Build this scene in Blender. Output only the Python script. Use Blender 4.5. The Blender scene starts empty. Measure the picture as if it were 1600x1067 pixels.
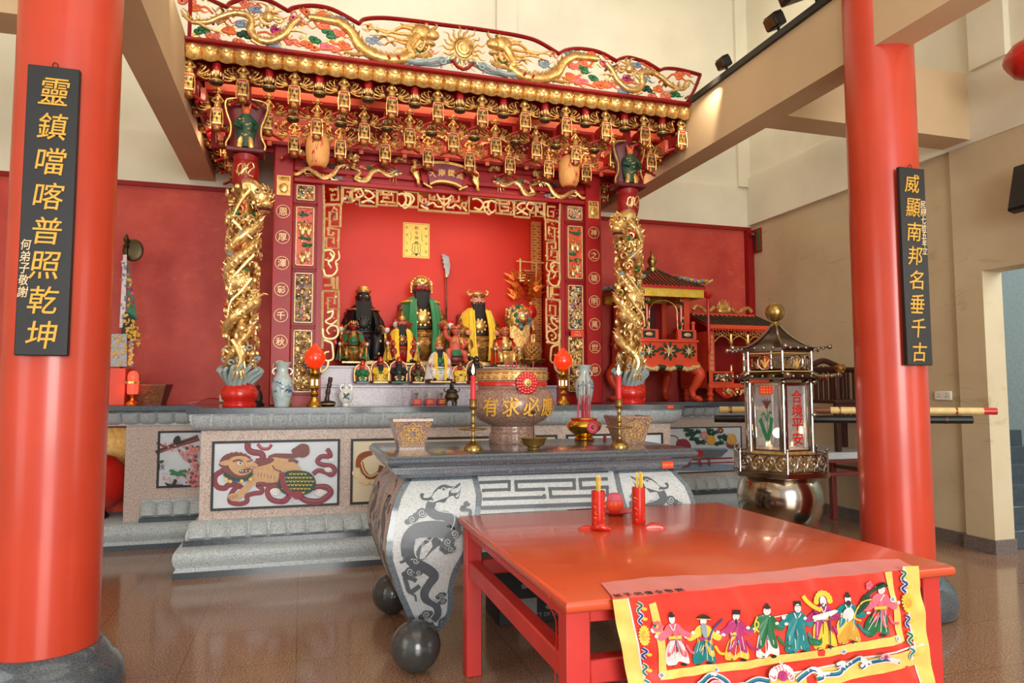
import bpy, math, random
from mathutils import Vector, Matrix, noise
R = math.radians
PI = math.pi
SC = bpy.context.scene
COL = SC.collection
# ------------------------------------------------------------------ camera
CH = 1.5
F, YAW, PIT, ROL = 1094.25, 0.291396, 0.07056, -0.001553
_f = Vector((math.sin(YAW) * math.cos(PIT), math.cos(YAW) * math.cos(PIT), math.sin(PIT)))
_r0 = Vector((math.cos(YAW), -math.sin(YAW), 0))
_u0 = _r0.cross(_f)
_r = math.cos(ROL) * _r0 + math.sin(ROL) * _u0
_u = -math.sin(ROL) * _r0 + math.cos(ROL) * _u0
cam = bpy.data.cameras.new('camera')
cam.sensor_width = 36.0
cam.lens = F * 36 / 1600
cam.clip_start = 0.05
camo = bpy.data.objects.new('camera', cam)
COL.objects.link(camo)
camo.matrix_world = Matrix(((_r.x, _u.x, -_f.x, 0), (_r.y, _u.y, -_f.y, 0), (_r.z, _u.z, -_f.z, CH), (0, 0, 0, 1)))
SC.camera = camo


def at(px, py, v, ax='y'):
    """the point of the plane ax = v that the photograph shows at this pixel"""
    d = _f * F + _r * (px - 800) + _u * (533.5 - py)
    i = 'xyz'.index(ax)
    t = (v - (CH if i == 2 else 0)) / d[i]
    return Vector((0, 0, CH)) + d * t


# ------------------------------------------------------------------ world, light, exposure
SC.view_settings.view_transform = 'Standard'
SC.view_settings.look = 'None'
SC.view_settings.gamma = 1
SC.view_settings.exposure = 0.0
wd = bpy.data.worlds.new('sky')
SC.world = wd
wd.use_nodes = True
_bg = wd.node_tree.nodes['Background']
_bg.inputs[0].default_value = (0.75, 0.87, 1.0, 1)
_bg.inputs[1].default_value = 0.9


def lamp(name, kind, loc, energy, color=(1, 1, 1), size=1.0, sizey=None, aim=None, spot=None, spread=None):
    l = bpy.data.lights.new(name, kind)
    l.energy = energy
    l.color = color
    if kind == 'AREA':
        l.shape = 'RECTANGLE'
        l.size = size
        l.size_y = sizey or size
        if spread: l.spread = R(spread)
    elif kind in ('POINT', 'SPOT'):
        l.shadow_soft_size = size
    if kind == 'SPOT' and spot:
        l.spot_size = R(spot)
        l.spot_blend = 0.6
    o = bpy.data.objects.new(name, l)
    COL.objects.link(o)
    o.location = loc
    if aim is not None:
        o.rotation_euler = (Vector(aim) - Vector(loc)).to_track_quat('-Z', 'Y').to_euler()
    return o


# daylight through the open front of the hall and the high windows
lamp('daylight_front', 'AREA', (1.2, -8.6, 3.0), 1150, (1.0, 0.97, 0.92), 5.0, 5.0, (1.4, 6, 1.6))
lamp('daylight_clerestory', 'AREA', (1.4, 1.5, 7.2), 120, (1.0, 0.96, 0.88), 7, 5, (1.4, 5.0, 2.0))
lamp('left_wall_fill', 'AREA', (-4.7, 1.5, 2.2), 80, (0.92, 0.97, 1.0), 3.0, 3.6, (2, 4.0, 1.0))  # added fill lamp in front of the closed left wall
lamp('daylight_right_doors', 'AREA', (5.95, 1.2, 1.9), 60, (0.92, 0.97, 1.0), 2.6, 3.0, (1, 3.5, 1.0))
# unseen area lamps high above the beams brighten the upper wall
lamp('upper_wall_fill_left', 'AREA', (-2.6, 6.6, 6.6), 20, (1.0, 0.93, 0.78), 2.2, 1.0, (-2.6, 8.5, 4.6))
lamp('upper_wall_fill_back', 'AREA', (1.4, 6.9, 6.9), 30, (1.0, 0.94, 0.80), 4.5, 0.8, (1.4, 8.5, 5.4))
lamp('upper_wall_fill_right', 'AREA', (4.9, 6.6, 6.6), 20, (1.0, 0.93, 0.78), 2.2, 1.0, (5.4, 8.4, 4.6))

# ------------------------------------------------------------------ materials
def lin(c):
    c = c / 255.0
    return c / 12.92 if c <= 0.04045 else ((c + 0.055) / 1.055) ** 2.4


def rgb(*c):
    return (lin(c[0]), lin(c[1]), lin(c[2]), 1)


class NT:
    def __init__(s, name):
        s.m = bpy.data.materials.new(name)
        s.m.use_nodes = True
        s.t = s.m.node_tree
        s.b = s.t.nodes['Principled BSDF']
        s._tc = None

    def n(s, kind, **k):
        nd = s.t.nodes.new('ShaderNode' + kind)
        for a, v in k.items():
            if a.startswith('i_'):
                key = a[2:]
                key = int(key) if key.isdigit() else key.replace('_', ' ')
                nd.inputs[key].default_value = v
            else:
                setattr(nd, a, v)
        return nd

    def l(s, a, b):
        s.t.links.new(a, b)

    def coord(s, scale=(1, 1, 1), obj=True):
        tc = s.n('TexCoord')
        mp = s.n('Mapping')
        mp.inputs['Scale'].default_value = scale
        s.l(tc.outputs['Object' if obj else 'Generated'], mp.inputs[0])
        return mp.outputs[0]

    def ramp(s, fac, stops):
        r = s.n('ValToRGB')
        e = r.color_ramp.elements
        while len(e) > 1: e.remove(e[-1])
        e[0].position, e[0].color = stops[0]
        for p, c in stops[1:]:
            x = e.new(p)
            x.color = c
        s.l(fac, r.inputs[0])
        return r.outputs[0]

    def noise(s, scale, detail=3, rough=.5, vec=None, dist=0):
        n = s.n('TexNoise')
        n.inputs['Scale'].default_value = scale
        n.inputs['Detail'].default_value = detail
        n.inputs['Roughness'].default_value = rough
        n.inputs['Distortion'].default_value = dist
        s.l(vec if vec is not None else s.coord(), n.inputs['Vector'])
        return n.outputs['Fac']

    def bump(s, h, strength=.3, dist=.01):
        b = s.n('Bump')
        b.inputs['Strength'].default_value = strength
        b.inputs['Distance'].default_value = dist
        s.l(h, b.inputs['Height'])
        s.l(b.outputs[0], s.b.inputs['Normal'])

    def set(s, color=None, rough=.5, metal=0, spec=.5, coat=0, trans=0, emit=None, es=0, sheen=0, ior=None):
        i = s.b.inputs
        if color is not None: i['Base Color'].default_value = color
        i['Roughness'].default_value = rough
        i['Metallic'].default_value = metal
        i['Specular IOR Level'].default_value = spec
        i['Coat Weight'].default_value = coat
        i['Coat Roughness'].default_value = .1
        i['Transmission Weight'].default_value = trans
        i['Sheen Weight'].default_value = sheen
        if ior: i['IOR'].default_value = ior
        if emit is not None:
            i['Emission Color'].default_value = emit
            i['Emission Strength'].default_value = es
        return s


def vary(name, c1, c2, scale=6, rough=.5, metal=0, bump=0, bs=40, coat=0, spec=.5, detail=4, lo=.35, hi=.65, emit=None, es=0, bd=.004, sheen=0):
    """a paint, stone or cloth whose colour wanders between two tones"""
    s = NT(name)
    s.set(c1, rough, metal, spec, coat, emit=emit, es=es, sheen=sheen)
    f = s.noise(scale, detail)
    s.l(s.ramp(f, [(lo, c1), (hi, c2)]), s.b.inputs['Base Color'])
    if bump: s.bump(s.noise(bs, 3), bump, bd)
    return s.m


def granite(name, base, fleck1, fleck2, rough=.35, scale=90, coat=0):
    s = NT(name)
    s.set(base, rough, 0, .5, coat)
    v = s.coord()
    n1 = s.noise(scale, 2, .6, v)
    n2 = s.noise(scale * 1.9, 2, .6, v)
    mixc = lambda a, b, k: tuple(a[i] * (1 - k) + b[i] * k for i in range(3)) + (1,)
    fleck1, fleck2 = mixc(base, fleck1, 1.25), mixc(base, fleck2, 1.2)
    n1 = s.noise(scale * 1.15, 2, .6, v)
    n2 = s.noise(scale * 2.1, 2, .6, v)
    a = s.ramp(n1, [(.36, fleck1), (.47, base), (.56, base), (.68, fleck2)])
    b = s.ramp(n2, [(.34, fleck1), (.5, base), (.70, fleck2)])
    mx = s.n('MixRGB')
    mx.inputs[0].default_value = .5
    s.l(a, mx.inputs[1]); s.l(b, mx.inputs[2])
    s.l(mx.outputs[0], s.b.inputs['Base Color'])
    return s.m


M = {}
def flat(key, c, rough=.5, metal=0, **k):
    c2 = tuple(min(1, x * .86) for x in c[:3]) + (1,)
    M[key] = vary(key, c, c2, k.pop('scale', 25), rough, metal, **k)


flat('red_column', rgb(202, 66, 42), .3, coat=.15, scale=2)
flat('red_lacquer', rgb(200, 30, 18), .3, coat=.3, scale=5)
flat('red_table', rgb(214, 84, 48), .27, coat=.35, scale=3)
flat('red_leg', rgb(210, 58, 52), .35, scale=4)
flat('red_dark', rgb(146, 18, 20), .4, scale=5, spec=.35)
flat('red_frame', rgb(164, 20, 22), .38, scale=5, spec=.35)
flat('red_alcove', rgb(210, 46, 22), .45, scale=1.5, spec=.3)
flat('maroon', rgb(96, 22, 30), .4)
flat('purple_board', rgb(130, 38, 62), .4)
flat('vermilion', rgb(234, 80, 46), .38, scale=6)
flat('coral', rgb(232, 118, 88), .4)
flat('orange', rgb(226, 110, 52), .5)
flat('pink', rgb(222, 100, 120), .45)
flat('magenta', rgb(176, 44, 110), .5)
flat('green', rgb(28, 108, 62), .45)
flat('green_dark', rgb(22, 66, 44), .5)
flat('green_silk', rgb(20, 122, 70), .35, scale=30, bump=.3, bs=60, sheen=.3)
flat('yellow_silk', rgb(244, 200, 40), .4, scale=20, bump=.3, bs=60, sheen=.2)
flat('yellow', rgb(236, 196, 60), .5)
flat('talisman', rgb(250, 226, 110), .6)
flat('cool_plaster', rgb(206, 220, 222), .7)
flat('blue_grey', rgb(132, 150, 168), .5)
flat('teal', rgb(24, 128, 130), .45)
flat('blue', rgb(36, 70, 140), .45)
flat('white', rgb(232, 228, 222), .5)
flat('black_silk', rgb(22, 18, 18), .5, scale=30, bump=.3, bs=60)
flat('black', rgb(20, 19, 20), .5)
flat('black_board', rgb(30, 31, 32), .42, scale=12)
flat('black_metal', rgb(18, 17, 16), .45)
flat('hair', rgb(24, 18, 16), .7, bump=.6, bs=120)
flat('face_red', rgb(150, 32, 30), .4)
flat('face_dark', rgb(40, 26, 24), .35)
flat('face_pink', rgb(226, 150, 122), .45)
flat('skin_coral', rgb(206, 92, 70), .45)
flat('dark_wood', rgb(62, 30, 24), .35, scale=14)
flat('brown_wood', rgb(120, 66, 40), .45, scale=14)
flat('red_wood', rgb(120, 50, 44), .4, scale=14)
flat('cardboard_black', rgb(38, 38, 42), .6)
flat('paper_grey', rgb(150, 150, 150), .7)
flat('grey_wave', rgb(150, 168, 166), .5, bump=.3, bs=30)
flat('cream_plaster', rgb(232, 226, 204), .75, scale=1.2, bump=.05, bs=60)
flat('beam_plaster', rgb(212, 184, 144), .7, scale=1.0)
flat('bamboo', rgb(226, 196, 128), .45, scale=20)
flat('incense', rgb(206, 60, 84), .6)
flat('stick_yellow', rgb(240, 200, 70), .5)
flat('porcelain', rgb(186, 204, 202), .15, coat=.6)
flat('porcelain_white', rgb(226, 226, 216), .2, coat=.4)
flat('candle_red', rgb(206, 40, 48), .4)
flat('ball_stone', rgb(62, 64, 64), .2, coat=.3)
flat('bronze', rgb(92, 78, 52), .4, .8)
flat('rust', rgb(150, 78, 40), .7)
flat('satin_red', rgb(224, 52, 34), .34, scale=8, sheen=.4)
flat('satin_yellow', rgb(240, 204, 104), .38, scale=20, sheen=.3)
flat('satin_pink', rgb(236, 90, 70), .36, scale=8, sheen=.3)
flat('thread_white', rgb(232, 222, 220), .5)
flat('char_gold', rgb(222, 168, 62), .45, .25, scale=40)
flat('char_pale', rgb(232, 206, 160), .5)
flat('lion_tan', rgb(200, 158, 114), .5, scale=30)
flat('lion_brown', rgb(122, 66, 60), .5, scale=40)
flat('ribbon_red', rgb(138, 40, 58), .5, scale=30)
flat('panel_white', rgb(206, 212, 218), .35, scale=3)
flat('panel_beige', rgb(214, 200, 168), .35, scale=3)
flat('ink', rgb(34, 30, 30), .6)
flat('blossom', rgb(200, 140, 140), .5)
flat('dark_inlay', rgb(84, 90, 96), .4, scale=50)
flat('socket_white', rgb(232, 228, 214), .4)
flat('label_red', rgb(236, 60, 24), .6)
flat('tile_green', rgb(50, 62, 46), .4)
flat('gold_cloth', rgb(222, 160, 90), .6, emit=rgb(226, 150, 70), es=.12)
flat('brass_old', rgb(170, 140, 80), .32, .9)
flat('brass', rgb(226, 176, 72), .22, 1.0)


def gold_mat(key, c1, c2, rough=.3, bump=.6, bs=60, bd=.006, metal=.7):
    M[key] = vary(key, c1, c2, 30, rough, metal, bump, bs, bd=bd)


gold_mat('gold', rgb(238, 200, 128), rgb(200, 148, 74), .32, .5)
gold_mat('gold_bright', rgb(246, 216, 150), rgb(212, 162, 88), .28, .6, 45)
gold_mat('gold_pale', rgb(232, 202, 148), rgb(212, 176, 112), .36, .2, 60, metal=.2)
gold_mat('gold_dark', rgb(190, 140, 66), rgb(104, 62, 28), .36, .5, 70)
gold_mat('gold_paint', rgb(232, 188, 110), rgb(214, 160, 80), .4, .1, 60, metal=.4)
gold_mat('copper_foil', rgb(240, 150, 60), rgb(204, 92, 34), .3, .6, 40)
M['steel'] = vary('steel', rgb(190, 176, 158), rgb(150, 136, 118), 3, .16, 1.0)
M['steel_dark'] = vary('steel_dark', rgb(118, 104, 92), rgb(84, 70, 62), 8, .24, 1.0)
M['chrome'] = vary('chrome', rgb(184, 176, 168), rgb(158, 150, 142), 4, .17, 1.0)

M['granite_grey'] = granite('granite_grey', rgb(172, 181, 184), rgb(132, 142, 146), rgb(202, 206, 206), .45, 70)
M['granite_pale'] = granite('granite_pale', rgb(184, 188, 188), rgb(150, 156, 158), rgb(206, 208, 206), .4, 110)
M['granite_pink'] = granite('granite_pink', rgb(188, 168, 156), rgb(146, 124, 112), rgb(214, 198, 186), .4, 60)
M['granite_red'] = granite('granite_red', rgb(146, 110, 94), rgb(82, 62, 54), rgb(190, 158, 138), .22, 80, .3)
M['granite_black'] = granite('granite_black', rgb(98, 108, 116), rgb(64, 74, 82), rgb(132, 140, 146), .22, 120, .4)
M['granite_dark'] = granite('granite_dark', rgb(70, 78, 85), rgb(46, 52, 58), rgb(108, 116, 122), .18, 120, .4)
M['granite_lilac'] = granite('granite_lilac', rgb(162, 152, 160), rgb(118, 104, 116), rgb(192, 182, 188), .3, 70, .2)
M['skirting'] = granite('skirting', rgb(112, 98, 92), rgb(84, 72, 68), rgb(144, 130, 122), .3, 60, .2)

s = NT('back_wall_red')
s.set(rgb(176, 44, 40), .5, 0, .4)
v = s.coord((1, 1, 1))
a = s.ramp(s.noise(2.2, 5, .6, v), [(.3, rgb(180, 56, 50)), (.7, rgb(210, 84, 68))])
v2 = s.coord((.9, 1, 1.6))
vein = s.ramp(s.noise(7, 8, .72, v2, .6), [(.55, (0, 0, 0, 1)), (.68, (1, 1, 1, 1))])
patch = s.ramp(s.noise(1.1, 3, .5, v), [(.42, (0, 0, 0, 1)), (.62, (1, 1, 1, 1))])
mm = s.n('Math', operation='MULTIPLY'); s.l(vein, mm.inputs[0]); s.l(patch, mm.inputs[1])
mm2 = s.n('Math', operation='MULTIPLY', i_1=.6); s.l(mm.outputs[0], mm2.inputs[0])
mx = s.n('MixRGB'); s.l(mm2.outputs[0], mx.inputs[0]); s.l(a, mx.inputs[1]); mx.inputs[2].default_value = rgb(214, 120, 76)
s.l(mx.outputs[0], s.b.inputs['Base Color'])
M['wall_red'] = s.m

s = NT('stained_plaster')
s.set(rgb(206, 186, 150), .7, 0, .3)
v = s.coord()
a = s.ramp(s.noise(.8, 4, .6, v), [(.35, rgb(206, 188, 154)), (.7, rgb(190, 168, 132))])
st = s.ramp(s.noise(2.2, 8, .7, s.coord((1, .6, 2.2)), 1.2), [(.58, (0, 0, 0, 1)), (.72, (.55, .55, .55, 1))])
mx = s.n('MixRGB'); s.l(st, mx.inputs[0]); s.l(a, mx.inputs[1]); mx.inputs[2].default_value = rgb(150, 124, 90)
s.l(mx.outputs[0], s.b.inputs['Base Color'])
M['stained'] = s.m

s = NT('polished_floor_granite')
s.set(rgb(120, 92, 74), .13, 0, .5, .0)
v = s.coord()
spk = s.ramp(s.noise(110, 3, .65, v), [(.36, rgb(86, 64, 50)), (.5, rgb(148, 110, 84)), (.66, rgb(196, 160, 130))])
br = s.n('TexBrick', offset=0.0, squash=1.0)
br.inputs['Scale'].default_value = 1.0
br.inputs['Brick Width'].default_value = .6
br.inputs['Row Height'].default_value = .6
br.inputs['Mortar Size'].default_value = .0035
br.inputs['Color1'].default_value = (1, 1, 1, 1)
br.inputs['Color2'].default_value = (.88, .86, .86, 1)
br.inputs['Mortar'].default_value = (.62, .56, .52, 1)
s.l(v, br.inputs['Vector'])
mx = s.n('MixRGB', blend_type='MULTIPLY'); mx.inputs[0].default_value = 1
s.l(spk, mx.inputs[1]); s.l(br.outputs[0], mx.inputs[2])
s.l(mx.outputs[0], s.b.inputs['Base Color'])
M['floor'] = s.m

s = NT('clear_glass'); s.set((.55, .53, .52, 1), .25, 0, .5, trans=.55, ior=1.05); s.b.inputs['Alpha'].default_value = .4
M['glass'] = s.m
s = NT('red_bulb_glass'); s.set(rgb(236, 44, 16), .2, 0, .5, coat=.5, emit=rgb(255, 66, 16), es=.5)
M['bulb'] = s.m
s = NT('flame'); s.set(rgb(255, 210, 110), .5, emit=(1, .62, .22, 1), es=12)
M['flame'] = s.m
s = NT('soft_glow'); s.set(rgb(255, 214, 170), .5, emit=(1, .7, .4, 1), es=3)
M['glow'] = s.m
s = NT('red_lamp_glow'); s.set(rgb(230, 30, 20), .3, emit=(1, .08, .04, 1), es=1.6)
M['red_glow'] = s.m
# ------------------------------------------------------------------ mesh builder
def catmull(pts, n=6, closed=False):
    P = [Vector(p) for p in pts]
    if len(P) < 3: return P
    out = []
    N = len(P)
    rng = range(N if closed else N - 1)
    for i in rng:
        if closed:
            a, b, c, d = P[i - 1], P[i], P[(i + 1) % N], P[(i + 2) % N]
        else:
            b, c = P[i], P[i + 1]
            a = P[i - 1] if i else b * 2 - c
            d = P[i + 2] if i + 2 < N else c * 2 - b
        for k in range(n):
            t = k / n
            out.append(.5 * ((2 * b) + (c - a) * t + (2 * a - 5 * b + 4 * c - d) * t * t + (3 * b - a - 3 * c + d) * t ** 3))
    if not closed: out.append(P[-1])
    return out


class MB:
    def __init__(s):
        s.v, s.f, s.mi, s.mats, s.cur = [], [], [], [], 0

    def mat(s, key):
        if key not in s.mats: s.mats.append(key)
        s.cur = s.mats.index(key)
        return s

    def add(s, vs, fs):
        b = len(s.v)
        s.v += [tuple(v) for v in vs]
        for f in fs:
            s.f.append([b + i for i in f])
            s.mi.append(s.cur)
        return s

    def box(s, x0, x1, y0, y1, z0, z1, c=0):
        if x0 > x1: x0, x1 = x1, x0
        if y0 > y1: y0, y1 = y1, y0
        if z0 > z1: z0, z1 = z1, z0
        return s.obox(((x0 + x1) / 2, (y0 + y1) / 2, (z0 + z1) / 2), (x1 - x0, y1 - y0, z1 - z0), None, c)

    def obox(s, ctr, size, rot=None, c=0):
        hx, hy, hz = size[0] / 2, size[1] / 2, size[2] / 2
        ctr = Vector(ctr)
        c = min(c, hx * .9, hy * .9, hz * .9)
        if c <= 0:
            vs = [Vector((x * hx, y * hy, z * hz)) for x in (-1, 1) for y in (-1, 1) for z in (-1, 1)]
            fs = [(0, 1, 3, 2), (4, 6, 7, 5), (0, 4, 5, 1), (2, 3, 7, 6), (0, 2, 6, 4), (1, 5, 7, 3)]
        else:
            vs, idx = [], {}
            for x in (-1, 1):
                for y in (-1, 1):
                    for z in (-1, 1):
                        for k in range(3):
                            p = [x * hx, y * hy, z * hz]
                            for j, sg in enumerate((x, y, z)):
                                if j != k: p[j] -= sg * c
                            idx[x, y, z, k] = len(vs)
                            vs.append(Vector(p))
            fs = []
            for k in range(3):
                a, b = [(1, 2), (2, 0), (0, 1)][k]
                for sg in (-1, 1):
                    q = []
                    for (p1, p2) in ((-1, -1), (1, -1), (1, 1), (-1, 1)):
                        t = [0, 0, 0]; t[k] = sg; t[a] = p1; t[b] = p2
                        q.append(idx[t[0], t[1], t[2], k])
                    fs.append(q if sg > 0 else q[::-1])
                for p1 in (-1, 1):
                    for p2 in (-1, 1):
                        q = []
                        for sg, kk in ((-1, a), (1, a), (1, b), (-1, b)):
                            t = [0, 0, 0]; t[k] = sg; t[a] = p1; t[b] = p2
                            q.append(idx[t[0], t[1], t[2], kk])
                        fs.append(q if p1 * p2 < 0 else q[::-1])
            for x in (-1, 1):
                for y in (-1, 1):
                    for z in (-1, 1):
                        q = [idx[x, y, z, k] for k in range(3)]
                        fs.append(q if x * y * z > 0 else q[::-1])
        m = rot if rot is not None else Matrix.Identity(3)
        return s.add([ctr + m @ v for v in vs], fs)

    def tube(s, pts, r, n=8, caps=True, closed=False, sm=0, flat=1.0, nrm=None):
        """a round bar along pts; r a number, a list or a function of 0..1; flat squashes it along nrm"""
        P = catmull(pts, sm, closed) if sm else [Vector(p) for p in pts]
        N = len(P)
        T = []
        for i in range(N):
            a = P[i - 1] if (i or closed) else P[i]
            b = P[(i + 1) % N] if (i < N - 1 or closed) else P[i]
            d = b - a
            T.append(d.normalized() if d.length > 1e-9 else Vector((0, 0, 1)))
        ref = Vector(nrm) if nrm is not None else (Vector((0, 0, 1)) if abs(T[0].z) < .9 else Vector((1, 0, 0)))
        vs, fs = [], []
        u = None
        for i in range(N):
            t = T[i]
            if nrm is not None:
                u = ref - t * ref.dot(t)
            elif u is None:
                u = ref - t * ref.dot(t)
            else:
                u = u - t * u.dot(t)
            if u.length < 1e-6: u = t.orthogonal()
            u = u.normalized()
            w = t.cross(u)
            k = i / max(1, N - 1)
            rr = r(k) if callable(r) else (r[min(len(r) - 1, int(k * (len(r) - 1) + .5))] if isinstance(r, (list, tuple)) else r)
            for j in range(n):
                a = 2 * PI * j / n
                vs.append(P[i] + u * (math.cos(a) * rr * flat) + w * (math.sin(a) * rr))
        for i in range(N if closed else N - 1):
            for j in range(n):
                a, b = i * n + j, i * n + (j + 1) % n
                c, d = ((i + 1) % N) * n + (j + 1) % n, ((i + 1) % N) * n + j
                fs.append((a, b, c, d))
        if caps and not closed:
            fs.append(list(range(n))[::-1])
            fs.append([(N - 1) * n + j for j in range(n)])
        return s.add(vs, fs)

    def lathe(s, prof, ctr=(0, 0, 0), n=24, sx=1, sy=1, lobes=0, amp=0, a0=0):
        ctr = Vector(ctr)
        vs, fs = [], []
        for r, z in prof:
            for j in range(n):
                a = a0 + 2 * PI * j / n
                rr = r * (1 + amp * math.cos(lobes * a)) if lobes else r
                vs.append(ctr + Vector((math.cos(a) * rr * sx, math.sin(a) * rr * sy, z)))
        for i in range(len(prof) - 1):
            for j in range(n):
                a, b = i * n + j, i * n + (j + 1) % n
                fs.append((a, b, b + n, a + n))
        if prof[0][0] > 1e-4: fs.append(list(range(n))[::-1])
        if prof[-1][0] > 1e-4: fs.append([(len(prof) - 1) * n + j for j in range(n)])
        return s.add(vs, fs)

    def ball(s, ctr, r, n=10, rot=None, rings=None):
        ctr = Vector(ctr)
        rx, ry, rz = (r, r, r) if not isinstance(r, (tuple, list)) else r
        m = rings or max(4, n // 2 + 1)
        vs, fs = [Vector((0, 0, -rz))], []
        for i in range(1, m):
            t = -PI / 2 + PI * i / m
            for j in range(n):
                a = 2 * PI * j / n
                vs.append(Vector((math.cos(t) * math.cos(a) * rx, math.cos(t) * math.sin(a) * ry, math.sin(t) * rz)))
        vs.append(Vector((0, 0, rz)))
        for j in range(n): fs.append((0, 1 + (j + 1) % n, 1 + j))
        for i in range(m - 2):
            for j in range(n):
                a, b = 1 + i * n + j, 1 + i * n + (j + 1) % n
                fs.append((a, b, b + n, a + n))
        o = 1 + (m - 2) * n
        for j in range(n): fs.append((o + j, o + (j + 1) % n, len(vs) - 1))
        if rot is not None: vs = [rot @ v for v in vs]
        return s.add([ctr + v for v in vs], fs)

    def loft(s, rings, cap0=True, cap1=True, closed=True):
        n = len(rings[0])
        vs = [p for r in rings for p in r]
        fs = []
        for i in range(len(rings) - 1):
            for j in range(n if closed else n - 1):
                a, b = i * n + j, i * n + (j + 1) % n
                fs.append((a, b, b + n, a + n))
        if cap0 and closed: fs.append(list(range(n))[::-1])
        if cap1 and closed: fs.append([(len(rings) - 1) * n + j for j in range(n)])
        return s.add(vs, fs)

    def poly(s, pts, d=None):
        """a flat polygon; d (a vector) gives it thickness"""
        pts = [Vector(p) for p in pts]
        n = len(pts)
        if d is None: return s.add(pts, [list(range(n))])
        d = Vector(d)
        fs = [list(range(n)), [n + i for i in range(n)][::-1]]
        for i in range(n): fs.append((i, n + i, n + (i + 1) % n, (i + 1) % n))
        return s.add(pts + [p + d for p in pts], fs)

    def grid(s, nu, nv, fn, thick=None):
        vs = [Vector(fn(i / nu, j / nv)) for i in range(nu + 1) for j in range(nv + 1)]
        w = nv + 1
        fs = [(i * w + j, (i + 1) * w + j, (i + 1) * w + j + 1, i * w + j + 1) for i in range(nu) for j in range(nv)]
        if thick is None: return s.add(vs, fs)
        t = Vector(thick)
        N = len(vs)
        fs2 = [tuple(N + k for k in f[::-1]) for f in fs]
        per = [i * w for i in range(nu)] + [nu * w + j for j in range(nv)] + [i * w + nv for i in range(nu, 0, -1)] + [j for j in range(nv, 0, -1)]
        side = [(per[k], N + per[k], N + per[(k + 1) % len(per)], per[(k + 1) % len(per)]) for k in range(len(per))]
        return s.add(vs + [v + t for v in vs], fs + fs2 + side)

    def text(s, body, origin, ux, uy, size, depth=.004, bold=0.0, fitw=None, slant=0):
        """raised lettering: origin is the centre of the word, ux along it, uy up"""
        vs, fs = glyphs(body, bold)
        xs = [v[0] for v in vs]; ys = [v[1] for v in vs]
        cx, cy = (min(xs) + max(xs)) / 2, (min(ys) + max(ys)) / 2
        hh = max(ys) - min(ys); ww = max(xs) - min(xs)
        k = size / hh
        kx = (fitw / ww) if fitw else k
        ux, uy = Vector(ux), Vector(uy)
        nz = ux.cross(uy).normalized()
        o = Vector(origin)
        return s.add([o + ux * ((x - cx) * kx + slant * (y - cy) * k) + uy * ((y - cy) * k) + nz * (z * depth) for x, y, z in vs], fs)

    def xform(s, fn):
        s.v = [tuple(fn(Vector(v))) for v in s.v]
        return s

    def build(s, name, mat=None, parent=None, smooth=40, flip=False):
        me = bpy.data.meshes.new(name)
        off = Vector((0, 0, 0))
        p = parent
        while p is not None:
            off += p.location
            p = p.parent
        vs = [(v[0] - off.x, v[1] - off.y, v[2] - off.z) for v in s.v]
        me.from_pydata(vs, [], s.f)
        keys = s.mats if s.mats else [mat]
        for k in keys: me.materials.append(M[k])
        if s.mats: me.polygons.foreach_set('material_index', s.mi)
        if smooth:
            me.polygons.foreach_set('use_smooth', [True] * len(me.polygons))
            me.set_sharp_from_angle(angle=R(smooth))
        me.update()
        o = bpy.data.objects.new(name, me)
        COL.objects.link(o)
        if parent is not None: o.parent = parent
        return o


_gl = {}
def glyphs(body, bold):
    k = (body, bold)
    if k not in _gl:
        c = bpy.data.curves.new('t', 'FONT')
        c.body = body
        c.extrude = .5
        c.offset = bold
        c.resolution_u = 3
        o = bpy.data.objects.new('t', c)
        COL.objects.link(o)
        dg = bpy.context.evaluated_depsgraph_get()
        me = bpy.data.meshes.new_from_object(o.evaluated_get(dg), depsgraph=dg)
        _gl[k] = ([(v.co.x, v.co.y, v.co.z + .5) for v in me.vertices], [list(p.vertices) for p in me.polygons])
        bpy.data.objects.remove(o)
        bpy.data.meshes.remove(me)
        bpy.data.curves.remove(c)
    return _gl[k]


def tag(o, label=None, cat=None, group=None, kind=None):
    if label: o['label'] = label
    if cat: o['category'] = cat
    if group: o['group'] = group
    if kind: o['kind'] = kind
    return o


def thing(name, label, cat, loc=(0, 0, 0), group=None):
    o = bpy.data.objects.new(name, None)
    o.empty_display_size = .05
    COL.objects.link(o)
    o.location = loc
    return tag(o, label, cat, group)


def struct(name, mb, mat=None, smooth=40):
    return tag(mb.build(name, mat, None, smooth), kind='structure')


KIDS = {}
def dup(root, loc=None, rotz=None, label=None, scale=None):
    r = root.copy()
    COL.objects.link(r)
    if loc is not None: r.location = loc
    if rotz is not None: r.rotation_euler = (0, 0, rotz)
    if scale is not None: r.scale = (scale, scale, scale) if not isinstance(scale, tuple) else scale
    if label: r['label'] = label
    kids = [o for o in root.children]
    for ch in kids:
        c = ch.copy(); COL.objects.link(c); c.parent = r
        for g in ch.children:
            d = g.copy(); COL.objects.link(d); d.parent = c
    return r


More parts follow.
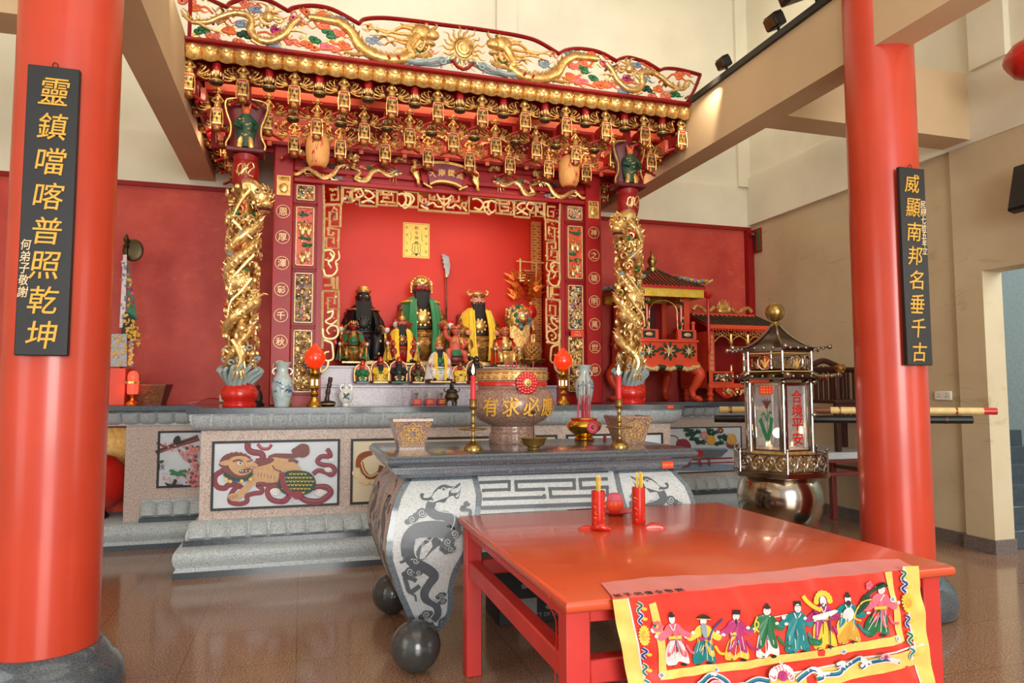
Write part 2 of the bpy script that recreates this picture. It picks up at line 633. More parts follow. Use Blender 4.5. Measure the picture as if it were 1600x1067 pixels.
class Draw:
    """flat inlay, paint or embroidery on a surface: fn maps picture (u, v) and a lift to the place"""
    def __init__(s, mb, fn):
        s.mb, s.fn, s.h = mb, fn, 0.0006

    def up(s, d=.0005):
        s.h += d
        return s

    def fill(s, pts, sm=5, mat=None):
        if mat: s.mb.mat(mat)
        P = catmull([(p[0], p[1], 0) for p in pts], sm, True) if sm else [Vector((p[0], p[1], 0)) for p in pts]
        s.mb.add([s.fn(p.x, p.y, s.h) for p in P], [list(range(len(P)))])
        return s.up()

    def stroke(s, pts, w, sm=5, mat=None, closed=False):
        if mat: s.mb.mat(mat)
        P = catmull([(p[0], p[1], 0) for p in pts], sm, closed) if sm else [Vector((p[0], p[1], 0)) for p in pts]
        N = len(P)
        vs, fs = [], []
        for i in range(N):
            a = P[i - 1] if (i or closed) else P[i]
            b = P[(i + 1) % N] if (i < N - 1 or closed) else P[i]
            d = (b - a).normalized() if (b - a).length > 1e-9 else Vector((1, 0, 0))
            nn = Vector((-d.y, d.x, 0))
            k = i / max(1, N - 1)
            ww = (w(k) if callable(w) else w) / 2
            vs += [s.fn((P[i] + nn * ww).x, (P[i] + nn * ww).y, s.h), s.fn((P[i] - nn * ww).x, (P[i] - nn * ww).y, s.h)]
        for i in range(N if closed else N - 1):
            j = (i + 1) % N
            fs.append((2 * i, 2 * i + 1, 2 * j + 1, 2 * j))
        s.mb.add(vs, fs)
        return s.up()

    def dot(s, x, y, rx, ry=None, n=14, mat=None):
        if mat: s.mb.mat(mat)
        ry = ry or rx
        s.mb.add([s.fn(x + rx * math.cos(2 * PI * k / n), y + ry * math.sin(2 * PI * k / n), s.h) for k in range(n)], [list(range(n))])
        return s.up()

    def spiral(s, x, y, r, turns=1.6, w=None, a0=0, dirn=1, mat=None):
        N = int(turns * 9) + 2
        pts = []
        for i in range(N):
            k = i / (N - 1)
            a = a0 + dirn * k * turns * 2 * PI
            pts.append((x + r * (1 - .85 * k) * math.cos(a), y + r * (1 - .85 * k) * math.sin(a)))
        return s.stroke(pts, w or r * .3, 2, mat)
# ------------------------------------------------------------------ the hall
struct('floor', MB().box(-5.2, 9.5, -6, 8.9, -.1, 0), 'floor')
YB = 8.56
ZR = 3.84
struct('wall_back', MB().box(-5.2, 6.4, YB, YB + .25, 0, ZR), 'wall_red')
struct('trim_1', MB().box(-5.2, 6.15, YB - .03, YB, ZR - .05, ZR).box(6.05, 6.15, YB - .09, YB - .0, 0, ZR - .051), 'red_dark')
m = MB().box(-5.2, 6.4, YB - .025, YB + .25, ZR, 4.42).box(-5.2, 6.4, YB, YB + .25, 4.42, 7.6)
m.box(2.35, 2.62, YB - .06, YB, 4.42, 7.6).box(5.95, 6.14, YB - .06, YB, 4.42, 7.6).box(-2.4, -2.1, YB - .06, YB, 4.42, 7.6)
struct('wall_upper', m, 'cream_plaster')
XR = 6.15
m = MB().box(XR, XR + .24, 5.27, YB, 0, 3.86).box(XR - .04, XR + .2, 4.98, 5.27, 0, 3.86)
m.box(XR - .04, XR + .2, -6, 4.98, 2.62, 3.86).box(XR - .04, XR + .2, -6, 3.2, 0, 2.62)
struct('wall_right', m, 'stained')
m = MB().box(XR - .05, XR + .3, -6, 8.535, 3.86, 4.55).box(XR - .01, XR + .3, -6, 8.535, 4.55, 7.6).box(XR - .08, XR, 4.62, 4.98, 4.55, 7.6)
struct('wall_right_upper', m, 'cream_plaster')
m = MB().box(-5.2, -5.0, -6, 8.56, 0, 7.6)
struct('wall_left', m, 'cream_plaster')
struct('ceiling', MB().box(-5.2, 6.45, -6, 8.8, 7.6, 7.75), 'cream_plaster')
ZB, ZT = 3.9, 4.49
struct('trim_2', MB().box(-1.265, -.99, -6, 8.53, ZB, ZT), 'beam_plaster')
struct('trim_3', MB().box(3.785, 4.03, -6, 8.53, ZB, ZT), 'beam_plaster')
struct('trim_4', MB().box(4.03, XR - .05, 5.03, 5.33, ZB, 4.55), 'beam_plaster')
struct('trim_5', MB().box(-5.0, -1.265, 5.03, 5.33, ZB, 4.55), 'beam_plaster')
struct('baseboard_right', MB().box(XR - .02, XR, 5.27, YB, 0, .13).box(XR - .06, XR - .04, 4.96, 5.285, 0, .13).box(XR - .04, XR + .2, 4.96, 4.98, 0, .13), 'skirting')
# beyond the doorway: a pale stair hall
struct('wall_far', MB().box(9.2, 9.4, 0, 8.9, 0, 4).box(6.4, 9.4, 8.6, 8.8, 0, 4), 'cool_plaster')
lamp('stair_hall_daylight', 'AREA', (7.8, 3.0, 3.6), 90, (.86, .96, 1), 1.6, 2.4, (7.6, 5.6, .8))
t = thing('staircase', 'dark grey stone stair seen through the doorway beyond the pilaster', 'stairs', (7.2, 5.4, 0))
for k in range(6):
    MB().box(6.41, 8.4, 5.08 + .27 * k, 5.08 + .27 * (k + 1), 0, .17 * (k + 1), .006).build('step', 'granite_dark', t)

# ------------------------------------------------------------------ the two round red columns and their couplet boards
YC, RC = 3.95, .228
PROF = [(.30, 0), (.335, .012), (.35, .05), (.352, .10), (.335, .17), (.30, .215), (.285, .225), (.275, .25), (.248, .285), (RC + .004, .292)]
for xc, lab in ((-1.157, 'thick red column with dark stone base, nearest the lion painting'), (3.96, 'thick red column beside the pagoda lantern, its base hidden by the red table')):
    t = thing('round_column', lab, 'column', (xc, YC, 0), 'round red columns')
    MB().lathe([(RC, .285), (RC, ZB - .001), (RC, 6.2), (RC, 7.6)], (xc, YC, 0), 64).build('shaft', 'red_column', t)
    MB().lathe(PROF, (xc, YC, 0), 48).build('plinth', 'granite_dark', t)
YP = 3.69


def board(name, label, corners, main, mcol, mtop, mbot, side, scol, sgn):
    (tlx, tly), (brx, bry) = corners
    a, b = at(tlx, tly, YP), at(brx, bry, YP)
    x0, x1, z1, z0 = a.x, b.x, a.z, b.z
    xm = (x0 + x1) / 2
    xw = .216
    x0, x1 = xm - xw / 2, xm + xw / 2
    t = thing(name, label, 'couplet board', (xm, YP, z0), 'couplet boards on the columns')
    MB().box(x0, x1, YP, YP + .03, z0, z1, .004).build('board', 'black_board', t)
    n = len(main)
    m = MB()
    for i, c in enumerate(main):
        k = i / (n - 1)
        px = mtop[0] + (mbot[0] - mtop[0]) * k
        py = mtop[1] + (mbot[1] - mtop[1]) * k
        p = at(px, py, YP)
        m.text(c, (p.x, YP - .0005, p.z), (1, 0, 0), (0, 0, 1), .128, .005, .003, .118, .12)
    m.build('main_characters', 'char_gold', t, 0)
    m = MB()
    n = len(side)
    for i, c in enumerate(side):
        k = i / (n - 1)
        p = at(scol[0][0] + (scol[1][0] - scol[0][0]) * k, scol[0][1] + (scol[1][1] - scol[0][1]) * k, YP)
        m.text(c, (p.x, YP - .0005, p.z), (1, 0, 0), (0, 0, 1), .05, .004, .006, .04, .12)
    m.build('side_inscription', 'char_pale', t, 0)
    MB().tube([(xm - .012, YP + .015, z1), (xm - .010, YP + .015, z1 + .02), (xm, YP + .015, z1 + .027), (xm + .010, YP + .015, z1 + .02), (xm + .012, YP + .015, z1)], .003, 6).build('hook', 'bronze', t)


board('couplet_board', 'black board with eight gold characters and a short line beside its lower half', ((41, 99), (108, 556)), '靈鎮噹喀普照乾坤', 0, (86, 144), (65, 523), '何弟子敬謝', ((41, 382), (36, 456)), 1)
board('couplet_board', 'black board with eight gold characters and a short line beside its upper half', ((1406, 260), (1457, 571)), '威顯南邦名垂千古', 0, (1424.5, 287), (1436, 550), '民國七拾五年立', ((1441.5, 320), (1444.5, 392)), -1)

# ------------------------------------------------------------------ lamps and rail on the right beam
tag(MB().box(3.75, 3.785, 2.2, 6.15, 4.44, 4.475).box(3.757, 3.785, 2.2, 6.15, 4.475, 4.50).build('lamp_rail', 'black_metal'), 'long black lamp rail running along the top edge of the beam', 'lamp rail')


def spot(label, y, s, aimx=-.6):
    t = thing('spotlight', label, 'spotlight', (3.80, y, 4.50), 'spotlights above the beam')
    x, z = 3.83, 4.50
    MB().box(x - .03, x + .03, y - .1 * s, y + .1 * s, z, z + .035, .004).tube([(x, y, z + .03), (x, y, z + .03 + .07 * s)], .012).build('bracket', 'black_metal', t)
    rot = Matrix.Rotation(R(-25), 3, 'Y')
    c = Vector((x - .05 * s, y, z + .04 + .12 * s))
    m = MB().obox(c, (.16 * s, .2 * s, .15 * s), rot, .01)
    for k in range(4): m.obox(c + rot @ Vector((.05 * s - .03 * s * k, 0, .078 * s)), (.008, .2 * s, .02), rot)
    m.build('housing', 'black_metal', t)
    MB().obox(c + rot @ Vector((-.083 * s, 0, 0)), (.006, .17 * s, .12 * s), rot).build('lamp_glass', 'steel_dark', t)


spot('small black spotlight on the beam, the one closest to the carved canopy', 5.62, .62)
spot('small black spotlight on the beam, midway along the lamp rail', 4.86, .72)
spot('large black floodlight on the beam at the upper edge of the picture', 4.40, 2.0)
# ------------------------------------------------------------------ wall fittings and the things at the right edge
t = thing('wall_socket', 'white double wall socket on the beige wall behind the bamboo poles', 'socket', (XR, 5.6, 1.4))
c = at(1475.5, 618, XR, 'x')
MB().obox((XR - .012, c.y, c.z), (.024, .19, .09), None, .006).build('plate', 'socket_white', t)
for d in (-.045, .045):
    m = MB()
    for e, g in ((0, .016), (-.012, -.012), (.012, -.012)): m.obox((XR - .025, c.y + d + e, c.z + g), (.002, .007, .009))
    m.build('socket_holes', 'ink', t)
c = at(1600, 292, XR - .25, 'x')
t = thing('wall_speaker', 'black tilted wall speaker on the beige wall above the doorway', 'speaker', (c.x, c.y - .2, c.z))
rot = Matrix.Rotation(R(14), 3, 'Y')
MB().obox((c.x + .02, c.y - .2, c.z), (.09, .62, .42), rot, .012).build('cabinet', 'black', t)
MB().tube([(c.x + .06, c.y - .2, c.z), (XR, c.y - .2, c.z)], .02).build('wall_bracket', 'black_metal', t)
MB().obox((c.x - .028, c.y - .2, c.z + .012), (.006, .58, .38), rot).build('grille', 'black_board', t)
c = at(1612, 92, 4.2)
t = thing('paper_lantern', 'round red paper lantern cut by the edge of the picture', 'lantern', (c.x, c.y, c.z + .2))
MB().lathe([(.05, -.17), (.13, -.13), (.19, -.04), (.2, 0), (.19, .05), (.13, .13), (.05, .17)], c, 28, lobes=14, amp=.02).build('shade', 'red_lacquer', t)
MB().lathe([(.055, .16), (.055, .19)], c, 16).lathe([(.055, -.19), (.055, -.16)], c, 16).build('rim', 'gold', t)
MB().tube([(c.x, c.y, c.z + .19), (c.x, c.y, 7.59)], .004, 5).build('cord', 'black', t)
a, b = at(1166, 354, XR, 'x'), at(1190, 403, XR, 'x')
ctr = at(1179, 378, XR, 'x')
t = thing('wall_plaque', 'small red and green plaque hung high on the beige wall near the corner', 'plaque', (XR, ctr.y, ctr.z))
yc, zc = ctr.y, ctr.z
MB().box(XR - .02, XR, yc - .17, yc + .17, zc - .17, zc + .17).build('backing', 'red_dark', t)
m = MB()
for d in (-.12, .12):
    m.box(XR - .024, XR - .02, yc + d - .035, yc + d + .035, zc - .15, zc + .15)
m.build('border', 'green', t)
MB().box(XR - .024, XR - .02, yc - .04, yc + .04, zc - .13, zc + .09).lathe([(.055, .08), (.055, .12)], (XR - .03, yc, zc), 12).build('centre_strip', 'maroon', t)
# ------------------------------------------------------------------ the stone altar: main block, two recessed wings
XC = 1.40


def rect_ring(x0, x1, y0, y1, z):
    return [Vector((x0, y0, z)), Vector((x1, y0, z)), Vector((x1, y1, z)), Vector((x0, y1, z))]


def course(mb, x0, x1, y0, y1, prof):
    """stone course with mitred corners: prof = (offset inwards, z)"""
    mb.loft([rect_ring(x0 + o, x1 - o, y0 + o, y1, z) for o, z in prof])


def lotus(mb, x0, x1, yf, z0, z1, pitch=.155, up=True, ends=True):
    """a row of lotus petals; yf(t) is the front of the course from its narrow (0) to its wide edge (1)"""
    n = max(1, round((x1 - x0) / pitch))
    w = (x1 - x0) / n

    def petal(u, v):
        a = 2 * u - 1
        b = .042 * (1 - abs(a) ** 2.6) ** .6 if abs(a) < 1 else 0
        edge = 1 - .16 * abs(a) ** 4
        return b, edge
    for i in range(n):
        def fn(u, v, i=i):
            b, e = petal(u, v)
            t = v
            tv = (1 - v) * (0) + v
            tt = (1 - (1 - tv) * e) if True else tv
            z = z0 + (z1 - z0) * (tt if up else 1 - tt)
            y = yf(tt) - b * min(1, (1 - abs(2 * v - 1) ** 4) * 1.3) + .006
            return (x0 + (i + u) * w, y, z)
        mb.grid(14, 6, fn)


def drawpx(mb, ox, oy, sc, Y):
    return Draw(mb, lambda u, v, h: at(ox + u / sc, oy + v / sc, Y - h))


# --- main block
t = thing('stone_altar', 'long grey stone altar with lotus mouldings and painted panels below the shrine', 'altar', (XC, 6.24, 0))
ALTAR = t
AX0, AX1, AYB = -.961, 3.761, YB - .002
Z1 = 1.364
m = MB()
course(m, AX0, AX1, 6.24, AYB, [(0, 0), (0, .05)])
course(m, AX0 + .061, AX1 - .061, 6.301, AYB, [(0, .242), (0, .285)])
m.build('dark_strips', 'granite_dark', t)
m = MB()
course(m, AX0, AX1, 6.24, AYB, [(.004, .05), (.018, .075), (.018, .085), (.002, .115), (-.006, .15), (-.002, .19), (.015, .222), (.061, .242)])
course(m, AX0, AX1, 6.24, AYB, [(.08, .285), (.075, .31), (.082, .35), (.105, .395), (.145, .424), (.157, .433)])
m.build('base_moulding', 'granite_grey', t)
m = MB()
lotus(m, AX0 + .09, AX1 - .09, lambda q: 6.24 + .154 - .085 * math.sin(q * PI / 2), .433, .287, up=True)
m.build('lower_lotus_petals', 'granite_grey', t)
m = MB()
course(m, AX0, AX1, 6.24, AYB, [(.163, .433), (.163, 1.168)])
m.build('body', 'granite_pink', t)
m = MB()
course(m, AX0, AX1, 6.24, AYB, [(.163, 1.168), (.13, 1.182), (.097, 1.22), (.08, 1.265), (.078, 1.313)])
lotus(m, AX0 + .09, AX1 - .09, lambda q: 6.24 + .155 - .075 * math.sin(q * PI / 2), 1.172, 1.312)
m.build('upper_lotus_petals', 'granite_grey', t)
m = MB()
course(m, AX0, AX1, 6.24, AYB, [(.058, 1.313), (.057, 1.360), (.061, Z1)])
m.build('top_slab', 'granite_dark', t)
YD = 6.403


def panel(parent, x0, x1, z0, z1, Y, ground, fr=.02):
    m = MB().mat(ground)
    m.box(x0 + fr, x1 - fr, Y - .006, Y + .02, z0 + fr, z1 - fr)
    m.mat('black')
    for a in ((x0, x1, z0, z0 + fr), (x0, x1, z1 - fr, z1), (x0, x0 + fr, z0 + fr, z1 - fr), (x1 - fr, x1, z0 + fr, z1 - fr)):
        m.box(a[0], a[1], Y - .014, Y + .02, a[2], a[3])
    return m


m = panel(t, -.71, .335, .505, 1.082, YD, 'panel_white')
d = drawpx(m, 320, 680, 7.273, YD - .007)
W1 = lambda a, b: (lambda k: (a + (b - a) * k))
bow = lambda w: (lambda k: w * (.35 + .65 * math.sin(PI * min(1, max(0, k))) ** .5))
for pts, w in ((((210, 400), (130, 450), (110, 520), (150, 590), (230, 600), (260, 570), (330, 560), (400, 580), (420, 560)), 52),
               (((490, 90), (490, 150), (540, 190), (630, 205), (660, 240), (640, 290), (580, 300)), 60), (((600, 100), (650, 150), (720, 150), (760, 105)), 30),
               (((400, 560), (330, 620), (290, 690), (290, 760), (400, 780), (480, 750), (480, 690), (560, 660), (640, 650), (650, 610), (600, 560), (740, 560), (830, 560)), 44),
               (((840, 580), (730, 600), (720, 680), (780, 740), (900, 750), (960, 690)), 52), (((1060, 670), (1150, 740), (1300, 750), (1400, 690), (1430, 640), (1380, 590), (1280, 590), (1230, 600)), 58),
               (((1230, 440), (1290, 400), (1370, 420), (1440, 450), (1480, 400), (1440, 350), (1320, 330), (1280, 290), (1330, 240), (1420, 240), (1420, 200), (1390, 155)), 44)):
    d.stroke(pts, lambda k, w=w: w * 1.22, 5, 'maroon').stroke(pts, w, 5, 'ribbon_red')
    d.stroke([(p[0] - 4, p[1] - 8) for p in pts], w * .3, 5, 'pink' if w == 30 else 'red_wood')
for x, y, r in ((800, 640, 50), (1300, 650, 50), (1020, 740, 36), (1400, 390, 34), (1440, 280, 26)):
    d.dot(x, y, r * 1.2, r * .8, mat='white').spiral(x, y, r, 1.7, r * .12, 0, 1, 'granite_grey')
# tail, back and mane of the lion
d.stroke([(730, 262), (800, 235), (900, 235), (1000, 235), (1080, 215)], 56, 5, 'lion_brown')
d.fill([(985, 170), (1040, 130), (1100, 95), (1170, 110), (1190, 160), (1180, 220), (1110, 255), (1020, 225)], 4, 'lion_brown')
for i in range(5): d.stroke([(1010 + 34 * i, 230), (1030 + 30 * i, 170), (1050 + 26 * i, 120)], 6, 4, 'maroon')
d.fill([(560, 300), (640, 290), (760, 250), (930, 270), (960, 300), (1040, 320), (1090, 380), (1080, 440), (1000, 430), (940, 400), (860, 430), (830, 520), (720, 540), (620, 520), (560, 560), (480, 640), (430, 700), (340, 750), (270, 720), (280, 670), (360, 650), (430, 590), (490, 520), (500, 430)], 5, 'lion_tan')
d.fill([(560, 300), (640, 285), (740, 250), (790, 280), (740, 320), (640, 350), (580, 350)], 4, 'lion_brown')
d.stroke([(770, 340), (800, 390), (870, 410)], 16, 4, 'lion_brown').stroke([(950, 290), (1010, 285), (1060, 310)], 34, 4, 'lion_brown')
for i in range(6): d.stroke([(610 + 36 * i, 420 + 8 * i), (600 + 38 * i, 470 + 6 * i)], 5, 3, 'lion_brown')
for i in range(4): d.stroke([(290 + 26 * i, 690 - 6 * i), (284 + 26 * i, 735 - 6 * i)], 5, 3, 'lion_brown')
d.fill([(180, 330), (190, 260), (250, 215), (340, 200), (440, 210), (510, 250), (540, 330), (540, 430), (470, 480), (360, 490), (260, 470), (210, 400)], 5, 'lion_brown')
for i in range(11):
    a = PI * (1.02 + .095 * i)
    d.dot(360 + 175 * math.cos(a), 340 + 130 * math.sin(a), 26, 24, 10, 'lion_brown').spiral(360 + 175 * math.cos(a), 340 + 130 * math.sin(a), 20, 1.2, 4, a, 1, 'maroon')
d.fill([(260, 310), (310, 250), (400, 235), (480, 250), (540, 310), (545, 360), (520, 420), (440, 455), (370, 450), (300, 400)], 5, 'lion_tan')
d.fill([(165, 325), (210, 290), (290, 280), (300, 300), (250, 345)], 4, 'lion_tan').fill([(520, 280), (570, 310), (608, 345), (560, 355)], 4, 'lion_tan')
d.stroke([(320, 300), (380, 280), (430, 300)], 22, 4, 'lion_brown').stroke([(480, 300), (530, 290)], 16, 3, 'lion_brown')
d.dot(400, 318, 26, 18, mat='white').dot(404, 318, 13, 13, mat='teal').dot(404, 318, 6, mat='ink').dot(515, 315, 16, 12, mat='white').dot(515, 315, 8, mat='teal')
d.fill([(435, 345), (480, 330), (530, 345), (520, 370), (450, 370)], 4, 'lion_tan').stroke([(440, 352), (480, 368), (525, 352)], 5, 4, 'lion_brown')
d.fill([(390, 400), (440, 385), (520, 375), (520, 410), (470, 425), (400, 430)], 4, 'maroon')
for x in (405, 430, 470, 512): d.fill([(x - 8, 396), (x + 8, 396), (x, 420)], 0, 'white')
d.stroke([(215, 440), (300, 490), (400, 505), (480, 490), (540, 430)], 34, 5, 'green_dark').stroke([(230, 470), (310, 515), (400, 525), (490, 510)], 14, 5, 'blue')
for x, y in ((240, 500), (290, 525), (420, 520), (520, 500)): d.dot(x, y, 22, 20, 8, 'yellow')
# brocade ball
d.fill([(830, 560), (860, 470), (940, 410), (1060, 400), (1180, 420), (1250, 490), (1260, 580), (1200, 650), (1100, 680), (980, 680), (880, 650)], 5, 'green_dark')
random.seed(4)
for i in range(9):
    for j in range(6):
        x, y = 890 + 42 * i + (j % 2) * 20, 440 + 42 * j
        if ((x - 1050) / 200) ** 2 + ((y - 545) / 130) ** 2 < .92:
            d.stroke([(x - 15, y - 8), (x, y + 6), (x + 16, y - 8)], 9, 3, 'yellow')
d.stroke([(880, 420), (880, 500), (910, 590), (980, 660), (1040, 680)], 64, 5, 'ribbon_red').stroke([(905, 430), (905, 510), (935, 590), (1000, 650)], 8, 5, 'maroon')
d.fill([(1000, 650), (1060, 630), (1110, 660), (1090, 720), (1020, 720)], 4, 'ribbon_red').fill([(870, 740), (930, 690), (980, 680), (950, 750), (900, 770)], 4, 'ribbon_red')
tag(m.build('lion_painting', None, t, 0), 'white panel painted with a tan lion on a brocade ball')
# centre panel: beige with a brown coiled dragon
m = panel(t, .428, 2.372, .505, 1.078, YD, 'panel_beige')
d = drawpx(m, 560, 680, 5.93, YD - .007)
d.stroke([(-10, 300), (10, 220), (60, 180), (130, 165)], lambda k: 60 * (.6 + .4 * math.sin(k * PI)), 5, 'rust')
d.stroke([(20, 250), (50, 340), (110, 390), (190, 350), (215, 280)], 44, 5, 'brown_wood').stroke([(25, 250), (55, 340), (112, 380), (185, 345)], 12, 5, 'gold_paint')
for i in range(9): d.fill([(20 + 10 * i, 210 - 6 * i), (35 + 10 * i, 200 - 6 * i), (14 + 12 * i, 178 - 6 * i)], 0, 'brown_wood')
for x, y, r in ((20, 400, 40), (70, 430, 30), (-20, 350, 34), (120, 430, 24)): d.dot(x, y, r * 1.15, r, mat='panel_beige').spiral(x, y, r, 1.6, 5, 0, 1, 'gold_paint')
d.stroke([(700, 250), (900, 200), (1100, 260), (1300, 220)], 70, 5, 'rust').stroke([(700, 250), (900, 200), (1100, 260), (1300, 220)], 16, 5, 'gold_paint')
tag(m.build('dragon_painting', None, t, 0), 'beige panel painted with a brown coiled dragon')
m = panel(t, 2.465, 3.51, .505, 1.078, YD, 'panel_white')
tag(m.build('end_painting', None, t, 0), 'white framed panel')

# --- wings
YW = 7.5


def wing(name, label, x0, x1, xd0, xd1):
    t = thing(name, label, 'altar', ((x0 + x1) / 2, YW, 0))
    y1 = AYB
    lft = x0 < 0
    xb0, xb1 = (x0, AX0 - .002) if lft else (AX1 + .002, x1)
    xs0, xs1 = (x0, AX0 + .05) if lft else (AX1 - .05, x1)
    xp0, xp1 = (x0, AX0 + .07) if lft else (AX1 - .07, x1)
    m = MB().box(xb0, xb1, YW, y1, 0, .05).box(xd0 + .16 if lft else AX1 - .056, AX0 + .056 if lft else xd1, YW + .05, y1, .245, .285)
    m.build('dark_strips', 'granite_dark', t)
    m = MB()
    yy = lambda prof: [[Vector((xb0, YW + o, z)), Vector((xb1, YW + o, z)), Vector((xb1, y1, z)), Vector((xb0, y1, z))] for o, z in prof]
    m.loft(yy([(.004, .05), (.02, .08), (.0, .12), (-.004, .16), (.012, .215), (.05, .245)]))
    m.build('base_moulding', 'granite_grey', t)
    m = MB()
    xl, xr = (xd0 + .16, AX0 + .07) if lft else (AX1 - .07, xd1)
    m.box(xl, xr, YW + .13, y1, .285, .45)
    lotus(m, xl, xr, lambda q: YW + .15 - .08 * math.sin(q * PI / 2), .45, .287)
    m.build('lower_lotus_petals', 'granite_grey', t)
    m = MB().box(xd0, xd1, YW + .16, y1, .245, 1.168)
    m.build('body', 'granite_pink', t)
    m = MB().box(xp0, xp1, YW + .14, y1, 1.168, 1.313)
    lotus(m, xp0, xp1, lambda q: YW + .15 - .07 * math.sin(q * PI / 2), 1.172, 1.312)
    m.build('upper_lotus_petals', 'granite_grey', t)
    MB().box(xs0, xs1, YW - .002, y1, 1.313, Z1, .003).build('top_slab', 'granite_dark', t)
    return t


wl = wing('stone_altar', 'recessed grey stone altar with the blossom painting, beside the column with the larger board', -4.9, AX0 + .158, -1.63, AX0 + .158)
MB().box(-2.95, -1.635, 8.33, AYB, .245, 1.168).build('niche_back', 'vermilion', wl)
MB().box(-4.9, -2.95, YW + .16, AYB, .245, 1.168).build('niche_pier', 'granite_pink', wl)
YQ = YW + .16
m = panel(wl, -1.345, AX0 + .13, .555, 1.112, YQ, 'panel_white')
d = drawpx(m, 150, 660, 5.08, YQ - .007)
random.seed(8)
d.stroke([(475, 240), (560, 205), (680, 165), (760, 140), (815, 120)], lambda k: 34 + 20 * k, 5, 'lion_brown').stroke([(480, 160), (530, 185), (580, 200)], 18, 4, 'lion_brown')
d.stroke([(470, 235), (560, 200), (690, 155), (800, 118)], 8, 5, 'ink')
for i in range(120):
    x = random.triangular(640, 815, 800); y = random.uniform(175, 520)
    if x < 700 and y > 330: continue
    d.dot(x, y, random.uniform(8, 17), None, 8, random.choice(['blossom', 'blossom', 'pink', 'coral', 'lion_brown']))
for i in range(30):
    d.dot(random.uniform(500, 660), random.choice([random.uniform(150, 250), random.uniform(400, 480)]), random.uniform(4, 9), None, 7, random.choice(['pink', 'blossom']))
for a in range(9):
    x, y = 620 + 40 * math.cos(a * .9) + 6 * a, 400 + 18 * math.sin(a * 1.7)
    d.fill([(x - 24, y), (x, y - 12), (x + 26, y + 2), (x, y + 10)], 3, 'green')
d.fill([(545, 475), (600, 490), (620, 450), (645, 460), (635, 490), (695, 492), (640, 512), (600, 505), (580, 525), (565, 505)], 3, 'ink')
d.fill([(612, 160), (625, 120), (655, 105), (672, 130), (665, 160), (640, 172)], 4, 'ink')
d.fill([(475, 310), (540, 300), (520, 325)], 3, 'green_dark')
p, q = at(150 + 518 / 5.08, 660 + 352 / 5.08, YQ - .007), .062
m.mat('ink').text('秋', (p.x, YQ - .009, p.z), (1, 0, 0), (0, 0, 1), q, .001, .004)
tag(m.build('blossom_painting', None, wl, 0), 'white panel painted with a blossoming branch and birds')
wr = wing('stone_altar', 'recessed grey stone altar with the flower bowl painting, behind the metal pagoda lantern', AX1 - .158, 5.95, AX1 - .158, 5.95)
a, b = at(1035, 668, YQ), at(1165, 740, YQ)
m = panel(wr, AX1 - .13, 5.3, at(1100, 738, YQ).z, at(1100, 667, YQ).z, YQ, 'panel_white', .012)
d = drawpx(m, 1020, 620, 5.925, YQ - .007)
d.fill([(90, 680), (850, 690), (850, 630), (60, 600)], 0, 'blue_grey')
d.stroke([(110, 440), (115, 390), (160, 360), (220, 370), (240, 410)], 10, 4, 'lion_brown').fill([(215, 440), (230, 400), (300, 390), (345, 430), (345, 475), (220, 475)], 3, 'ribbon_red')
for x, y, a in ((340, 350, 0), (400, 330, .6), (380, 390, -.4), (560, 340, .9), (640, 370, .2), (690, 390, -.3), (610, 430, .4), (440, 420, 0), (330, 310, -.6), (520, 320, 1.2)):
    for k in (-.5, .1, .7):
        dx, dy = math.cos(a + k) * 60, -math.sin(a + k) * 40
        d.fill([(x - dx * .8, y - dy * .8), (x + dy * .3, y - dx * .25), (x + dx, y + dy), (x - dy * .3, y + dx * .25)], 3, 'green_dark')
for x, y, r, c in ((475, 352, 34, 'blossom'), (540, 400, 44, 'char_gold'), (628, 312, 28, 'lion_brown')):
    for k in range(8): d.dot(x + r * .6 * math.cos(k * .785), y + r * .6 * math.sin(k * .785), r * .42, r * .42, 9, c)
    d.dot(x, y, r * .3, mat='gold_paint')
d.fill([(370, 480), (680, 480), (660, 530), (610, 560), (450, 560), (400, 520)], 3, 'granite_black').stroke([(375, 480), (680, 480)], 16, 0, 'blue_grey')
d.fill([(685, 420), (710, 440), (790, 440), (800, 420), (780, 470), (700, 470)], 3, 'lion_brown').fill([(700, 350), (760, 350), (775, 430), (690, 430)], 3, 'gold_paint')
d.stroke([(270, 650), (340, 640), (350, 580), (460, 575), (740, 565)], 14, 0, 'ribbon_red').stroke([(340, 615), (750, 605)], 12, 0, 'ribbon_red').stroke([(430, 570), (450, 640)], 14, 0, 'ribbon_red').stroke([(520, 565), (530, 640)], 12, 0, 'ribbon_red')
d.fill([(100, 480), (340, 478), (340, 500), (110, 505)], 0, 'red_wood').fill([(380, 560), (430, 490), (470, 520), (420, 560)], 3, 'red_lacquer')
tag(m.build('flower_painting', None, wr, 0), 'white panel painted with a bowl of flowers')
# granite tiers for the statues
t = thing('statue_tiers', 'two lilac granite steps carrying the statues inside the red alcove', 'steps', (XC, 7.0, Z1))
m = MB()
for a, b in ((.18, .98), (.98, 1.8), (1.8, 2.64)): m.box(a + .001, b - .001, 7.12, 8.2, Z1, 1.535)
m.build('lower_step', 'granite_lilac', t)
MB().box(.17, 2.65, 7.10, 8.2, 1.535, 1.56, .004).build('lower_ledge', 'granite_lilac', t)
m = MB()
for a, b in ((.18, .98), (.98, 1.8), (1.8, 2.64)): m.box(a + .001, b - .001, 7.46, 8.2, 1.56, 1.74)
m.build('upper_step', 'granite_lilac', t)
MB().box(.17, 2.65, 7.44, 8.2, 1.74, 1.765, .004).build('upper_ledge', 'granite_lilac', t)
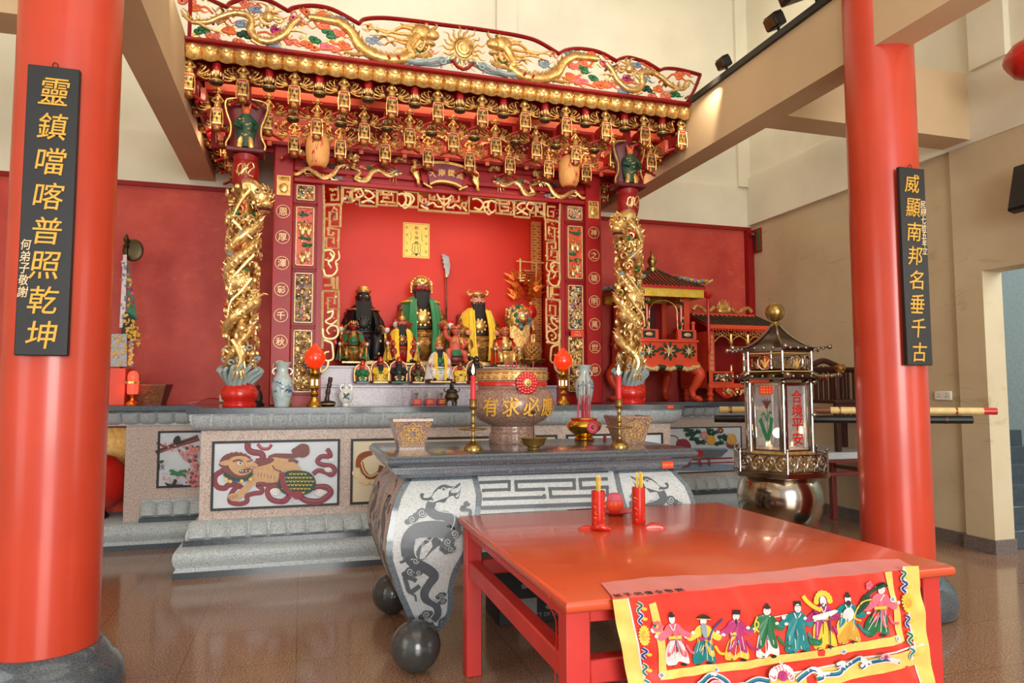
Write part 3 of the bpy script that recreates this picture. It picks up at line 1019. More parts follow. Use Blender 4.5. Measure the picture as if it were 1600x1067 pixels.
# ------------------------------------------------------------------ the carved red shrine front with its alcove
YF = 7.0
XM = 1.405
random.seed(11)
SH = thing('shrine_front', 'carved red and gold shrine front framing the red statue alcove', 'shrine', (XM, YF, Z1))
mir = lambda x: 2 * XM - x
xa, xb = at(424, 450, YF).x, at(456, 450, YF).x
xc, xd = at(497, 420, YF).x, at(505, 420, YF).x
zt = at(440, 262, YF).z
ZH0, ZH1 = at(503, 286, YF).z, zt
for sg, nm in ((0, 'L'), (1, 'R')):
    f = (lambda x: x) if sg == 0 else mir
    MB().box(f(xa), f(xb), YF - .06, YF + .12, Z1, 4.02, .012).build('pillar', 'red_frame', SH)
    m = MB().box(f(xb), f(xd - .004), YF, YF + .09, Z1, ZH0 + .01)
    m.build('panel_board', 'red_frame', SH)
m = MB().box(xa, mir(xa), YF + .0, YF + .12, ZH0, 4.02)
m.box(xb, mir(xb), YF - .05, YF, ZH0 - .02, ZH0 + .025, .006).box(xb, mir(xb), YF - .05, YF, ZH1 - .03, ZH1 + .02, .006).box(xb, mir(xb), YF - .04, YF, 3.80, 3.84).box(xb, mir(xb), YF - .06, YF, 3.93, 3.97)
m.build('header', 'red_frame', SH)
m = MB()
for k in range(9):
    x = xb + .12 + (mir(xb) - xb - .24) * k / 8
    m.box(x - .13, x + .13, YF - .012, YF, 3.85, 3.925)
m.build('header_panels', 'coral', SH)
# alcove
YA = 8.2
ax0, ax1 = xd - .15, mir(xd) + .22
m = MB().box(ax0 - .05, ax1 + .05, YA, YA + .05, Z1, 3.72)
m.build('alcove_back', 'red_alcove', SH)
m = MB().box(ax0 - .05, ax0, YF + .09, YA, Z1, 3.72).box(ax1, ax1 + .05, YF + .09, YA, Z1, 3.72).box(ax0 - .05, ax1 + .05, YF + .12, YA, 3.68, 3.74)
m.build('alcove_sides', 'red_alcove', SH)
a, b = at(830, 338, 8.14), at(845, 338, 8.14)
m = MB().mat('gold_paint').box(a.x, b.x, 8.13, 8.16, 1.9, 3.6)
m.mat('rust')
for k in range(46):
    z = 2.0 + k * .034
    m.box(a.x + .008, a.x + (.03 if k % 2 else .05), 8.126, 8.13, z, z + .012).box(b.x - (.05 if k % 2 else .03), b.x - .008, 8.126, 8.13, z, z + .012)
m.build('gilded_strip', None, SH, 0)
lamp('alcove_strip_light', 'AREA', (XM, 7.32, 3.62), 13, (1.0, .80, .64), 2.1, .12, (XM, 8.0, 2.4))
# characters down the pillars
LC = [((435, 330), '恩'), ((433, 370), '厚'), ((431.6, 410.5), '澤'), ((430.4, 452), '彰'), ((430, 492.5), '千'), ((429, 533.5), '秋'), ((428, 574), '仰')]
RCs = '神之聰明萬世尊'
for sg in (0, 1):
    for i, ((px, py), ch) in enumerate(LC):
        p = at(px, py, YF - .06)
        x = (xa + xb) / 2
        if sg: x, ch = mir(x), RCs[i]
        zz = p.z
        m = MB().tube([(x + .062 * math.cos(k * PI / 12), YF - .063, zz + .062 * math.sin(k * PI / 12)) for k in range(24)], .004, 6, False, True)
        m.text(ch, (x, YF - .0605, zz), (1, 0, 0), (0, 0, 1), .075, .004, .006)
        m.build('gilt_character', 'gold_pale', SH, 0)
    x = (xa + xb) / 2
    x = mir(x) if sg else x
    z = at(434.5, 292, YF).z
    m = MB().mat('gold_paint').box(x - .062, x + .062, YF - .068, YF - .06, z - .095, z + .095)
    m.mat('gold_dark').box(x - .05, x + .05, YF - .07, YF - .067, z + .045, z + .085)
    m.mat('gold').ball((x, YF - .07, z - .025), (.042, .012, .048), 14)
    for k in range(12):
        a = k * PI / 6
        m.ball((x + .046 * math.cos(a), YF - .07, z - .025 + .052 * math.sin(a)), .007, 6)
    for k in range(3): m.tube([(x - .04 + .03 * k, YF - .072, z + .05), (x - .025 + .03 * k, YF - .072, z + .08), (x - .01 + .03 * k, YF - .072, z + .05)], .004, 5)
    m.build('gilt_square', None, SH)


def carve(m, x0, x1, z0, z1, y, n, cols, s=1.0):
    """a shallow wood carving of curled leaves and small figures"""
    for i in range(n):
        x, z = random.uniform(x0, x1), random.uniform(z0, z1)
        m.mat(random.choice(cols))
        k = random.random()
        r = s * random.uniform(.012, .024)
        if k < .45:
            a = random.uniform(0, 6.28)
            pts = [(x + r * 1.6 * t * math.cos(a + 2.6 * t), y - .008 - .01 * t, z + r * 1.6 * t * math.sin(a + 2.6 * t)) for t in (-.6, -.2, .2, .6, 1)]
            m.tube(pts, lambda q, r=r: r * .34 * (1 - .7 * q) + .001, 5)
        elif k < .8:
            m.ball((x, y - .008, z), (r * random.uniform(.5, 1), .012, r * random.uniform(.5, 1)), 6, None, 4)
        else:
            for q in range(5):
                a = q * 1.257
                m.ball((x + r * .55 * math.cos(a), y - .01, z + r * .55 * math.sin(a)), (r * .38, .008, r * .38), 5, None, 3)


def small_figure(m, x, z, y, h, c1, c2='gold'):
    m.mat(c1).ball((x, y, z + h * .3), (h * .16, .02, h * .32), 8)
    m.ball((x - h * .13, y - .005, z + h * .5), (h * .07, .015, h * .2), 6).ball((x + h * .13, y - .005, z + h * .48), (h * .07, .015, h * .2), 6)
    m.mat(c2).ball((x, y - .005, z + h * .75), (h * .09, .016, h * .11), 8).ball((x, y - .002, z + h * .88), (h * .06, .012, h * .07), 6)


GC = ['gold_bright', 'gold', 'gold', 'gold_pale', 'gold_pale', 'green', 'coral', 'pink', 'blue_grey', 'green_dark']
pz = [(290, 314), (324, 416), (427, 505), (516, 613)]
for sg in (0, 1):
    for i, (pa, pb) in enumerate(pz):
        zc_ = 474
        x0, x1 = at(461, 400, YF).x, at(490, 400, YF).x
        z1, z0 = at(475, pa, YF).z, at(475, pb, YF).z
        if sg: x0, x1 = mir(x1), mir(x0)
        m = MB().mat('gold_pale')
        for a in ((x0, x1, z0, z0 + .012), (x0, x1, z1 - .012, z1), (x0, x0 + .012, z0, z1), (x1 - .012, x1, z0, z1)):
            m.box(a[0], a[1], YF - .03, YF, a[2], a[3], .003)
        m.mat('red_dark')
        e = .03
        for a in ((x0 - e, x1 + e, z0 - e, z0 - e + .014), (x0 - e, x1 + e, z1 + e - .014, z1 + e), (x0 - e, x0 - e + .014, z0 - e, z1 + e), (x1 + e - .014, x1 + e, z0 - e, z1 + e)):
            m.box(a[0], a[1], YF - .012, YF, a[2], a[3], .003)
        m.mat('vermilion' if i < 2 else 'maroon').box(x0 + .01, x1 - .01, YF - .004, YF - .001, z0 + .01, z1 - .01)
        if i == 1:
            xm_, hh = (x0 + x1) / 2, (z1 - z0)
            small_figure(m, xm_ - .022, z0 + hh * .50, YF - .012, .17, 'gold_bright')
            small_figure(m, xm_ + .035, z0 + hh * .50, YF - .012, .15, 'gold')
            small_figure(m, xm_ - .02, z0 + hh * .03, YF - .012, .15, 'gold_bright')
            small_figure(m, xm_ + .03, z0 + hh * .10, YF - .012, .15, 'gold_pale')
            for zz in (.47, .86, .36):
                m.mat('green')
                for k in range(7): m.ball((random.uniform(x0 + .025, x1 - .025), YF - .012, z0 + hh * zz + random.uniform(-.012, .012)), (.022, .014, .012), 6, None, 4)
            carve(m, x0 + .02, x1 - .02, z0 + .02, z1 - .02, YF - .004, 46, GC, .8)
        else:
            n = int(60 + 330 * (z1 - z0))
            carve(m, x0 + .02, x1 - .02, z0 + .022, z1 - .022, YF - .006, n, GC if i != 3 else ['gold_bright', 'gold', 'gold_pale', 'gold_dark'], 1.0)
        m.build('carved_panel', None, SH)
    xq = at(452, 590, YF).x
    xq = mir(xq) if sg else xq
    m = MB()
    carve(m, xq - .03, xq + .02, Z1 + .02, Z1 + .27, YF - .06, 46, ['gold_bright', 'gold'], 1.0)
    m.build('pillar_foot_scroll', None, SH)
# gilt lattice round the opening
YL = YF - .012


def lz(zx, zy, ox=340, oy=230, sc=4.447):
    p = at(ox + zx / sc, oy + zy / sc, YL)
    return (p.x, p.z)


bars = [[(735, 250), (862, 262), (862, 395), (738, 395), (735, 250)], [(775, 292), (838, 296), (838, 368), (790, 368), (790, 330), (818, 332)],
        [(740, 402), (856, 402), (852, 552), (778, 548), (778, 450), (828, 452), (828, 502), (802, 502)], [(740, 402), (736, 700), (730, 850)],
        [(766, 560), (842, 572), (838, 704), (756, 702), (756, 628), (806, 630), (806, 672)],
        [(770, 560), (770, 610), (800, 612), (802, 590)],
        [(730, 1000), (842, 1000), (842, 1124), (766, 1124), (766, 1046), (812, 1046), (812, 1090)], [(728, 1000), (726, 1300)],
        [(730, 900), (790, 905), (790, 960), (740, 960)], [(805, 905), (805, 985), (830, 985), (832, 900)],
        [(732, 1280), (726, 1400)], [(840, 1130), (836, 1260)]]
curls = [[(740, 720), (780, 715), (810, 740), (790, 790), (745, 780)], [(735, 850), (750, 890), (800, 890), (830, 850), (820, 800), (845, 770), (840, 720)], [(780, 735), (800, 770), (770, 800), (790, 840)],
         [(760, 1150), (800, 1140), (790, 1180), (750, 1210), (790, 1230), (830, 1200)], [(730, 1260), (740, 1320), (800, 1330), (835, 1300), (830, 1250), (790, 1240), (760, 1270), (775, 1300)],
         [(740, 1340), (790, 1360), (800, 1400), (800, 1470), (750, 1480), (745, 1430), (775, 1420)], [(770, 1480), (760, 1530), (720, 1560), (715, 1530)]]
top = [[(872, 278), (985, 286), (985, 300), (935, 300), (935, 385), (870, 380), (870, 278)], [(895, 310), (920, 312), (920, 350), (890, 350)], [(940, 272), (1105, 290), (1105, 412), (985, 405), (985, 365), (940, 362)],
       [(1112, 296), (1250, 312), (1248, 408), (1112, 400), (1112, 296)], [(1140, 325), (1220, 334), (1218, 384), (1150, 378), (1150, 350), (1190, 352)]]
tcurl = [[(950, 300), (990, 290), (1010, 330), (975, 350), (960, 325)], [(1020, 300), (1060, 310), (1085, 340), (1050, 360), (1020, 340)], [(1000, 385), (1050, 370), (1090, 390)],
         [(1255, 330), (1290, 325), (1310, 370), (1280, 410), (1255, 385)], [(1300, 330), (1340, 350), (1330, 400), (1300, 425), (1280, 400)]]
for sg in (0, 1):
    f = (lambda x: x) if sg == 0 else mir
    for nm, BB, CC in (('side_lattice', bars, curls), ('top_lattice', top, tcurl)):
        m = MB().mat('gold_pale')
        for b in BB:
            P = [lz(*q) for q in b]
            m.tube([(f(x), YL, z) for x, z in P], .0125, 4, True, nrm=(0, 1, 0))
        for c in CC:
            P = [lz(*q) for q in c]
            m.tube([(f(x), YL, z) for x, z in P], lambda k: .014 - .005 * k, 6, True, False, 5)
        zs = [lz(*q) for b in BB for q in b]
        x0, x1 = min(f(p[0]) for p in zs), max(f(p[0]) for p in zs)
        z0, z1 = min(p[1] for p in zs), max(p[1] for p in zs)
        carve(m, x0 + .015, x1 - .015, z0 + .015, z1 - .015, YL + .012, 90 if nm[0] == 's' else 60, ['gold_pale', 'gold_pale', 'coral', 'blue_grey', 'pink', 'gold'], .8)
        m.build(nm, None, SH)
# centre of the top lattice, drawn in the closer view
m = MB().mat('gold_pale')
for b in ([(250, 640), (250, 940), (1095, 1000), (1100, 700)], [(0, 620), (250, 640)], [(1100, 700), (1600, 745)], [(675, 700), (680, 975)], [(280, 690), (280, 800)], [(440, 680), (440, 760), (520, 770), (520, 700)], [(830, 700), (830, 800), (930, 800), (930, 700)],
          [(320, 760), (380, 760), (380, 830), (320, 830), (320, 760)], [(980, 820), (1045, 825), (1045, 890), (980, 885), (980, 820)], [(0, 880), (240, 895)], [(1110, 960), (1420, 975)]):
    P = [lz(q[0], q[1], 630, 240, 10.667) for q in b]
    m.tube([(x, YL, z) for x, z in P], .0125, 4, True, nrm=(0, 1, 0))
for c in ([(560, 670), (600, 740), (680, 760), (760, 740), (810, 690)], [(580, 740), (640, 820), (680, 860), (740, 820), (790, 760)], [(400, 860), (500, 820), (560, 880), (650, 890)], [(720, 890), (800, 900), (880, 860), (960, 920)], [(290, 860), (350, 900), (420, 920)], [(1000, 900), (1060, 960)],
          [(1150, 760), (1250, 760), (1330, 840), (1280, 930), (1180, 900)], [(1350, 900), (1420, 880), (1400, 790)], [(20, 660), (120, 680), (180, 760), (100, 860), (30, 840)]):
    P = [lz(q[0], q[1], 630, 240, 10.667) for q in c]
    m.tube([(x, YL, z) for x, z in P], .012, 6, True, False, 5)
a, b = lz(270, 700, 630, 240, 10.667), lz(1090, 950, 630, 240, 10.667)
carve(m, a[0], b[0], b[1] + .01, a[1], YL + .008, 60, ['gold_pale', 'gold', 'coral', 'pink', 'blue_grey'], .8)
m.build('top_lattice_centre', None, SH)
# gilt dragons along the header
def dragon_px(m, pts, Y, rmax, ox, oy, sc, mirror=False, col='gold_bright', head=True, nn=8):
    P = [at(ox + x / sc, oy + y / sc, Y) for x, y in pts]
    if mirror: P = [Vector((mir(p.x), p.y, p.z)) for p in P]
    m.mat(col)
    C = catmull(P, 7)
    n = len(C)
    m.tube(C, lambda k: rmax * (.25 + .75 * math.sin(PI * min(1, .08 + k * .75))), nn)
    for i in range(2, n - 1, 2):
        t = (C[i + 1] - C[i - 1]).normalized()
        up = Vector((-t.z, 0, t.x))
        if up.z < 0: up = -up
        k = i / n
        r = rmax * (.25 + .75 * math.sin(PI * min(1, .08 + k * .75)))
        m.tube([C[i] + up * r * .8, C[i] + up * r * 1.7 - t * r * .5], lambda q, r=r: r * .32 * (1 - q) + .001, 4)
    if head:
        h, t = C[-1], (C[-1] - C[-3]).normalized()
        up = Vector((-t.z, 0, t.x))
        if up.z < 0: up = -up
        r = rmax
        m.ball(h, (r * 1.3, r * 1.1, r * 1.2), 10).ball(h + t * r * 1.5 - up * r * .2, (r * 1.0, r * .8, r * .55), 8).ball(h + t * r * 1.3 - up * r * .9, (r * .8, r * .6, r * .3), 8)
        for s_ in (-1, 1):
            m.tube([h + up * r * .9 + Vector((0, s_ * r * .4, 0)), h + up * r * 2.2 - t * r * .8 + Vector((0, s_ * r * .5, 0)), h + up * r * 2.4 - t * r * 2.0], lambda q, r=r: r * .3 * (1 - q) + .001, 5)
        for a in range(7):
            b = -1.2 + .4 * a
            d = (-t * math.cos(b) + up * math.sin(b))
            m.tube([h + d * r, h + d * r * 2.2 + up * r * .3, h + d * r * 3.4 - up * r * .2 * (a % 2)], lambda q, r=r: r * .34 * (1 - q) + .001, 5)
    # legs
    for i in (n // 4, (2 * n) // 3):
        t = (C[i + 1] - C[i - 1]).normalized()
        dn = Vector((t.z, 0, -t.x))
        if dn.z > 0: dn = -dn
        r = rmax
        q = C[i] + dn * r * 2.4 + t * r * 1.2
        m.tube([C[i], C[i] + dn * r * 1.4 - t * r * .3, q], lambda k, r=r: r * (.6 - .3 * k), 6)
        for a in (-.6, 0, .6): m.tube([q, q + (t * math.cos(a) + dn * math.sin(a)) * r * 1.3], lambda k, r=r: r * .25 * (1 - k) + .001, 4)


def cloud(m, c, r, col, nrm=(0, -1, 0), seed=0):
    """a carved cloud: overlapping discs with a raised curl"""
    rnd = random.Random(seed)
    c = Vector(c)
    m.mat(col)
    for k in range(4):
        d = Vector((rnd.uniform(-1, 1), 0, rnd.uniform(-.5, .5))) * r
        m.ball(c + d * .8, (r * .62, r * .28, r * .48), 10, None, 5)
    pts = [c + Vector((r * .55 * (1 - .8 * k / 10) * math.cos(k * .75), -r * .28, r * .45 * (1 - .8 * k / 10) * math.sin(k * .75))) for k in range(11)]
    m.tube(pts, r * .10, 5)
    m.tube([c + Vector((r * .5, 0, -r * .1)), c + Vector((r * 1.2, 0, -r * .5)), c + Vector((r * 1.9, 0, -r * .2))], lambda q: r * .22 * (1 - q) + .001, 6, True, False, 4)


for sg in (0, 1):
    m = MB()
    random.seed(3)
    dragon_px(m, [(450, 130), (540, 190), (620, 150), (680, 180), (740, 215), (800, 190), (850, 130), (920, 120)], YF - .035, .027, 340, 230, 4.447, sg == 1)
    dragon_px(m, [(930, 140), (990, 170), (960, 220), (1030, 235), (1070, 180), (1120, 160), (1190, 200), (1240, 190)], YF - .035, .028, 340, 230, 4.447, sg == 1)
    for i, (x, y, c) in enumerate(((480, 190, 'blue_grey'), (640, 120, 'green'), (640, 190, 'coral'), (790, 130, 'green_dark'), (840, 215, 'blue_grey'), (700, 150, 'pink'), (1060, 140, 'green'), (1230, 155, 'blue_grey'), (590, 150, 'blue_grey'), (1010, 140, 'coral'), (900, 190, 'coral'), (1300, 200, 'pink'))):
        p = at(340 + x / 4.447, 230 + y / 4.447, YF - .016)
        cloud(m, (mir(p.x) if sg else p.x, p.y, p.z), .03, c, seed=i)
    m.build('header_dragons', None, SH)
    for k, (px, py) in enumerate(((552, 246), (626, 250), (467, 240))):
        p = at(px, py, YF - .06)
        x = mir(p.x) if sg else p.x
        m = MB()
        for q in range(12): m.ball((x + random.uniform(-.055, .055), YF - .06 + random.uniform(-.01, .01), p.z + random.uniform(-.035, .035)), random.uniform(.014, .026), 7, None, 5)
        m.tube([(x - .05, YF - .07, p.z), (x - .02, YF - .085, p.z + .025), (x, YF - .08, p.z), (x + .025, YF - .085, p.z + .025), (x + .055, YF - .07, p.z)], .012, 6, True, False, 4)
        m.build('gilt_beam_end', 'gold_bright', SH)
# name plaque and its two bearers
zc = lambda x, y, Y=YF - .1: at(630 + x / 10.667, 240 + y / 10.667, Y)
cpl = zc(700, 340)
t = thing('name_plaque', 'fan-shaped purple name plaque with four gold characters over the alcove', 'plaque', (cpl.x, YF - .1, cpl.z))


def arcband(m, mat, top, bot, y0, y1, n=14):
    m.mat(mat)
    A, B = catmull([Vector((q[0], q[1], 0)) for q in top], n), catmull([Vector((q[0], q[1], 0)) for q in bot], n)
    ra = [zc(p.x, p.y) for p in A]; rb = [zc(p.x, p.y) for p in B]
    k = min(len(ra), len(rb))
    for i in range(k - 1):
        m.poly([Vector((p.x, y0, p.z)) for p in (ra[i], ra[i + 1], rb[i + 1], rb[i])], (0, y1 - y0, 0))


m = MB()
arcband(m, 'purple_board', [(380, 190), (700, 170), (1050, 270)], [(440, 490), (700, 480), (960, 540)], YF - .1, YF - .04)
m.build('board', None, t, 0)
m = MB()
arcband(m, 'gold_paint', [(355, 175), (480, 138), (700, 140), (900, 180), (1075, 245)], [(365, 200), (490, 180), (700, 183), (890, 220), (1060, 275)], YF - .125, YF - .06)
arcband(m, 'gold_paint', [(440, 500), (560, 455), (700, 455), (850, 490), (970, 550)], [(440, 530), (560, 490), (700, 490), (850, 525), (965, 580)], YF - .125, YF - .06)
m.build('gilt_border', None, t, 0)
m = MB()
for pts in ([(280, 230), (340, 480), (430, 540), (400, 200)], [(1120, 330), (1040, 560), (960, 560), (1050, 280)]):
    m.mat('red_frame').poly([Vector((zc(*q).x, YF - .07, zc(*q).z)) for q in pts], (0, .03, 0))
for pts in ([(340, 490), (400, 530), (480, 570)], [(1070, 545), (1000, 570), (930, 605)]):
    m.mat('gold_paint').tube([zc(*q) for q in pts], .011, 6)
m.build('scroll_ends', None, t, 0)
m = MB()
for ch, x, y in (('天', 492, 325), ('南', 645, 320), ('鎮', 800, 325), ('威', 945, 365)):
    p = zc(x, y)
    m.text(ch, (p.x, YF - .1005, p.z), (1, 0, -.1), (.03, 0, 1), .078, .004, .010, .07)
m.build('characters', 'gold_paint', t, 0)
for nm, lab, x0, sg in (('bearer_figurine', 'small gilt figurine standing at the plaque side with the character for sky', 200, 1), ('bearer_figurine', 'small gilt figurine standing at the plaque side closest to the pagoda lantern', 1190, -1)):
    yo = 0 if sg > 0 else 100
    b = zc(x0 + 20, 515 + yo)
    t = thing(nm, lab, 'figurine', (b.x, YF - .09, b.z), 'gilt figurines holding the plaque')
    B = lambda x, y: zc(x, y + yo, YF - .09)
    m = MB().loft([[B(x0 + dx * k + o, y) + Vector((0, -abs(.02 * math.sin(a)) if False else .022 * math.sin(a), 0)) * 1 for k, a in [(math.cos(2 * PI * q / 8), 2 * PI * q / 8) for q in range(8)]] for y, dx, o in ((500, 22, 45), (440, 26, 45), (400, 50, 30), (340, 62, 10), (300, 50, 15), (250, 60, 0), (200, 48, 0), (175, 26, 0))])
    m.tube([B(x0 + sg * 40, 200), B(x0 + sg * 90, 190), B(x0 + sg * 140, 235)], .013, 7).tube([B(x0 - sg * 45, 210), B(x0 - sg * 60, 280), B(x0 - sg * 20, 320)], .013, 7)
    m.tube([B(x0 + 40, 420), B(x0 + 60, 515)], .016, 7)
    m.build('body', 'gold', t)
    m = MB().ball(B(x0 - 5, 145), (.024, .022, .028), 10).ball(B(x0 - 5, 118), (.034, .03, .014), 10).ball(B(x0 - 5 + sg * 8, 150) + Vector((0, -.022, 0)), .006, 6)
    m.build('head', 'gold', t)
# yellow talisman on the alcove wall
a, b = at(630, 347, YA - .004), at(671, 404, YA - .004)
t = tag(None or MB().mat('talisman').box(a.x, b.x, YA - .004, YA - .001, b.z, a.z).build('talisman_paper', None, None, 0), 'yellow paper talisman with red border and black writing on the alcove wall', 'paper')
m = MB().mat('red_lacquer')
for q in ((a.x + .01, b.x - .01, a.z - .016, a.z - .012), (a.x + .01, b.x - .01, b.z + .012, b.z + .016), (a.x + .01, a.x + .014, b.z + .012, a.z - .012), (b.x - .014, b.x - .01, b.z + .012, a.z - .012)):
    m.box(q[0], q[1], YA - .006, YA - .004, q[2], q[3])
m.build('border', None, t, 0)
m = MB().mat('ink')
xm_ = (a.x + b.x) / 2
def talis(s_, x, z0, z1, h):
    n = len(s_)
    for i, c in enumerate(s_): m.text(c, (x, YA - .0045, z0 + (z1 - z0) * i / max(1, n - 1)), (1, 0, 0), (0, 0, 1), h, .001, .002)
talis('敕令神威', xm_, a.z - .06, a.z - .24, .045)
talis('玄天上帝', xm_ - .115, a.z - .06, b.z + .08, .03)
talis('鎮宅平安', xm_ + .115, a.z - .06, b.z + .08, .03)
d = Draw(m, lambda u, v, h: (xm_ + u, YA - .0045 - h, b.z + v))
for s_ in (-1, 1):
    d.stroke([(0, .19), (s_ * .04, .16), (s_ * .05, .08), (s_ * .03, .05), (s_ * .06, .03)], .006, 4).stroke([(s_ * .015, .15), (s_ * .02, .06), (0, .03)], .006, 4)
    d.stroke([(s_ * .07, .3), (s_ * .06, .25), (s_ * .075, .2)], .004, 4)
d.dot(0, .04, .016)
m.build('writing', None, t, 0)
# ------------------------------------------------------------------ the canopy: crest, cornice, tiers of brackets
CX0, CX1, CY = -.985, 3.78, 6.2
CN = thing('canopy', 'deep carved canopy with dragon crest, gold cornice and tiers of gilt brackets', 'canopy', (XC, CY, 4.3))
m = MB().box(CX0, CX1, CY + .2, CY + .26, 4.20, 4.44).box(CX0, CX1, CY + .02, 8.5, 4.405, 4.44)
m.box(CX0, CX0 + .04, CY + .16, 8.4, 4.2, 4.39).box(CX1 - .04, CX1, CY + .16, 8.4, 4.2, 4.39)
m.build('fascia', 'red_dark', CN)
# the gilt cornice of lobes
m = MB()
n = 37
zA, zB = 4.29, 4.425
for i in range(n):
    w = (CX1 - CX0) / n

    def fn(u, v, i=i):
        a = 2 * u - 1
        b = .05 * (1 - abs(a) ** 2.4) ** .5 if abs(a) < 1 else 0
        drop = .03 * (1 - abs(a) ** 2)
        prof = math.sin(PI * (.12 + .88 * v) * .85)
        z = zB - (zB - zA) * v + (drop * -1 if v > .99 else -drop * v * v) + .012 * v
        return (CX0 + (i + u) * w, CY + .05 - .04 * prof - b * prof, z)
    m.grid(8, 7, fn)
m.box(CX0, CX1, CY + .03, CY + .08, zA + .02, zB)
m.build('cornice', 'gold', CN)
m = MB()
for i in range(n):
    w = (CX1 - CX0) / n
    x = CX0 + (i + .5) * w
    m.tube([(x + .052 * math.cos(a), CY - .038 + .018 * abs(math.cos(a)) , 4.375 + .03 * math.sin(a)) for a in [PI + PI * k / 8 for k in range(9)]], .0055, 5)
    m.ball((x, CY - .038, 4.365), (.022, .012, .024), 7, None, 5)
m.build('cornice_pearls', 'gold_bright', CN)
MB().box(CX0, CX1, CY - .03, CY + .06, 4.425, 4.455, .006).build('rail', 'red_dark', CN)

# one bracket: red arm, gilt figurine, pierced lantern box, two carved wings
def bracket(x, y, z):
    a = MB().mat('red_frame')
    a.box(x - .026, x + .026, y + .02, y + .2, z + .03, z + .14, .006).box(x - .04, x + .04, y - .035, y + .06, z - .035, z - .002, .01)
    a.tube([(x - .11, y + .12, z - .03), (x - .06, y + .10, z - .01), (x, y + .07, z + .0), (x + .06, y + .10, z - .01), (x + .11, y + .12, z - .03)], .015, 6, True, False, 3)
    a.mat('gold_dark').ball((x - .115, y + .115, z - .03), .016, 7).ball((x + .115, y + .115, z - .03), .016, 7)
    o = a.build('bracket', None, CN)
    f = MB().lathe([(.020, .150), (.034, .165), (.030, .20), (.020, .225), (.030, .25), (.024, .272), (.012, .285), (.020, .295), (.026, .312), (.018, .332), (.006, .345), (.0, .352)], (x, y, z), 10)
    for s in (-1, 1):
        f.tube([(x + s * (.030 + .014 * math.cos(k * PI / 4)), y, z + .318 + .016 * math.sin(k * PI / 4)) for k in range(8)], .004, 5, False, True)
        f.tube([(x + s * .022, y - .012, z + .25), (x + s * .045, y - .02, z + .215), (x + s * .02, y - .03, z + .20)], .009, 5, True, False, 3)
    f.build('figurine', 'gold', o)
    b = MB().mat('gold_dark').box(x - .036, x + .036, y - .036, y + .036, z + .015, z + .125, .005)
    b.mat('gold_pale').box(x - .041, x + .041, y - .041, y + .041, z + .118, z + .148, .005).box(x - .041, x + .041, y - .041, y + .041, z + .0, z + .02, .005).mat('red_frame').box(x - .034, x + .034, y - .0425, y + .0425, z + .124, z + .14)
    for dx, dz in ((-.018, .095), (.018, .095), (0, .055)):
        b.mat('ink')
        for sx, sy in ((0, -1),):
            b.poly([(x + dx, y - .0372, z + dz + .017), (x + dx - .012, y - .0372, z + dz), (x + dx, y - .0372, z + dz - .017), (x + dx + .012, y - .0372, z + dz)])
        for s in (-1, 1):
            b.poly([(x + s * .0372, y + dx, z + dz + .017), (x + s * .0372, y + dx - .012, z + dz), (x + s * .0372, y + dx, z + dz - .017), (x + s * .0372, y + dx + .012, z + dz)])
    b.mat('gold')
    for s in (-1, 1): b.tube([(x + s * .047, y - .04, z - .03), (x + s * .052, y - .04, z + .05), (x + s * .043, y - .04, z + .14)], .006, 5)
    b.mat('gold_dark').lathe([(.03, -.05), (.042, -.03), (.04, -.004)], (x, y, z), 10)
    b.build('lantern_box', None, o)
    random.seed(5)
    for s in (-1, 1):
        w = MB()
        for k in range(5):
            a0 = -.5 + .42 * k
            w.tube([(x + s * .06, y + .03, z + .17), (x + s * (.06 + .06 * math.cos(a0)), y + .02, z + .17 + .06 * math.sin(a0)), (x + s * (.06 + .105 * math.cos(a0 + .15)), y + .015, z + .175 + .09 * math.sin(a0 + .15)), (x + s * (.06 + .1 * math.cos(a0 + .4)), y + .01, z + .175 + .08 * math.sin(a0 + .4))], lambda q: .011 * (1 - .5 * q), 5, True, False, 3)
        for k in range(5): w.ball((x + s * random.uniform(.08, .15), y + .01, z + random.uniform(.16, .25)), random.uniform(.008, .014), 6, None, 4)
        w.build('carved_wing', 'gold_dark', o)
    return o


dx = .4255
b0 = bracket(-.96, 6.30, 4.03)
R1 = [(-.96 + dx * i, 6.30, 4.03) for i in range(12)]
R2 = [(-.76 + dx * i, 6.55, 3.85) for i in range(11)]
R3 = [(-.53 + .4215 * i, 6.76, 3.745) for i in range(10)]
base = Vector(R1[0])
for P in R1[1:] + R2 + R3:
    o = dup(b0)
    o.location = Vector(b0.location) + (Vector(P) - base)
for k in range(1, 6):          # the returns down both sides
    for x in (-.955, 3.70):
        o = dup(b0)
        o.location = Vector(b0.location) + (Vector((x, 6.30 + .41 * k, 4.03)) - base)
    if k < 5:
        for x in (-.76, 3.5):
            o = dup(b0)
            o.location = Vector(b0.location) + (Vector((x, 6.55 + .41 * k, 3.85)) - base)


def cup(x, y, z):
    m = MB().mat('red_frame').lathe([(.034, .10), (.038, .13), (.034, .17)], (x, y, z), 14)
    m.mat('gold_dark').lathe([(.03, .04), (.026, .07), (.034, .105)], (x, y, z), 14)
    m.mat('gold_pale')
    for k in range(6): m.ball((x + .032 * math.cos(k * PI / 3), y + .032 * math.sin(k * PI / 3), z + .085), (.010, .010, .024), 6, None, 4)
    m.mat('bronze').lathe([(.02, -.02), (.05, -.008), (.058, .012), (.052, .03), (.03, .042)], (x, y, z), 16)
    m.mat('gold').lathe([(.0575, .008), (.0605, .014), (.0575, .02)], (x, y, z), 16)
    return m.build('bracket_cup', None, CN)


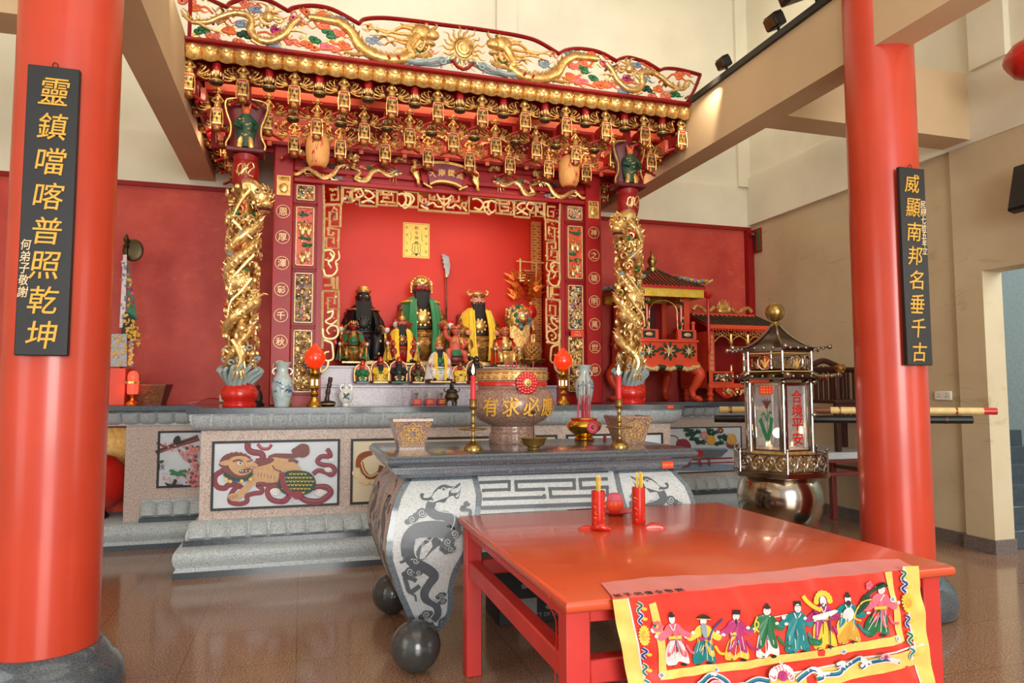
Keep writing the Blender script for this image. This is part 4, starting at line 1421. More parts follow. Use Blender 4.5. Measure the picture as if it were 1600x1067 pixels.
c0 = cup(-.96 + dx / 2, 6.30, 4.13)
cb = Vector((-.96 + dx / 2, 6.30, 4.13))
for P in [(-.96 + dx * (i + .5), 6.30, 4.13) for i in range(1, 11)] + [(-.76 + dx * (i + .5), 6.55, 3.97) for i in range(10)]:
    o = dup(c0)
    o.location = Vector(c0.location) + Vector(P) - cb
# boards behind each tier, with little paper-red tabs
m = MB().mat('coral').box(CX0 + .1, CX1 - .1, 6.66, 6.68, 4.21, 4.385).box(CX0 + .3, CX1 - .3, 6.88, 6.90, 3.87, 3.99)
m.build('tier_boards', None, CN)
m = MB().box(CX0 + .08, CX1 - .08, 6.64, 6.9, 4.18, 4.21).box(CX0 + .2, CX1 - .2, 6.89, 6.91, 3.99, 4.18).box(CX0 + .25, CX1 - .25, 6.86, 6.99, 3.84, 3.87)
m.box(CX0 + .05, CX0 + .08, 6.45, 8.3, 4.0, 4.22).box(CX1 - .08, CX1 - .05, 6.45, 8.3, 4.0, 4.22).box(CX0 + .12, xa, 7.0, 7.04, 3.8, 4.2).box(mir(xa), CX1 - .12, 7.0, 7.04, 3.8, 4.2)
m.build('tier_ledges', 'red_dark', CN)
for i in range(11):
    x = R2[i][0]
    m = MB().box(x - .035, x + .035, 6.865, 6.88, 3.86, 3.93).box(x - .02, x + .02, 6.85, 6.87, 3.82, 3.86)
    m.build('tier_tab', 'coral', CN)
for k in range(5):
    for x in (CX0 + .09, CX1 - .13): MB().box(x, x + .04, 6.5 + .41 * k, 6.72 + .41 * k, 4.02, 4.16).build('side_tab', 'coral', CN)
# carved frieze strip of gilt leaves above tier three
m = MB()
random.seed(21)
carve(m, CX0 + .4, CX1 - .4, 4.03, 4.12, 6.88, 260, ['gold_bright', 'gold', 'gold_pale'], 1.0)
m.build('gilt_frieze', None, CN)
m = MB()
carve(m, CX0 + .1, CX1 - .1, 4.215, 4.26, 6.385, 300, ['gold', 'gold_dark', 'gold_pale'], 1.0)
m.build('upper_gilt_frieze', None, CN)
# hidden lamps of the canopy
for x in (-.2, 1.4, 3.0):
    lamp('canopy_lamp', 'AREA', (x, 6.5, 4.36), 2.2, (1.0, .62, .38), 1.2, .06, (x, 6.8, 4.0))
    lamp('canopy_lamp', 'AREA', (x, 6.72, 4.15), 2.0, (1.0, .62, .38), 1.0, .06, (x, 6.95, 3.8))
lamp('canopy_lamp', 'POINT', (-.86, 7.2, 3.95), 2.5, (1.0, .6, .38), .05)
lamp('canopy_lamp', 'POINT', (3.6, 7.2, 3.95), 2.0, (1.0, .6, .38), .05)
lamp('beam_spot', 'SPOT', (3.7, 4.86, 4.56), 85, (1.0, .84, .62), .06, None, (1.3, 6.3, 4.1), 70)
lamp('beam_spot', 'SPOT', (3.7, 4.4, 4.62), 85, (1.0, .84, .62), .06, None, (.4, 6.5, 3.6), 70)
lamp('beam_spot', 'SPOT', (-.9, 4.6, 4.60), 85, (1.0, .84, .62), .06, None, (1.9, 6.4, 3.9), 75)
lamp('beam_spot', 'SPOT', (3.7, 5.62, 4.56), 75, (1.0, .86, .66), .06, None, (4.7, 7.9, 1.9), 60)
lamp('beam_spot', 'SPOT', (-1.0, 5.4, 4.6), 60, (1.0, .86, .66), .06, None, (-1.4, 8.3, 2.3), 60)  # added spot brightening the left back wall; this beam carries no fixture

# the crest: scalloped red rim, dragons, clouds and the sun over waves
YK = CY + .005
rim = [(262, -20), (300, -8), (330, 0), (354, 11), (362, 4), (390, -3), (420, 1), (450, 17), (460, 12), (488, 9), (520, 15), (561, 37), (570, 30), (600, 28), (650, 33), (690, 38.5), (735, 44), (783, 51), (820, 58), (843, 66), (873, 84), (885, 78), (906, 76), (935, 81), (963, 95), (972, 91), (985, 90), (1010, 98), (1031, 110), (1040, 107), (1058, 108), (1080, 113), (1094, 117), (1085, 140), (1074, 159)]
P = [at(x, y, YK) for x, y in rim]
P[0], P[1] = Vector((CX0 + .03, YK, P[1].z + .02)), Vector((CX0 + .1, YK, P[1].z + .02))
cus = {0, 3, 7, 11, 20, 24, 28, 32, 34}
R_, seg = [Vector((CX0 + .03, YK, 4.46))], []
for i, p in enumerate(P):
    seg.append(p)
    if i in cus and len(seg) > 1:
        R_ += catmull(seg, 5)
        seg = [p]
m = MB().mat('red_dark').tube(R_, .016, 6, True, nrm=(0, 1, 0), flat=1.8)
m.build('crest_rim', None, CN)
m = MB()
# the big pair of dragons: bodies, then heads
mr = lambda p: Vector((2 * at(722, 75, YK).x - p.x, p.y, p.z))
xsun = at(722, 75, YK).x
for sg in (0, 1):
    g = mr if sg else (lambda p: p)
    Z = lambda x, y, ox, oy, sc: g(at(ox + x / sc, oy + y / sc, YK - .012))
    for nm, col, paths in (('crest_dragon', 'gold', [([(20, 150), (60, 140), (330, 190), (420, 215), (560, 330), (640, 480), (760, 580), (900, 640), (1060, 670), (1200, 660), (1280, 620), (1330, 600)], .048, (480, 10, 8))]),
                           ('small_crest_dragon', 'gold_bright', [([(60, 190), (150, 270), (260, 280), (380, 270), (520, 210), (680, 165), (820, 180), (900, 240), (900, 330), (890, 400), (980, 490), (1120, 520), (1240, 480), (1330, 420), (1400, 320), (1500, 240)], .03, (280, 0, 8))])):
        m = MB().mat(col)
        for pts, r, (ox, oy, sc) in paths:
            C = catmull([Z(x, y, ox, oy, sc) for x, y in pts], 7)
            nC = len(C)
            rr = lambda k: r * (.28 + .72 * math.sin(PI * min(1, .1 + .62 * k)))
            m.tube(C, rr, 10)
            for i in range(1, nC - 1):
                t_ = (C[i + 1] - C[i - 1]).normalized()
                up = Vector((-t_.z, 0, t_.x))
                if up.z < 0: up = -up
                q = rr(i / nC)
                m.tube([C[i] + up * q * 1.02 + Vector((0, -q * .2, 0)) - t_ * .0, C[i] - up * q * 1.02 + Vector((0, -q * .2, 0))], q * .1, 4, False) if i % 2 else None
                if i % 3 == 0: m.tube([C[i] + up * q * .9, C[i] + up * q * 1.7 - t_ * q * .8], lambda k, q=q: q * .34 * (1 - k) + .001, 4)
        if nm == 'crest_dragon':
            H = lambda x, y: Z(x, y, 480, 10, 8)
            hd = H(1430, 330)
            m.ball(hd, (.10, .05, .075), 12).ball(H(1560, 380) + Vector((0, -.03, 0)), (.065, .04, .05), 10).ball(H(1530, 470), (.06, .035, .028), 9).ball(H(1480, 270) + Vector((0, -.04, 0)), .024, 8)
            m.tube([H(1330, 600), H(1280, 520), H(1330, 420), hd], .045, 8, True, False, 4)
            for k, pts in enumerate(([(1400, 330), (1200, 260), (1000, 330), (760, 230), (660, 240)], [(1380, 360), (1150, 340), (960, 300), (820, 280), (690, 290)], [(1380, 390), (1200, 420), (1050, 370), (900, 360), (780, 360)], [(1400, 420), (1250, 470), (1100, 430), (1000, 450)], [(1420, 440), (1300, 540), (1150, 520), (1080, 560)], [(1480, 440), (1420, 540), (1340, 500), (1250, 560)], [(1420, 290), (1300, 250), (1200, 230), (1160, 210)], [(1450, 270), (1380, 230), (1280, 210)], [(1540, 450), (1500, 560), (1420, 590)], [(1560, 300), (1620, 250), (1600, 215)], [(1500, 250), (1480, 215)])):
                m.tube([H(*q) for q in pts], lambda q: .017 * (1 - q) + .004, 6, True, False, 5)
            m.tube([H(1200, 620), H(1350, 610), H(1480, 620), H(1560, 600)], .02, 7, True, False, 4)
            for q in ([(1450, 620), (1460, 700)], [(1500, 615), (1540, 690)], [(1550, 600), (1600, 590)], [(1540, 590), (1590, 560)]): m.tube([H(*a_) for a_ in q], lambda k: .012 * (1 - k) + .002, 5)
            m.tube([H(760, 590), H(640, 600), H(540, 590), H(460, 570)], .018, 7, True, False, 4)
            for q in ([(540, 590), (430, 625)], [(520, 580), (450, 590)], [(540, 600), (520, 650)]): m.tube([H(*a_) for a_ in q], lambda k: .011 * (1 - k) + .002, 5)
            m.mat('red_dark')
            for q in ([(1000, 640), (1030, 690)], [(1120, 640), (1150, 690)]): m.tube([H(*a_) + Vector((0, -.035, 0)) for a_ in q], .018, 6)
        else:
            H = lambda x, y: Z(x, y, 280, 0, 8)
            hd = H(1110, 210)
            m.ball(hd, (.05, .035, .05), 10).ball(H(1200, 230), (.05, .025, .025), 8)
            for pts in ([(930, 240), (1030, 220), (1110, 200)], [(1010, 230), (1060, 300), (1150, 300)], [(1100, 150), (1080, 60), (880, 10)], [(1120, 160), (1180, 90), (1110, 40)], [(1160, 150), (1300, 140)], [(1150, 210), (1250, 290), (1320, 250)], [(1160, 230), (1240, 200), (1300, 280)],
                        [(900, 330), (1000, 300), (990, 280)], [(60, 200), (20, 120)], [(150, 240), (100, 150), (40, 100)], [(230, 200), (250, 240), (220, 160)], [(250, 290), (350, 350), (520, 410), (560, 440)], [(900, 500), (1000, 560), (1050, 575)], [(1380, 380), (1500, 390), (1600, 430)], [(1400, 440), (1370, 480)]):
                m.tube([H(*q) for q in pts], lambda q: .013 * (1 - q) + .004, 6, True, False, 5)
        m.build(nm, None, CN)
    m = MB()
    cl = [(100, 20, 'coral', 280, 8), (210, 100, 'orange', 280, 8), (610, 370, 'orange', 280, 8), (440, 460, 'coral', 280, 8), (290, 370, 'green', 280, 8), (810, 290, 'blue_grey', 280, 8), (800, 440, 'green_dark', 280, 8), (960, 120, 'blue_grey', 280, 8), (1180, 360, 'magenta', 280, 8), (1480, 250, 'pink', 280, 8), (1190, 560, 'blue_grey', 280, 8), (840, 50, 'coral', 280, 8), (1530, 130, 'orange', 280, 8), (1560, 560, 'orange', 280, 8), (720, 520, 'coral', 280, 8), (1400, 530, 'coral', 280, 8),
          (150, 110, 'orange', 480, 8), (320, 150, 'blue_grey', 480, 8), (430, 170, 'blue_grey', 480, 8), (260, 340, 'green', 480, 8), (390, 340, 'coral', 480, 8), (90, 420, 'green', 480, 8), (30, 500, 'orange', 480, 8), (260, 510, 'pink', 480, 8), (340, 560, 'coral', 480, 8), (450, 480, 'orange', 480, 8), (230, 260, 'coral', 480, 8), (1380, 560, 'green', 480, 8), (820, 430, 'blue_grey', 480, 8)]
    for i, (x, y, c, ox, sc) in enumerate(cl):
        p = g(at(ox + x / sc, (0 if ox == 280 else 10) + y / sc, YK + .012))
        mc = MB(); cloud(mc, p, .056, c, seed=i + 40); mc.build('crest_cloud', None, CN)
    random.seed(2)
    m.mat('orange')
    for pts in ([(210, 100), (330, 90), (420, 170)], [(760, 20), (860, 80), (740, 100), (620, 80)], [(980, 410), (1080, 400), (1150, 430), (1250, 410)], [(1350, 530), (1450, 530), (1540, 560)]):
        m.tube([g(at(280 + x / 8, y / 8, YK + .01)) for x, y in pts], .011, 6, True, False, 5)
    for pts in ([(40, 540), (200, 530), (380, 545), (560, 530)], [(280, 430), (360, 470), (470, 480), (440, 550)], [(90, 190), (160, 270), (270, 290)], [(470, 360), (420, 330)]):
        m.tube([g(at(480 + x / 8, 10 + y / 8, YK + .01)) for x, y in pts], .013, 6, True, False, 5)
    for k in range(60):
        a_ = .02 + .94 * random.random()
        j = min(range(len(R_)), key=lambda q: abs(R_[q].x - (xsun + (-1 if sg == 0 else 1) * 2.45 * a_)))
        z_ = 4.48 + (R_[j].z - 4.5) * random.random()
        p = Vector((R_[j].x, YK + .02, z_))
        if a_ < .12: continue
        m.mat(random.choice(['gold', 'gold', 'gold', 'orange', 'gold_dark', 'coral']))
        w_ = random.uniform(.05, .12) * random.choice((-1, 1))
        m.tube([p, p + Vector((w_ * .5, 0, .03)), p + Vector((w_, 0, -.01)), p + Vector((w_ * 1.5, 0, .02))], lambda q: .011 * (1 - q) + .003, 5, True, False, 4)
    m.build('crest_ribbons', None, CN)
S = lambda x, y: at(680 + x / 3.679, y / 3.679, YK - .02)
c = S(160, 285)
m = MB().mat('gold_bright').ball(c, (.11, .045, .125), 22, None, 12)
for k in range(18):
    a = 2 * PI * k / 18
    d = Vector((math.cos(a), 0, math.sin(a)))
    e = Vector((-d.z, 0, d.x))
    m.tube([c + d * .10, c + d * .15 + e * .014, c + d * .19 - e * .012, c + d * (.24 if k % 2 else .21) + e * .01], lambda q: .018 * (1 - q) + .002, 6, True, False, 3)
m.mat('gold_dark')
for r in (.03, .06, .085): m.tube([c + Vector((r * math.cos(q * PI / 10), -.043 + r * .12, r * 1.1 * math.sin(q * PI / 10))) for q in range(20)], .005, 5, False, True)
m.build('crest_sun', None, CN)
m = MB().mat('grey_wave')
for s in (-1, 1):
    for j in range(4):
        pts = [Vector((xsun + s * (.03 + .10 * j + .42 * k), YK + .01 - .012 * j, 4.465 + .11 * (1 - k) * (1 - .18 * j) + .012 * math.sin(9 * k + j))) for k in [q / 8 for q in range(9)]]
        m.tube(pts, lambda q: .028 * (1 - .5 * q), 6)
    m.mat('pink')
    for k in range(7): m.ball((xsun + s * (.2 + .07 * k), YK - .02, 4.48 + .03 * ((k * 7) % 3)), .012, 6)
    m.mat('grey_wave')
    for k in range(2):
        q = Vector((xsun + s * (.07 + .12 * k), YK - .03, 4.56 - .03 * k))
        m.tube([q + Vector((s * .05 * (1 - .08 * i) * math.cos(i * .7), 0, .05 * (1 - .08 * i) * math.sin(i * .7))) for i in range(11)], .010, 6)
m.mat('red_dark').tube([(xsun - .1, YK - .03, 4.56), (xsun - .05, YK - .03, 4.5), (xsun, YK - .03, 4.48), (xsun + .05, YK - .03, 4.5), (xsun + .1, YK - .03, 4.56)], .018, 6)
m.build('crest_waves', None, CN)
# ------------------------------------------------------------------ the two gilt dragon columns on the altar
YG = 6.46


def dragon_column(x, sg, label):
    t = thing('dragon_column', label, 'column', (x, YG, Z1), 'gilt dragon columns')
    Zp = lambda py: at(380, py, YG).z
    m = MB().lathe([(.135, 0), (.14, .01), (.14, .03), (.125, .042), (.125, .05), (.146, .075), (.155, .11), (.152, .14), (.13, .175), (.105, .195), (.1, .21)], (x, YG, Z1), 32)
    m.build('base', 'red_lacquer', t)
    zb = Z1 + .21
    zt_ = Zp(292)
    MB().lathe([(.085, zb - .01), (.082, zt_ + .01)], (x, YG, 0), 20).build('core', 'gold_dark', t)
    H = zt_ - zb
    rnd = random.Random(17)
    m = MB().mat('grey_wave')
    for k in range(16):
        a = 2 * PI * k / 16
        pts = [Vector((x + (.09 + .085 * q) * math.cos(a + .5 * q), YG + (.09 + .085 * q) * math.sin(a + .5 * q), zb - .015 + .13 * q + .02 * math.sin(3 * q + k))) for q in (0, .35, .7, 1)]
        m.tube(pts + [pts[-1] + Vector((-.02 * math.cos(a), -.02 * math.sin(a), .02))], lambda q: .028 - .014 * q, 6, True, False, 3)
        m.ball(pts[-1], .02, 6)
    for k in range(8):
        a = rnd.uniform(0, 6.28)
        c = Vector((x + .13 * math.cos(a), YG + .13 * math.sin(a), zb + rnd.uniform(.15, .3)))
        m.tube([c + Vector((.03 * (1 - i / 10) * math.cos(i * .8), -.01, .03 * (1 - i / 10) * math.sin(i * .8))) for i in range(8)], .009, 5)
    m.build('wave_collar', None, t)
    # the dragon: two coils, scales, claws, curls
    m = MB().mat('gold_bright')
    for ph, r0, turns in ((0, .052, 2.3), (PI * .9, .046, 2.0)):
        C = []
        N = 110
        for i in range(N):
            k = i / (N - 1)
            a = ph + sg * (k * turns * 2 * PI)
            rr = .098 + .02 * math.sin(9 * k + ph)
            C.append(Vector((x + rr * math.cos(a), YG + rr * math.sin(a), zb + .12 + (H - .22) * k)))
        m.tube(C, lambda k, r0=r0: r0 * (.55 + .45 * math.sin(PI * (.1 + .8 * k))) * (1 + .10 * math.sin(k * 330)), 9)
        for i in range(2, N - 2, 3):
            o = (C[i] - Vector((x, YG, C[i].z))).normalized()
            m.tube([C[i] + o * .03 + Vector((0, 0, .03)), C[i] + o * .062 + Vector((0, 0, .055))], lambda q: .014 * (1 - q) + .001, 5)
    for k in range(330):
        a = rnd.uniform(0, 6.28)
        z = rnd.uniform(zb + .1, zt_ - .02)
        rr = rnd.uniform(.092, .138)
        c = Vector((x + rr * math.cos(a), YG + rr * math.sin(a), z))
        q = rnd.random()
        m.mat('gold_bright' if q < .86 else ('coral' if q < .92 else ('blue_grey' if q < .95 else ('green' if q < .97 else 'red_lacquer'))))
        if k % 3:
            m.ball(c, (rnd.uniform(.012, .03), rnd.uniform(.012, .026), rnd.uniform(.012, .04)), 7, None, 5)
        else:
            d = Vector((-math.sin(a), math.cos(a), 0))
            o = Vector((math.cos(a), math.sin(a), 0))
            s_ = rnd.choice((-1, 1))
            m.tube([c + d * s_ * .04 * (1 - i / 12) * math.cos(i * .7) + Vector((0, 0, .045 * (1 - i / 12) * math.sin(i * .7))) + o * .012 for i in range(9)], .010, 5)
    # long whiskers and limbs across the front
    for pts in ([(-.06, .16), (-.02, .10), (.03, .02), (.05, -.06)], [(.08, .62), (0, .52), (-.08, .44), (-.10, .34)], [(.1, .8), (.02, .72), (-.06, .62), (-.1, .5)], [(-.08, 1.05), (0, .98), (.08, .92)], [(.06, 1.3), (-.02, 1.2), (-.08, 1.08)]):
        m.mat('gold_bright').tube([Vector((x + sg * u, YG - .135 + .2 * u * u, zb + .18 + v * H / 1.5)) for u, v in pts], lambda q: .02 * (1 - .6 * q), 6, True, False, 5)
    m.mat('gold_bright')
    c = Vector((x + .0, YG - .14, zb + .06))
    for a in (-.7, -.2, .3, .8): m.tube([c + Vector((0, 0, .08)), c + Vector((.05 * math.sin(a), -.02, .03)), c + Vector((.075 * math.sin(a), -.01, -.03))], lambda q: .016 * (1 - .6 * q), 6, True, False, 3)
    m.tube([c + Vector((-.02, .02, .25)), c + Vector((.02, 0, .15)), c + Vector((0, 0, .07))], lambda q: .035 - .015 * q, 7, True, False, 3)
    # a round ornament and a phoenix shape half way up
    m.ball((x - sg * .02, YG - .08, zb + H * .5), (.11, .08, .10), 14)
    for k in range(30):
        a, b = rnd.uniform(0, 6.28), rnd.uniform(.1, 1.2)
        m.ball((x - sg * .02 + .1 * math.sin(b) * math.cos(a), YG - .08 - .075 * math.cos(b), zb + H * .5 + .095 * math.sin(b) * math.sin(a)), .015, 6, None, 4)
    hx = x + sg * .11
    hz = zb + H * .40
    m.ball((hx, YG - .08, hz), (.05, .05, .05), 9).tube([(x, YG - .1, hz - .1), (hx - sg * .03, YG - .1, hz - .03), (hx, YG - .08, hz)], .04, 7, True, False, 3)
    for k in range(6): m.tube([(hx, YG - .08, hz + .03), (hx + sg * (.02 * k - .03), YG - .1, hz + .07 + .012 * (k % 2)), (hx + sg * (.03 * k - .05), YG - .08, hz + .075)], .011, 5)
    m.build('coiled_dragon', None, t)
    # the dragon's head leaning inwards at the top
    h = Vector((x + sg * .135, YG - .07, zt_ - .10))
    m = MB().mat('gold_bright')
    m.tube([(x, YG - .08, zt_ - .02), (x + sg * .06, YG - .09, zt_ - .02), h], .07, 9, True, False, 4)
    m.ball(h, (.085, .085, .09), 14).ball(h + Vector((sg * .045, -.04, -.07)), (.06, .06, .045), 12).ball(h + Vector((sg * .04, -.07, .03)), .03, 8).ball(h + Vector((-sg * .02, -.075, .03)), .03, 8)
    for k in range(16):
        a = k * .39
        m.tube([h + Vector((.06 * math.cos(a), .02, .06 * math.sin(a))), h + Vector((.10 * math.cos(a), -.01, .10 * math.sin(a))), h + Vector((.12 * math.cos(a + .3), -.01, .125 * math.sin(a + .3)))], lambda q: .017 * (1 - q) + .003, 5)
    for k in range(26): m.ball(h + Vector((rnd.uniform(-.08, .09), rnd.uniform(-.09, 0), rnd.uniform(-.08, .08))), rnd.uniform(.012, .024), 6, None, 4)
    m.mat('maroon').ball(h + Vector((sg * .04, -.045, -.115)), (.055, .05, .022), 10)
    m.mat('gold_bright').ball(h + Vector((sg * .035, -.04, -.135)), (.05, .045, .016), 10)
    m.mat('ink').ball(h + Vector((sg * .045, -.095, .035)), .012, 6).ball(h + Vector((-sg * .02, -.1, .035)), .012, 6)
    m.build('dragon_head', None, t)
    # red bulb with gilt flourish, slab, guardian figure
    z0, z1 = zt_, Zp(243)
    hh = z1 - z0
    m = MB().lathe([(.09, 0), (.10, hh * .1), (.112, hh * .3), (.115, hh * .5), (.108, hh * .7), (.096, hh * .78), (.102, hh * .85), (.104, hh * .97), (.09, hh)], (x, YG, z0), 28)
    m.build('bulb', 'red_dark', t)
    m = MB()
    W = lambda u, v: Vector((x + u, YG - math.sqrt(max(.0004, .118 ** 2 - u * u)), z0 + v * hh))
    for pts in ([(-.06, .3), (-.05, .55), (-.02, .6), (-.02, .4), (-.05, .25)], [(-.02, .25), (0, .62), (.02, .3)], [(-.01, .3), (.03, .6), (.06, .68), (.075, .55), (.05, .45), (.03, .3), (.07, .25)], [(-.07, .4), (-.03, .3), (.0, .45), (.03, .5)]):
        m.tube([W(*q) for q in pts], .006, 5, True, False, 5)
    m.build('gilt_flourish', 'gold_bright', t)
    z2 = z1 + .045
    MB().box(x - .16, x + .16, YG - .11, YG + .11, z1, z2, .012).build('slab', 'maroon', t)
    z3 = Zp(157)
    g = z3 - z2
    m = MB().mat('maroon').loft([[Vector((x + w * math.cos(a), YG + .02 + .05 * math.sin(a), z2 + g * v)) for a in [2 * PI * q / 14 for q in range(14)]] for v, w in ((0, .15), (.2, .13), (.45, .12), (.65, .15), (.85, .17), (.95, .15), (1, .09))])
    m.mat('gold')
    for s in (-1, 1):
        m.tube([(x + s * w, YG - .045, z2 + g * v) for v, w in ((0, .155), (.1, .16), (.25, .13), (.45, .125), (.65, .155), (.85, .175), (.96, .15), (1.0, .04))], .009, 6, True, False, 4)
    m.build('guardian_shield', None, t)
    m = MB().mat('green_dark').loft([[Vector((x + w * math.cos(a), YG - .05 + .05 * math.sin(a), z2 + g * v)) for a in [2 * PI * q / 12 for q in range(12)]] for v, w in ((.02, .055), (.15, .07), (.3, .08), (.45, .09), (.58, .08), (.66, .04))])
    m.tube([(x - .06, YG - .07, z2 + g * .55), (x - .085, YG - .1, z2 + g * .42), (x - .03, YG - .13, z2 + g * .38)], .02, 7).tube([(x + .06, YG - .07, z2 + g * .55), (x + .095, YG - .09, z2 + g * .45), (x + .075, YG - .12, z2 + g * .33)], .02, 7)
    m.mat('gold')
    for k in range(12): m.ball((x + rnd.uniform(-.05, .05), YG - .098, z2 + g * rnd.uniform(.2, .6)), (.012, .008, .007), 6, None, 4)
    for s in (-1, 1): m.tube([(x + s * .03, YG - .07, z2 + g * .22), (x + s * .045, YG - .1, z2 + g * .1), (x + s * .05, YG - .09, z2)], .022, 7)
    m.mat('orange').ball((x, YG - .06, z2 + g * .74), (.034, .034, .042), 12)
    for s in (-1, 1): m.tube([(x + s * .02, YG - .06, z2 + g * .78), (x + s * .04, YG - .07, z2 + g * .9)], lambda q: .014 * (1 - q) + .003, 6)
    m.build('guardian', None, t)
    MB().box(x - .03, x + .03, YG - .02, YG + .04, z3, 4.39).build('tie_post', 'red_dark', t)


xl = at(375, 600, YG).x
dragon_column(xl, 1, 'gilt dragon column on red base, beside the left blue and white vase')
dragon_column(at(985, 600, YG).x, -1, 'gilt dragon column on red base, in front of the red palanquin')


def hanging_lantern(px, pt, pb, label, glyph):
    Y = 6.66
    a, b = at(px, pt, Y), at(px, pb, Y)
    h = a.z - b.z
    x, zc_ = a.x, (a.z + b.z) / 2
    t = thing('hanging_lantern', label, 'lantern', (x, Y, a.z), 'gold lanterns under the canopy')
    MB().lathe([(.055, -h * .46), (.08, -h * .42), (.098, -h * .3), (.107, -h * .1), (.108, h * .1), (.10, h * .28), (.08, h * .4), (.05, h * .47), (.03, h * .5)], (x, Y, zc_), 32, lobes=32, amp=.008).build('shade', 'gold_cloth', t)
    MB().lathe([(.052, -h * .5), (.058, -h * .48), (.056, -h * .45)], (x, Y, zc_), 24).build('lower_rim', 'red_frame', t)
    m = MB().mat('red_lacquer')
    d = Draw(m, lambda u, v, lift: (x + .109 * math.sin(u), Y - .109 * math.cos(u) - lift, zc_ + v))
    for q in glyph: d.stroke(q, .026, 4)
    m.build('red_writing', None, t, 0)
    MB().tube([(x, Y, a.z - .01), (x, Y, a.z + .12)], .006, 5).build('cord', 'maroon', t)


GL = [[(-.55, .1), (-.4, .13), (-.35, .06), (-.5, .05)], [(-.2, .02), (-.1, -.02), (0, .04)], [(-.5, -.06), (-.3, -.04)], [(-.45, -.02), (-.42, -.12), (-.5, -.14)], [(-.3, 0), (-.25, -.12), (-.1, -.14), (-.05, -.10)], [(.1, .1), (.3, .06), (.2, 0)], [(.25, .12), (.4, .02), (.45, .06)]]
hanging_lantern(497, 207, 264, 'gold cloth lantern with red writing, the left one of the two under the canopy', GL)
hanging_lantern(889, 243, 294, 'gold cloth lantern with red writing, the right one of the two under the canopy', [[(x * -1, y) for x, y in q] for q in GL])
# ------------------------------------------------------------------ statues in the alcove
def ring(cx, cy, z, rx, ry, n=18):
    return [Vector((cx + rx * math.cos(2 * PI * k / n), cy + ry * math.sin(2 * PI * k / n), z)) for k in range(n)]


def head(m, c, r, face, hair=True):
    """a carved head looking at the hall: skull, brow, nose, eyes, mouth, ears"""
    m.mat(face).ball(c, (r * .82, r * .9, r * 1.08), 16)
    c = Vector(c)
    m.ball(c + Vector((0, -r * .45, -r * .52)), (r * .48, r * .42, r * .42), 10)
    m.tube([c + Vector((0, -r * .84, r * .25)), c + Vector((0, -r * 1.02, -r * .1)), c + Vector((0, -r * .98, -r * .18))], lambda k: r * (.09 + .1 * k), 7)
    for s in (-1, 1):
        m.mat(face).ball(c + Vector((s * r * .82, 0, -.05 * r)), (r * .14, r * .22, r * .3), 7)
        m.ball(c + Vector((s * r * .42, -r * .66, -r * .18)), (r * .24, r * .2, r * .2), 7)
        m.mat('white').ball(c + Vector((s * r * .32, -r * .78, r * .12)), (r * .17, r * .1, r * .09), 8)
        m.mat('ink').ball(c + Vector((s * r * .31, -r * .87, r * .12)), (r * .07, r * .05, r * .07), 6)
        m.tube([c + Vector((s * r * .12, -r * .88, r * .28)), c + Vector((s * r * .38, -r * .84, r * .42)), c + Vector((s * r * .62, -r * .66, r * .42))], r * .06, 5)
    m.mat('face_red' if face != 'face_red' else 'maroon').ball(c + Vector((0, -r * .86, -r * .42)), (r * .24, r * .08, r * .08), 8)


def beard_mesh(m, c, r, ln, w, col='hair'):
    c = Vector(c)
    m.mat(col)
    R_ = []
    for k in (0, .15, .35, .6, .85, 1):
        ww = r * w * (.55 + .55 * math.sin(PI * min(1, .25 + .6 * k))) * (1 - .45 * k * k)
        z = c.z - r * .5 - ln * k
        y = c.y - r * (.72 + .35 * math.sin(k * 2.0))
        R_.append([Vector((c.x + ww * math.cos(2 * PI * q / 14) * (1 + .06 * math.cos(7 * 2 * PI * q / 14)), y + r * .22 * (1 - .6 * k) * math.sin(2 * PI * q / 14), z)) for q in range(14)])
    m.loft(R_)
    for s in (-1, 1): m.tube([c + Vector((s * r * .1, -r * .95, -r * .26)), c + Vector((s * r * .45, -r * .9, -r * .42)), c + Vector((s * r * .55, -r * .8, -r * .95))], lambda k: r * .09 * (1 - .7 * k), 5)
    for s in (-1, 1): m.tube([c + Vector((s * r * .78, -r * .15, -.2 * r)), c + Vector((s * r * .74, -r * .5, -r * .7)), c + Vector((s * r * .6, -r * .75, -r * 1.3))], lambda k: r * .16 * (1 - .5 * k), 6)


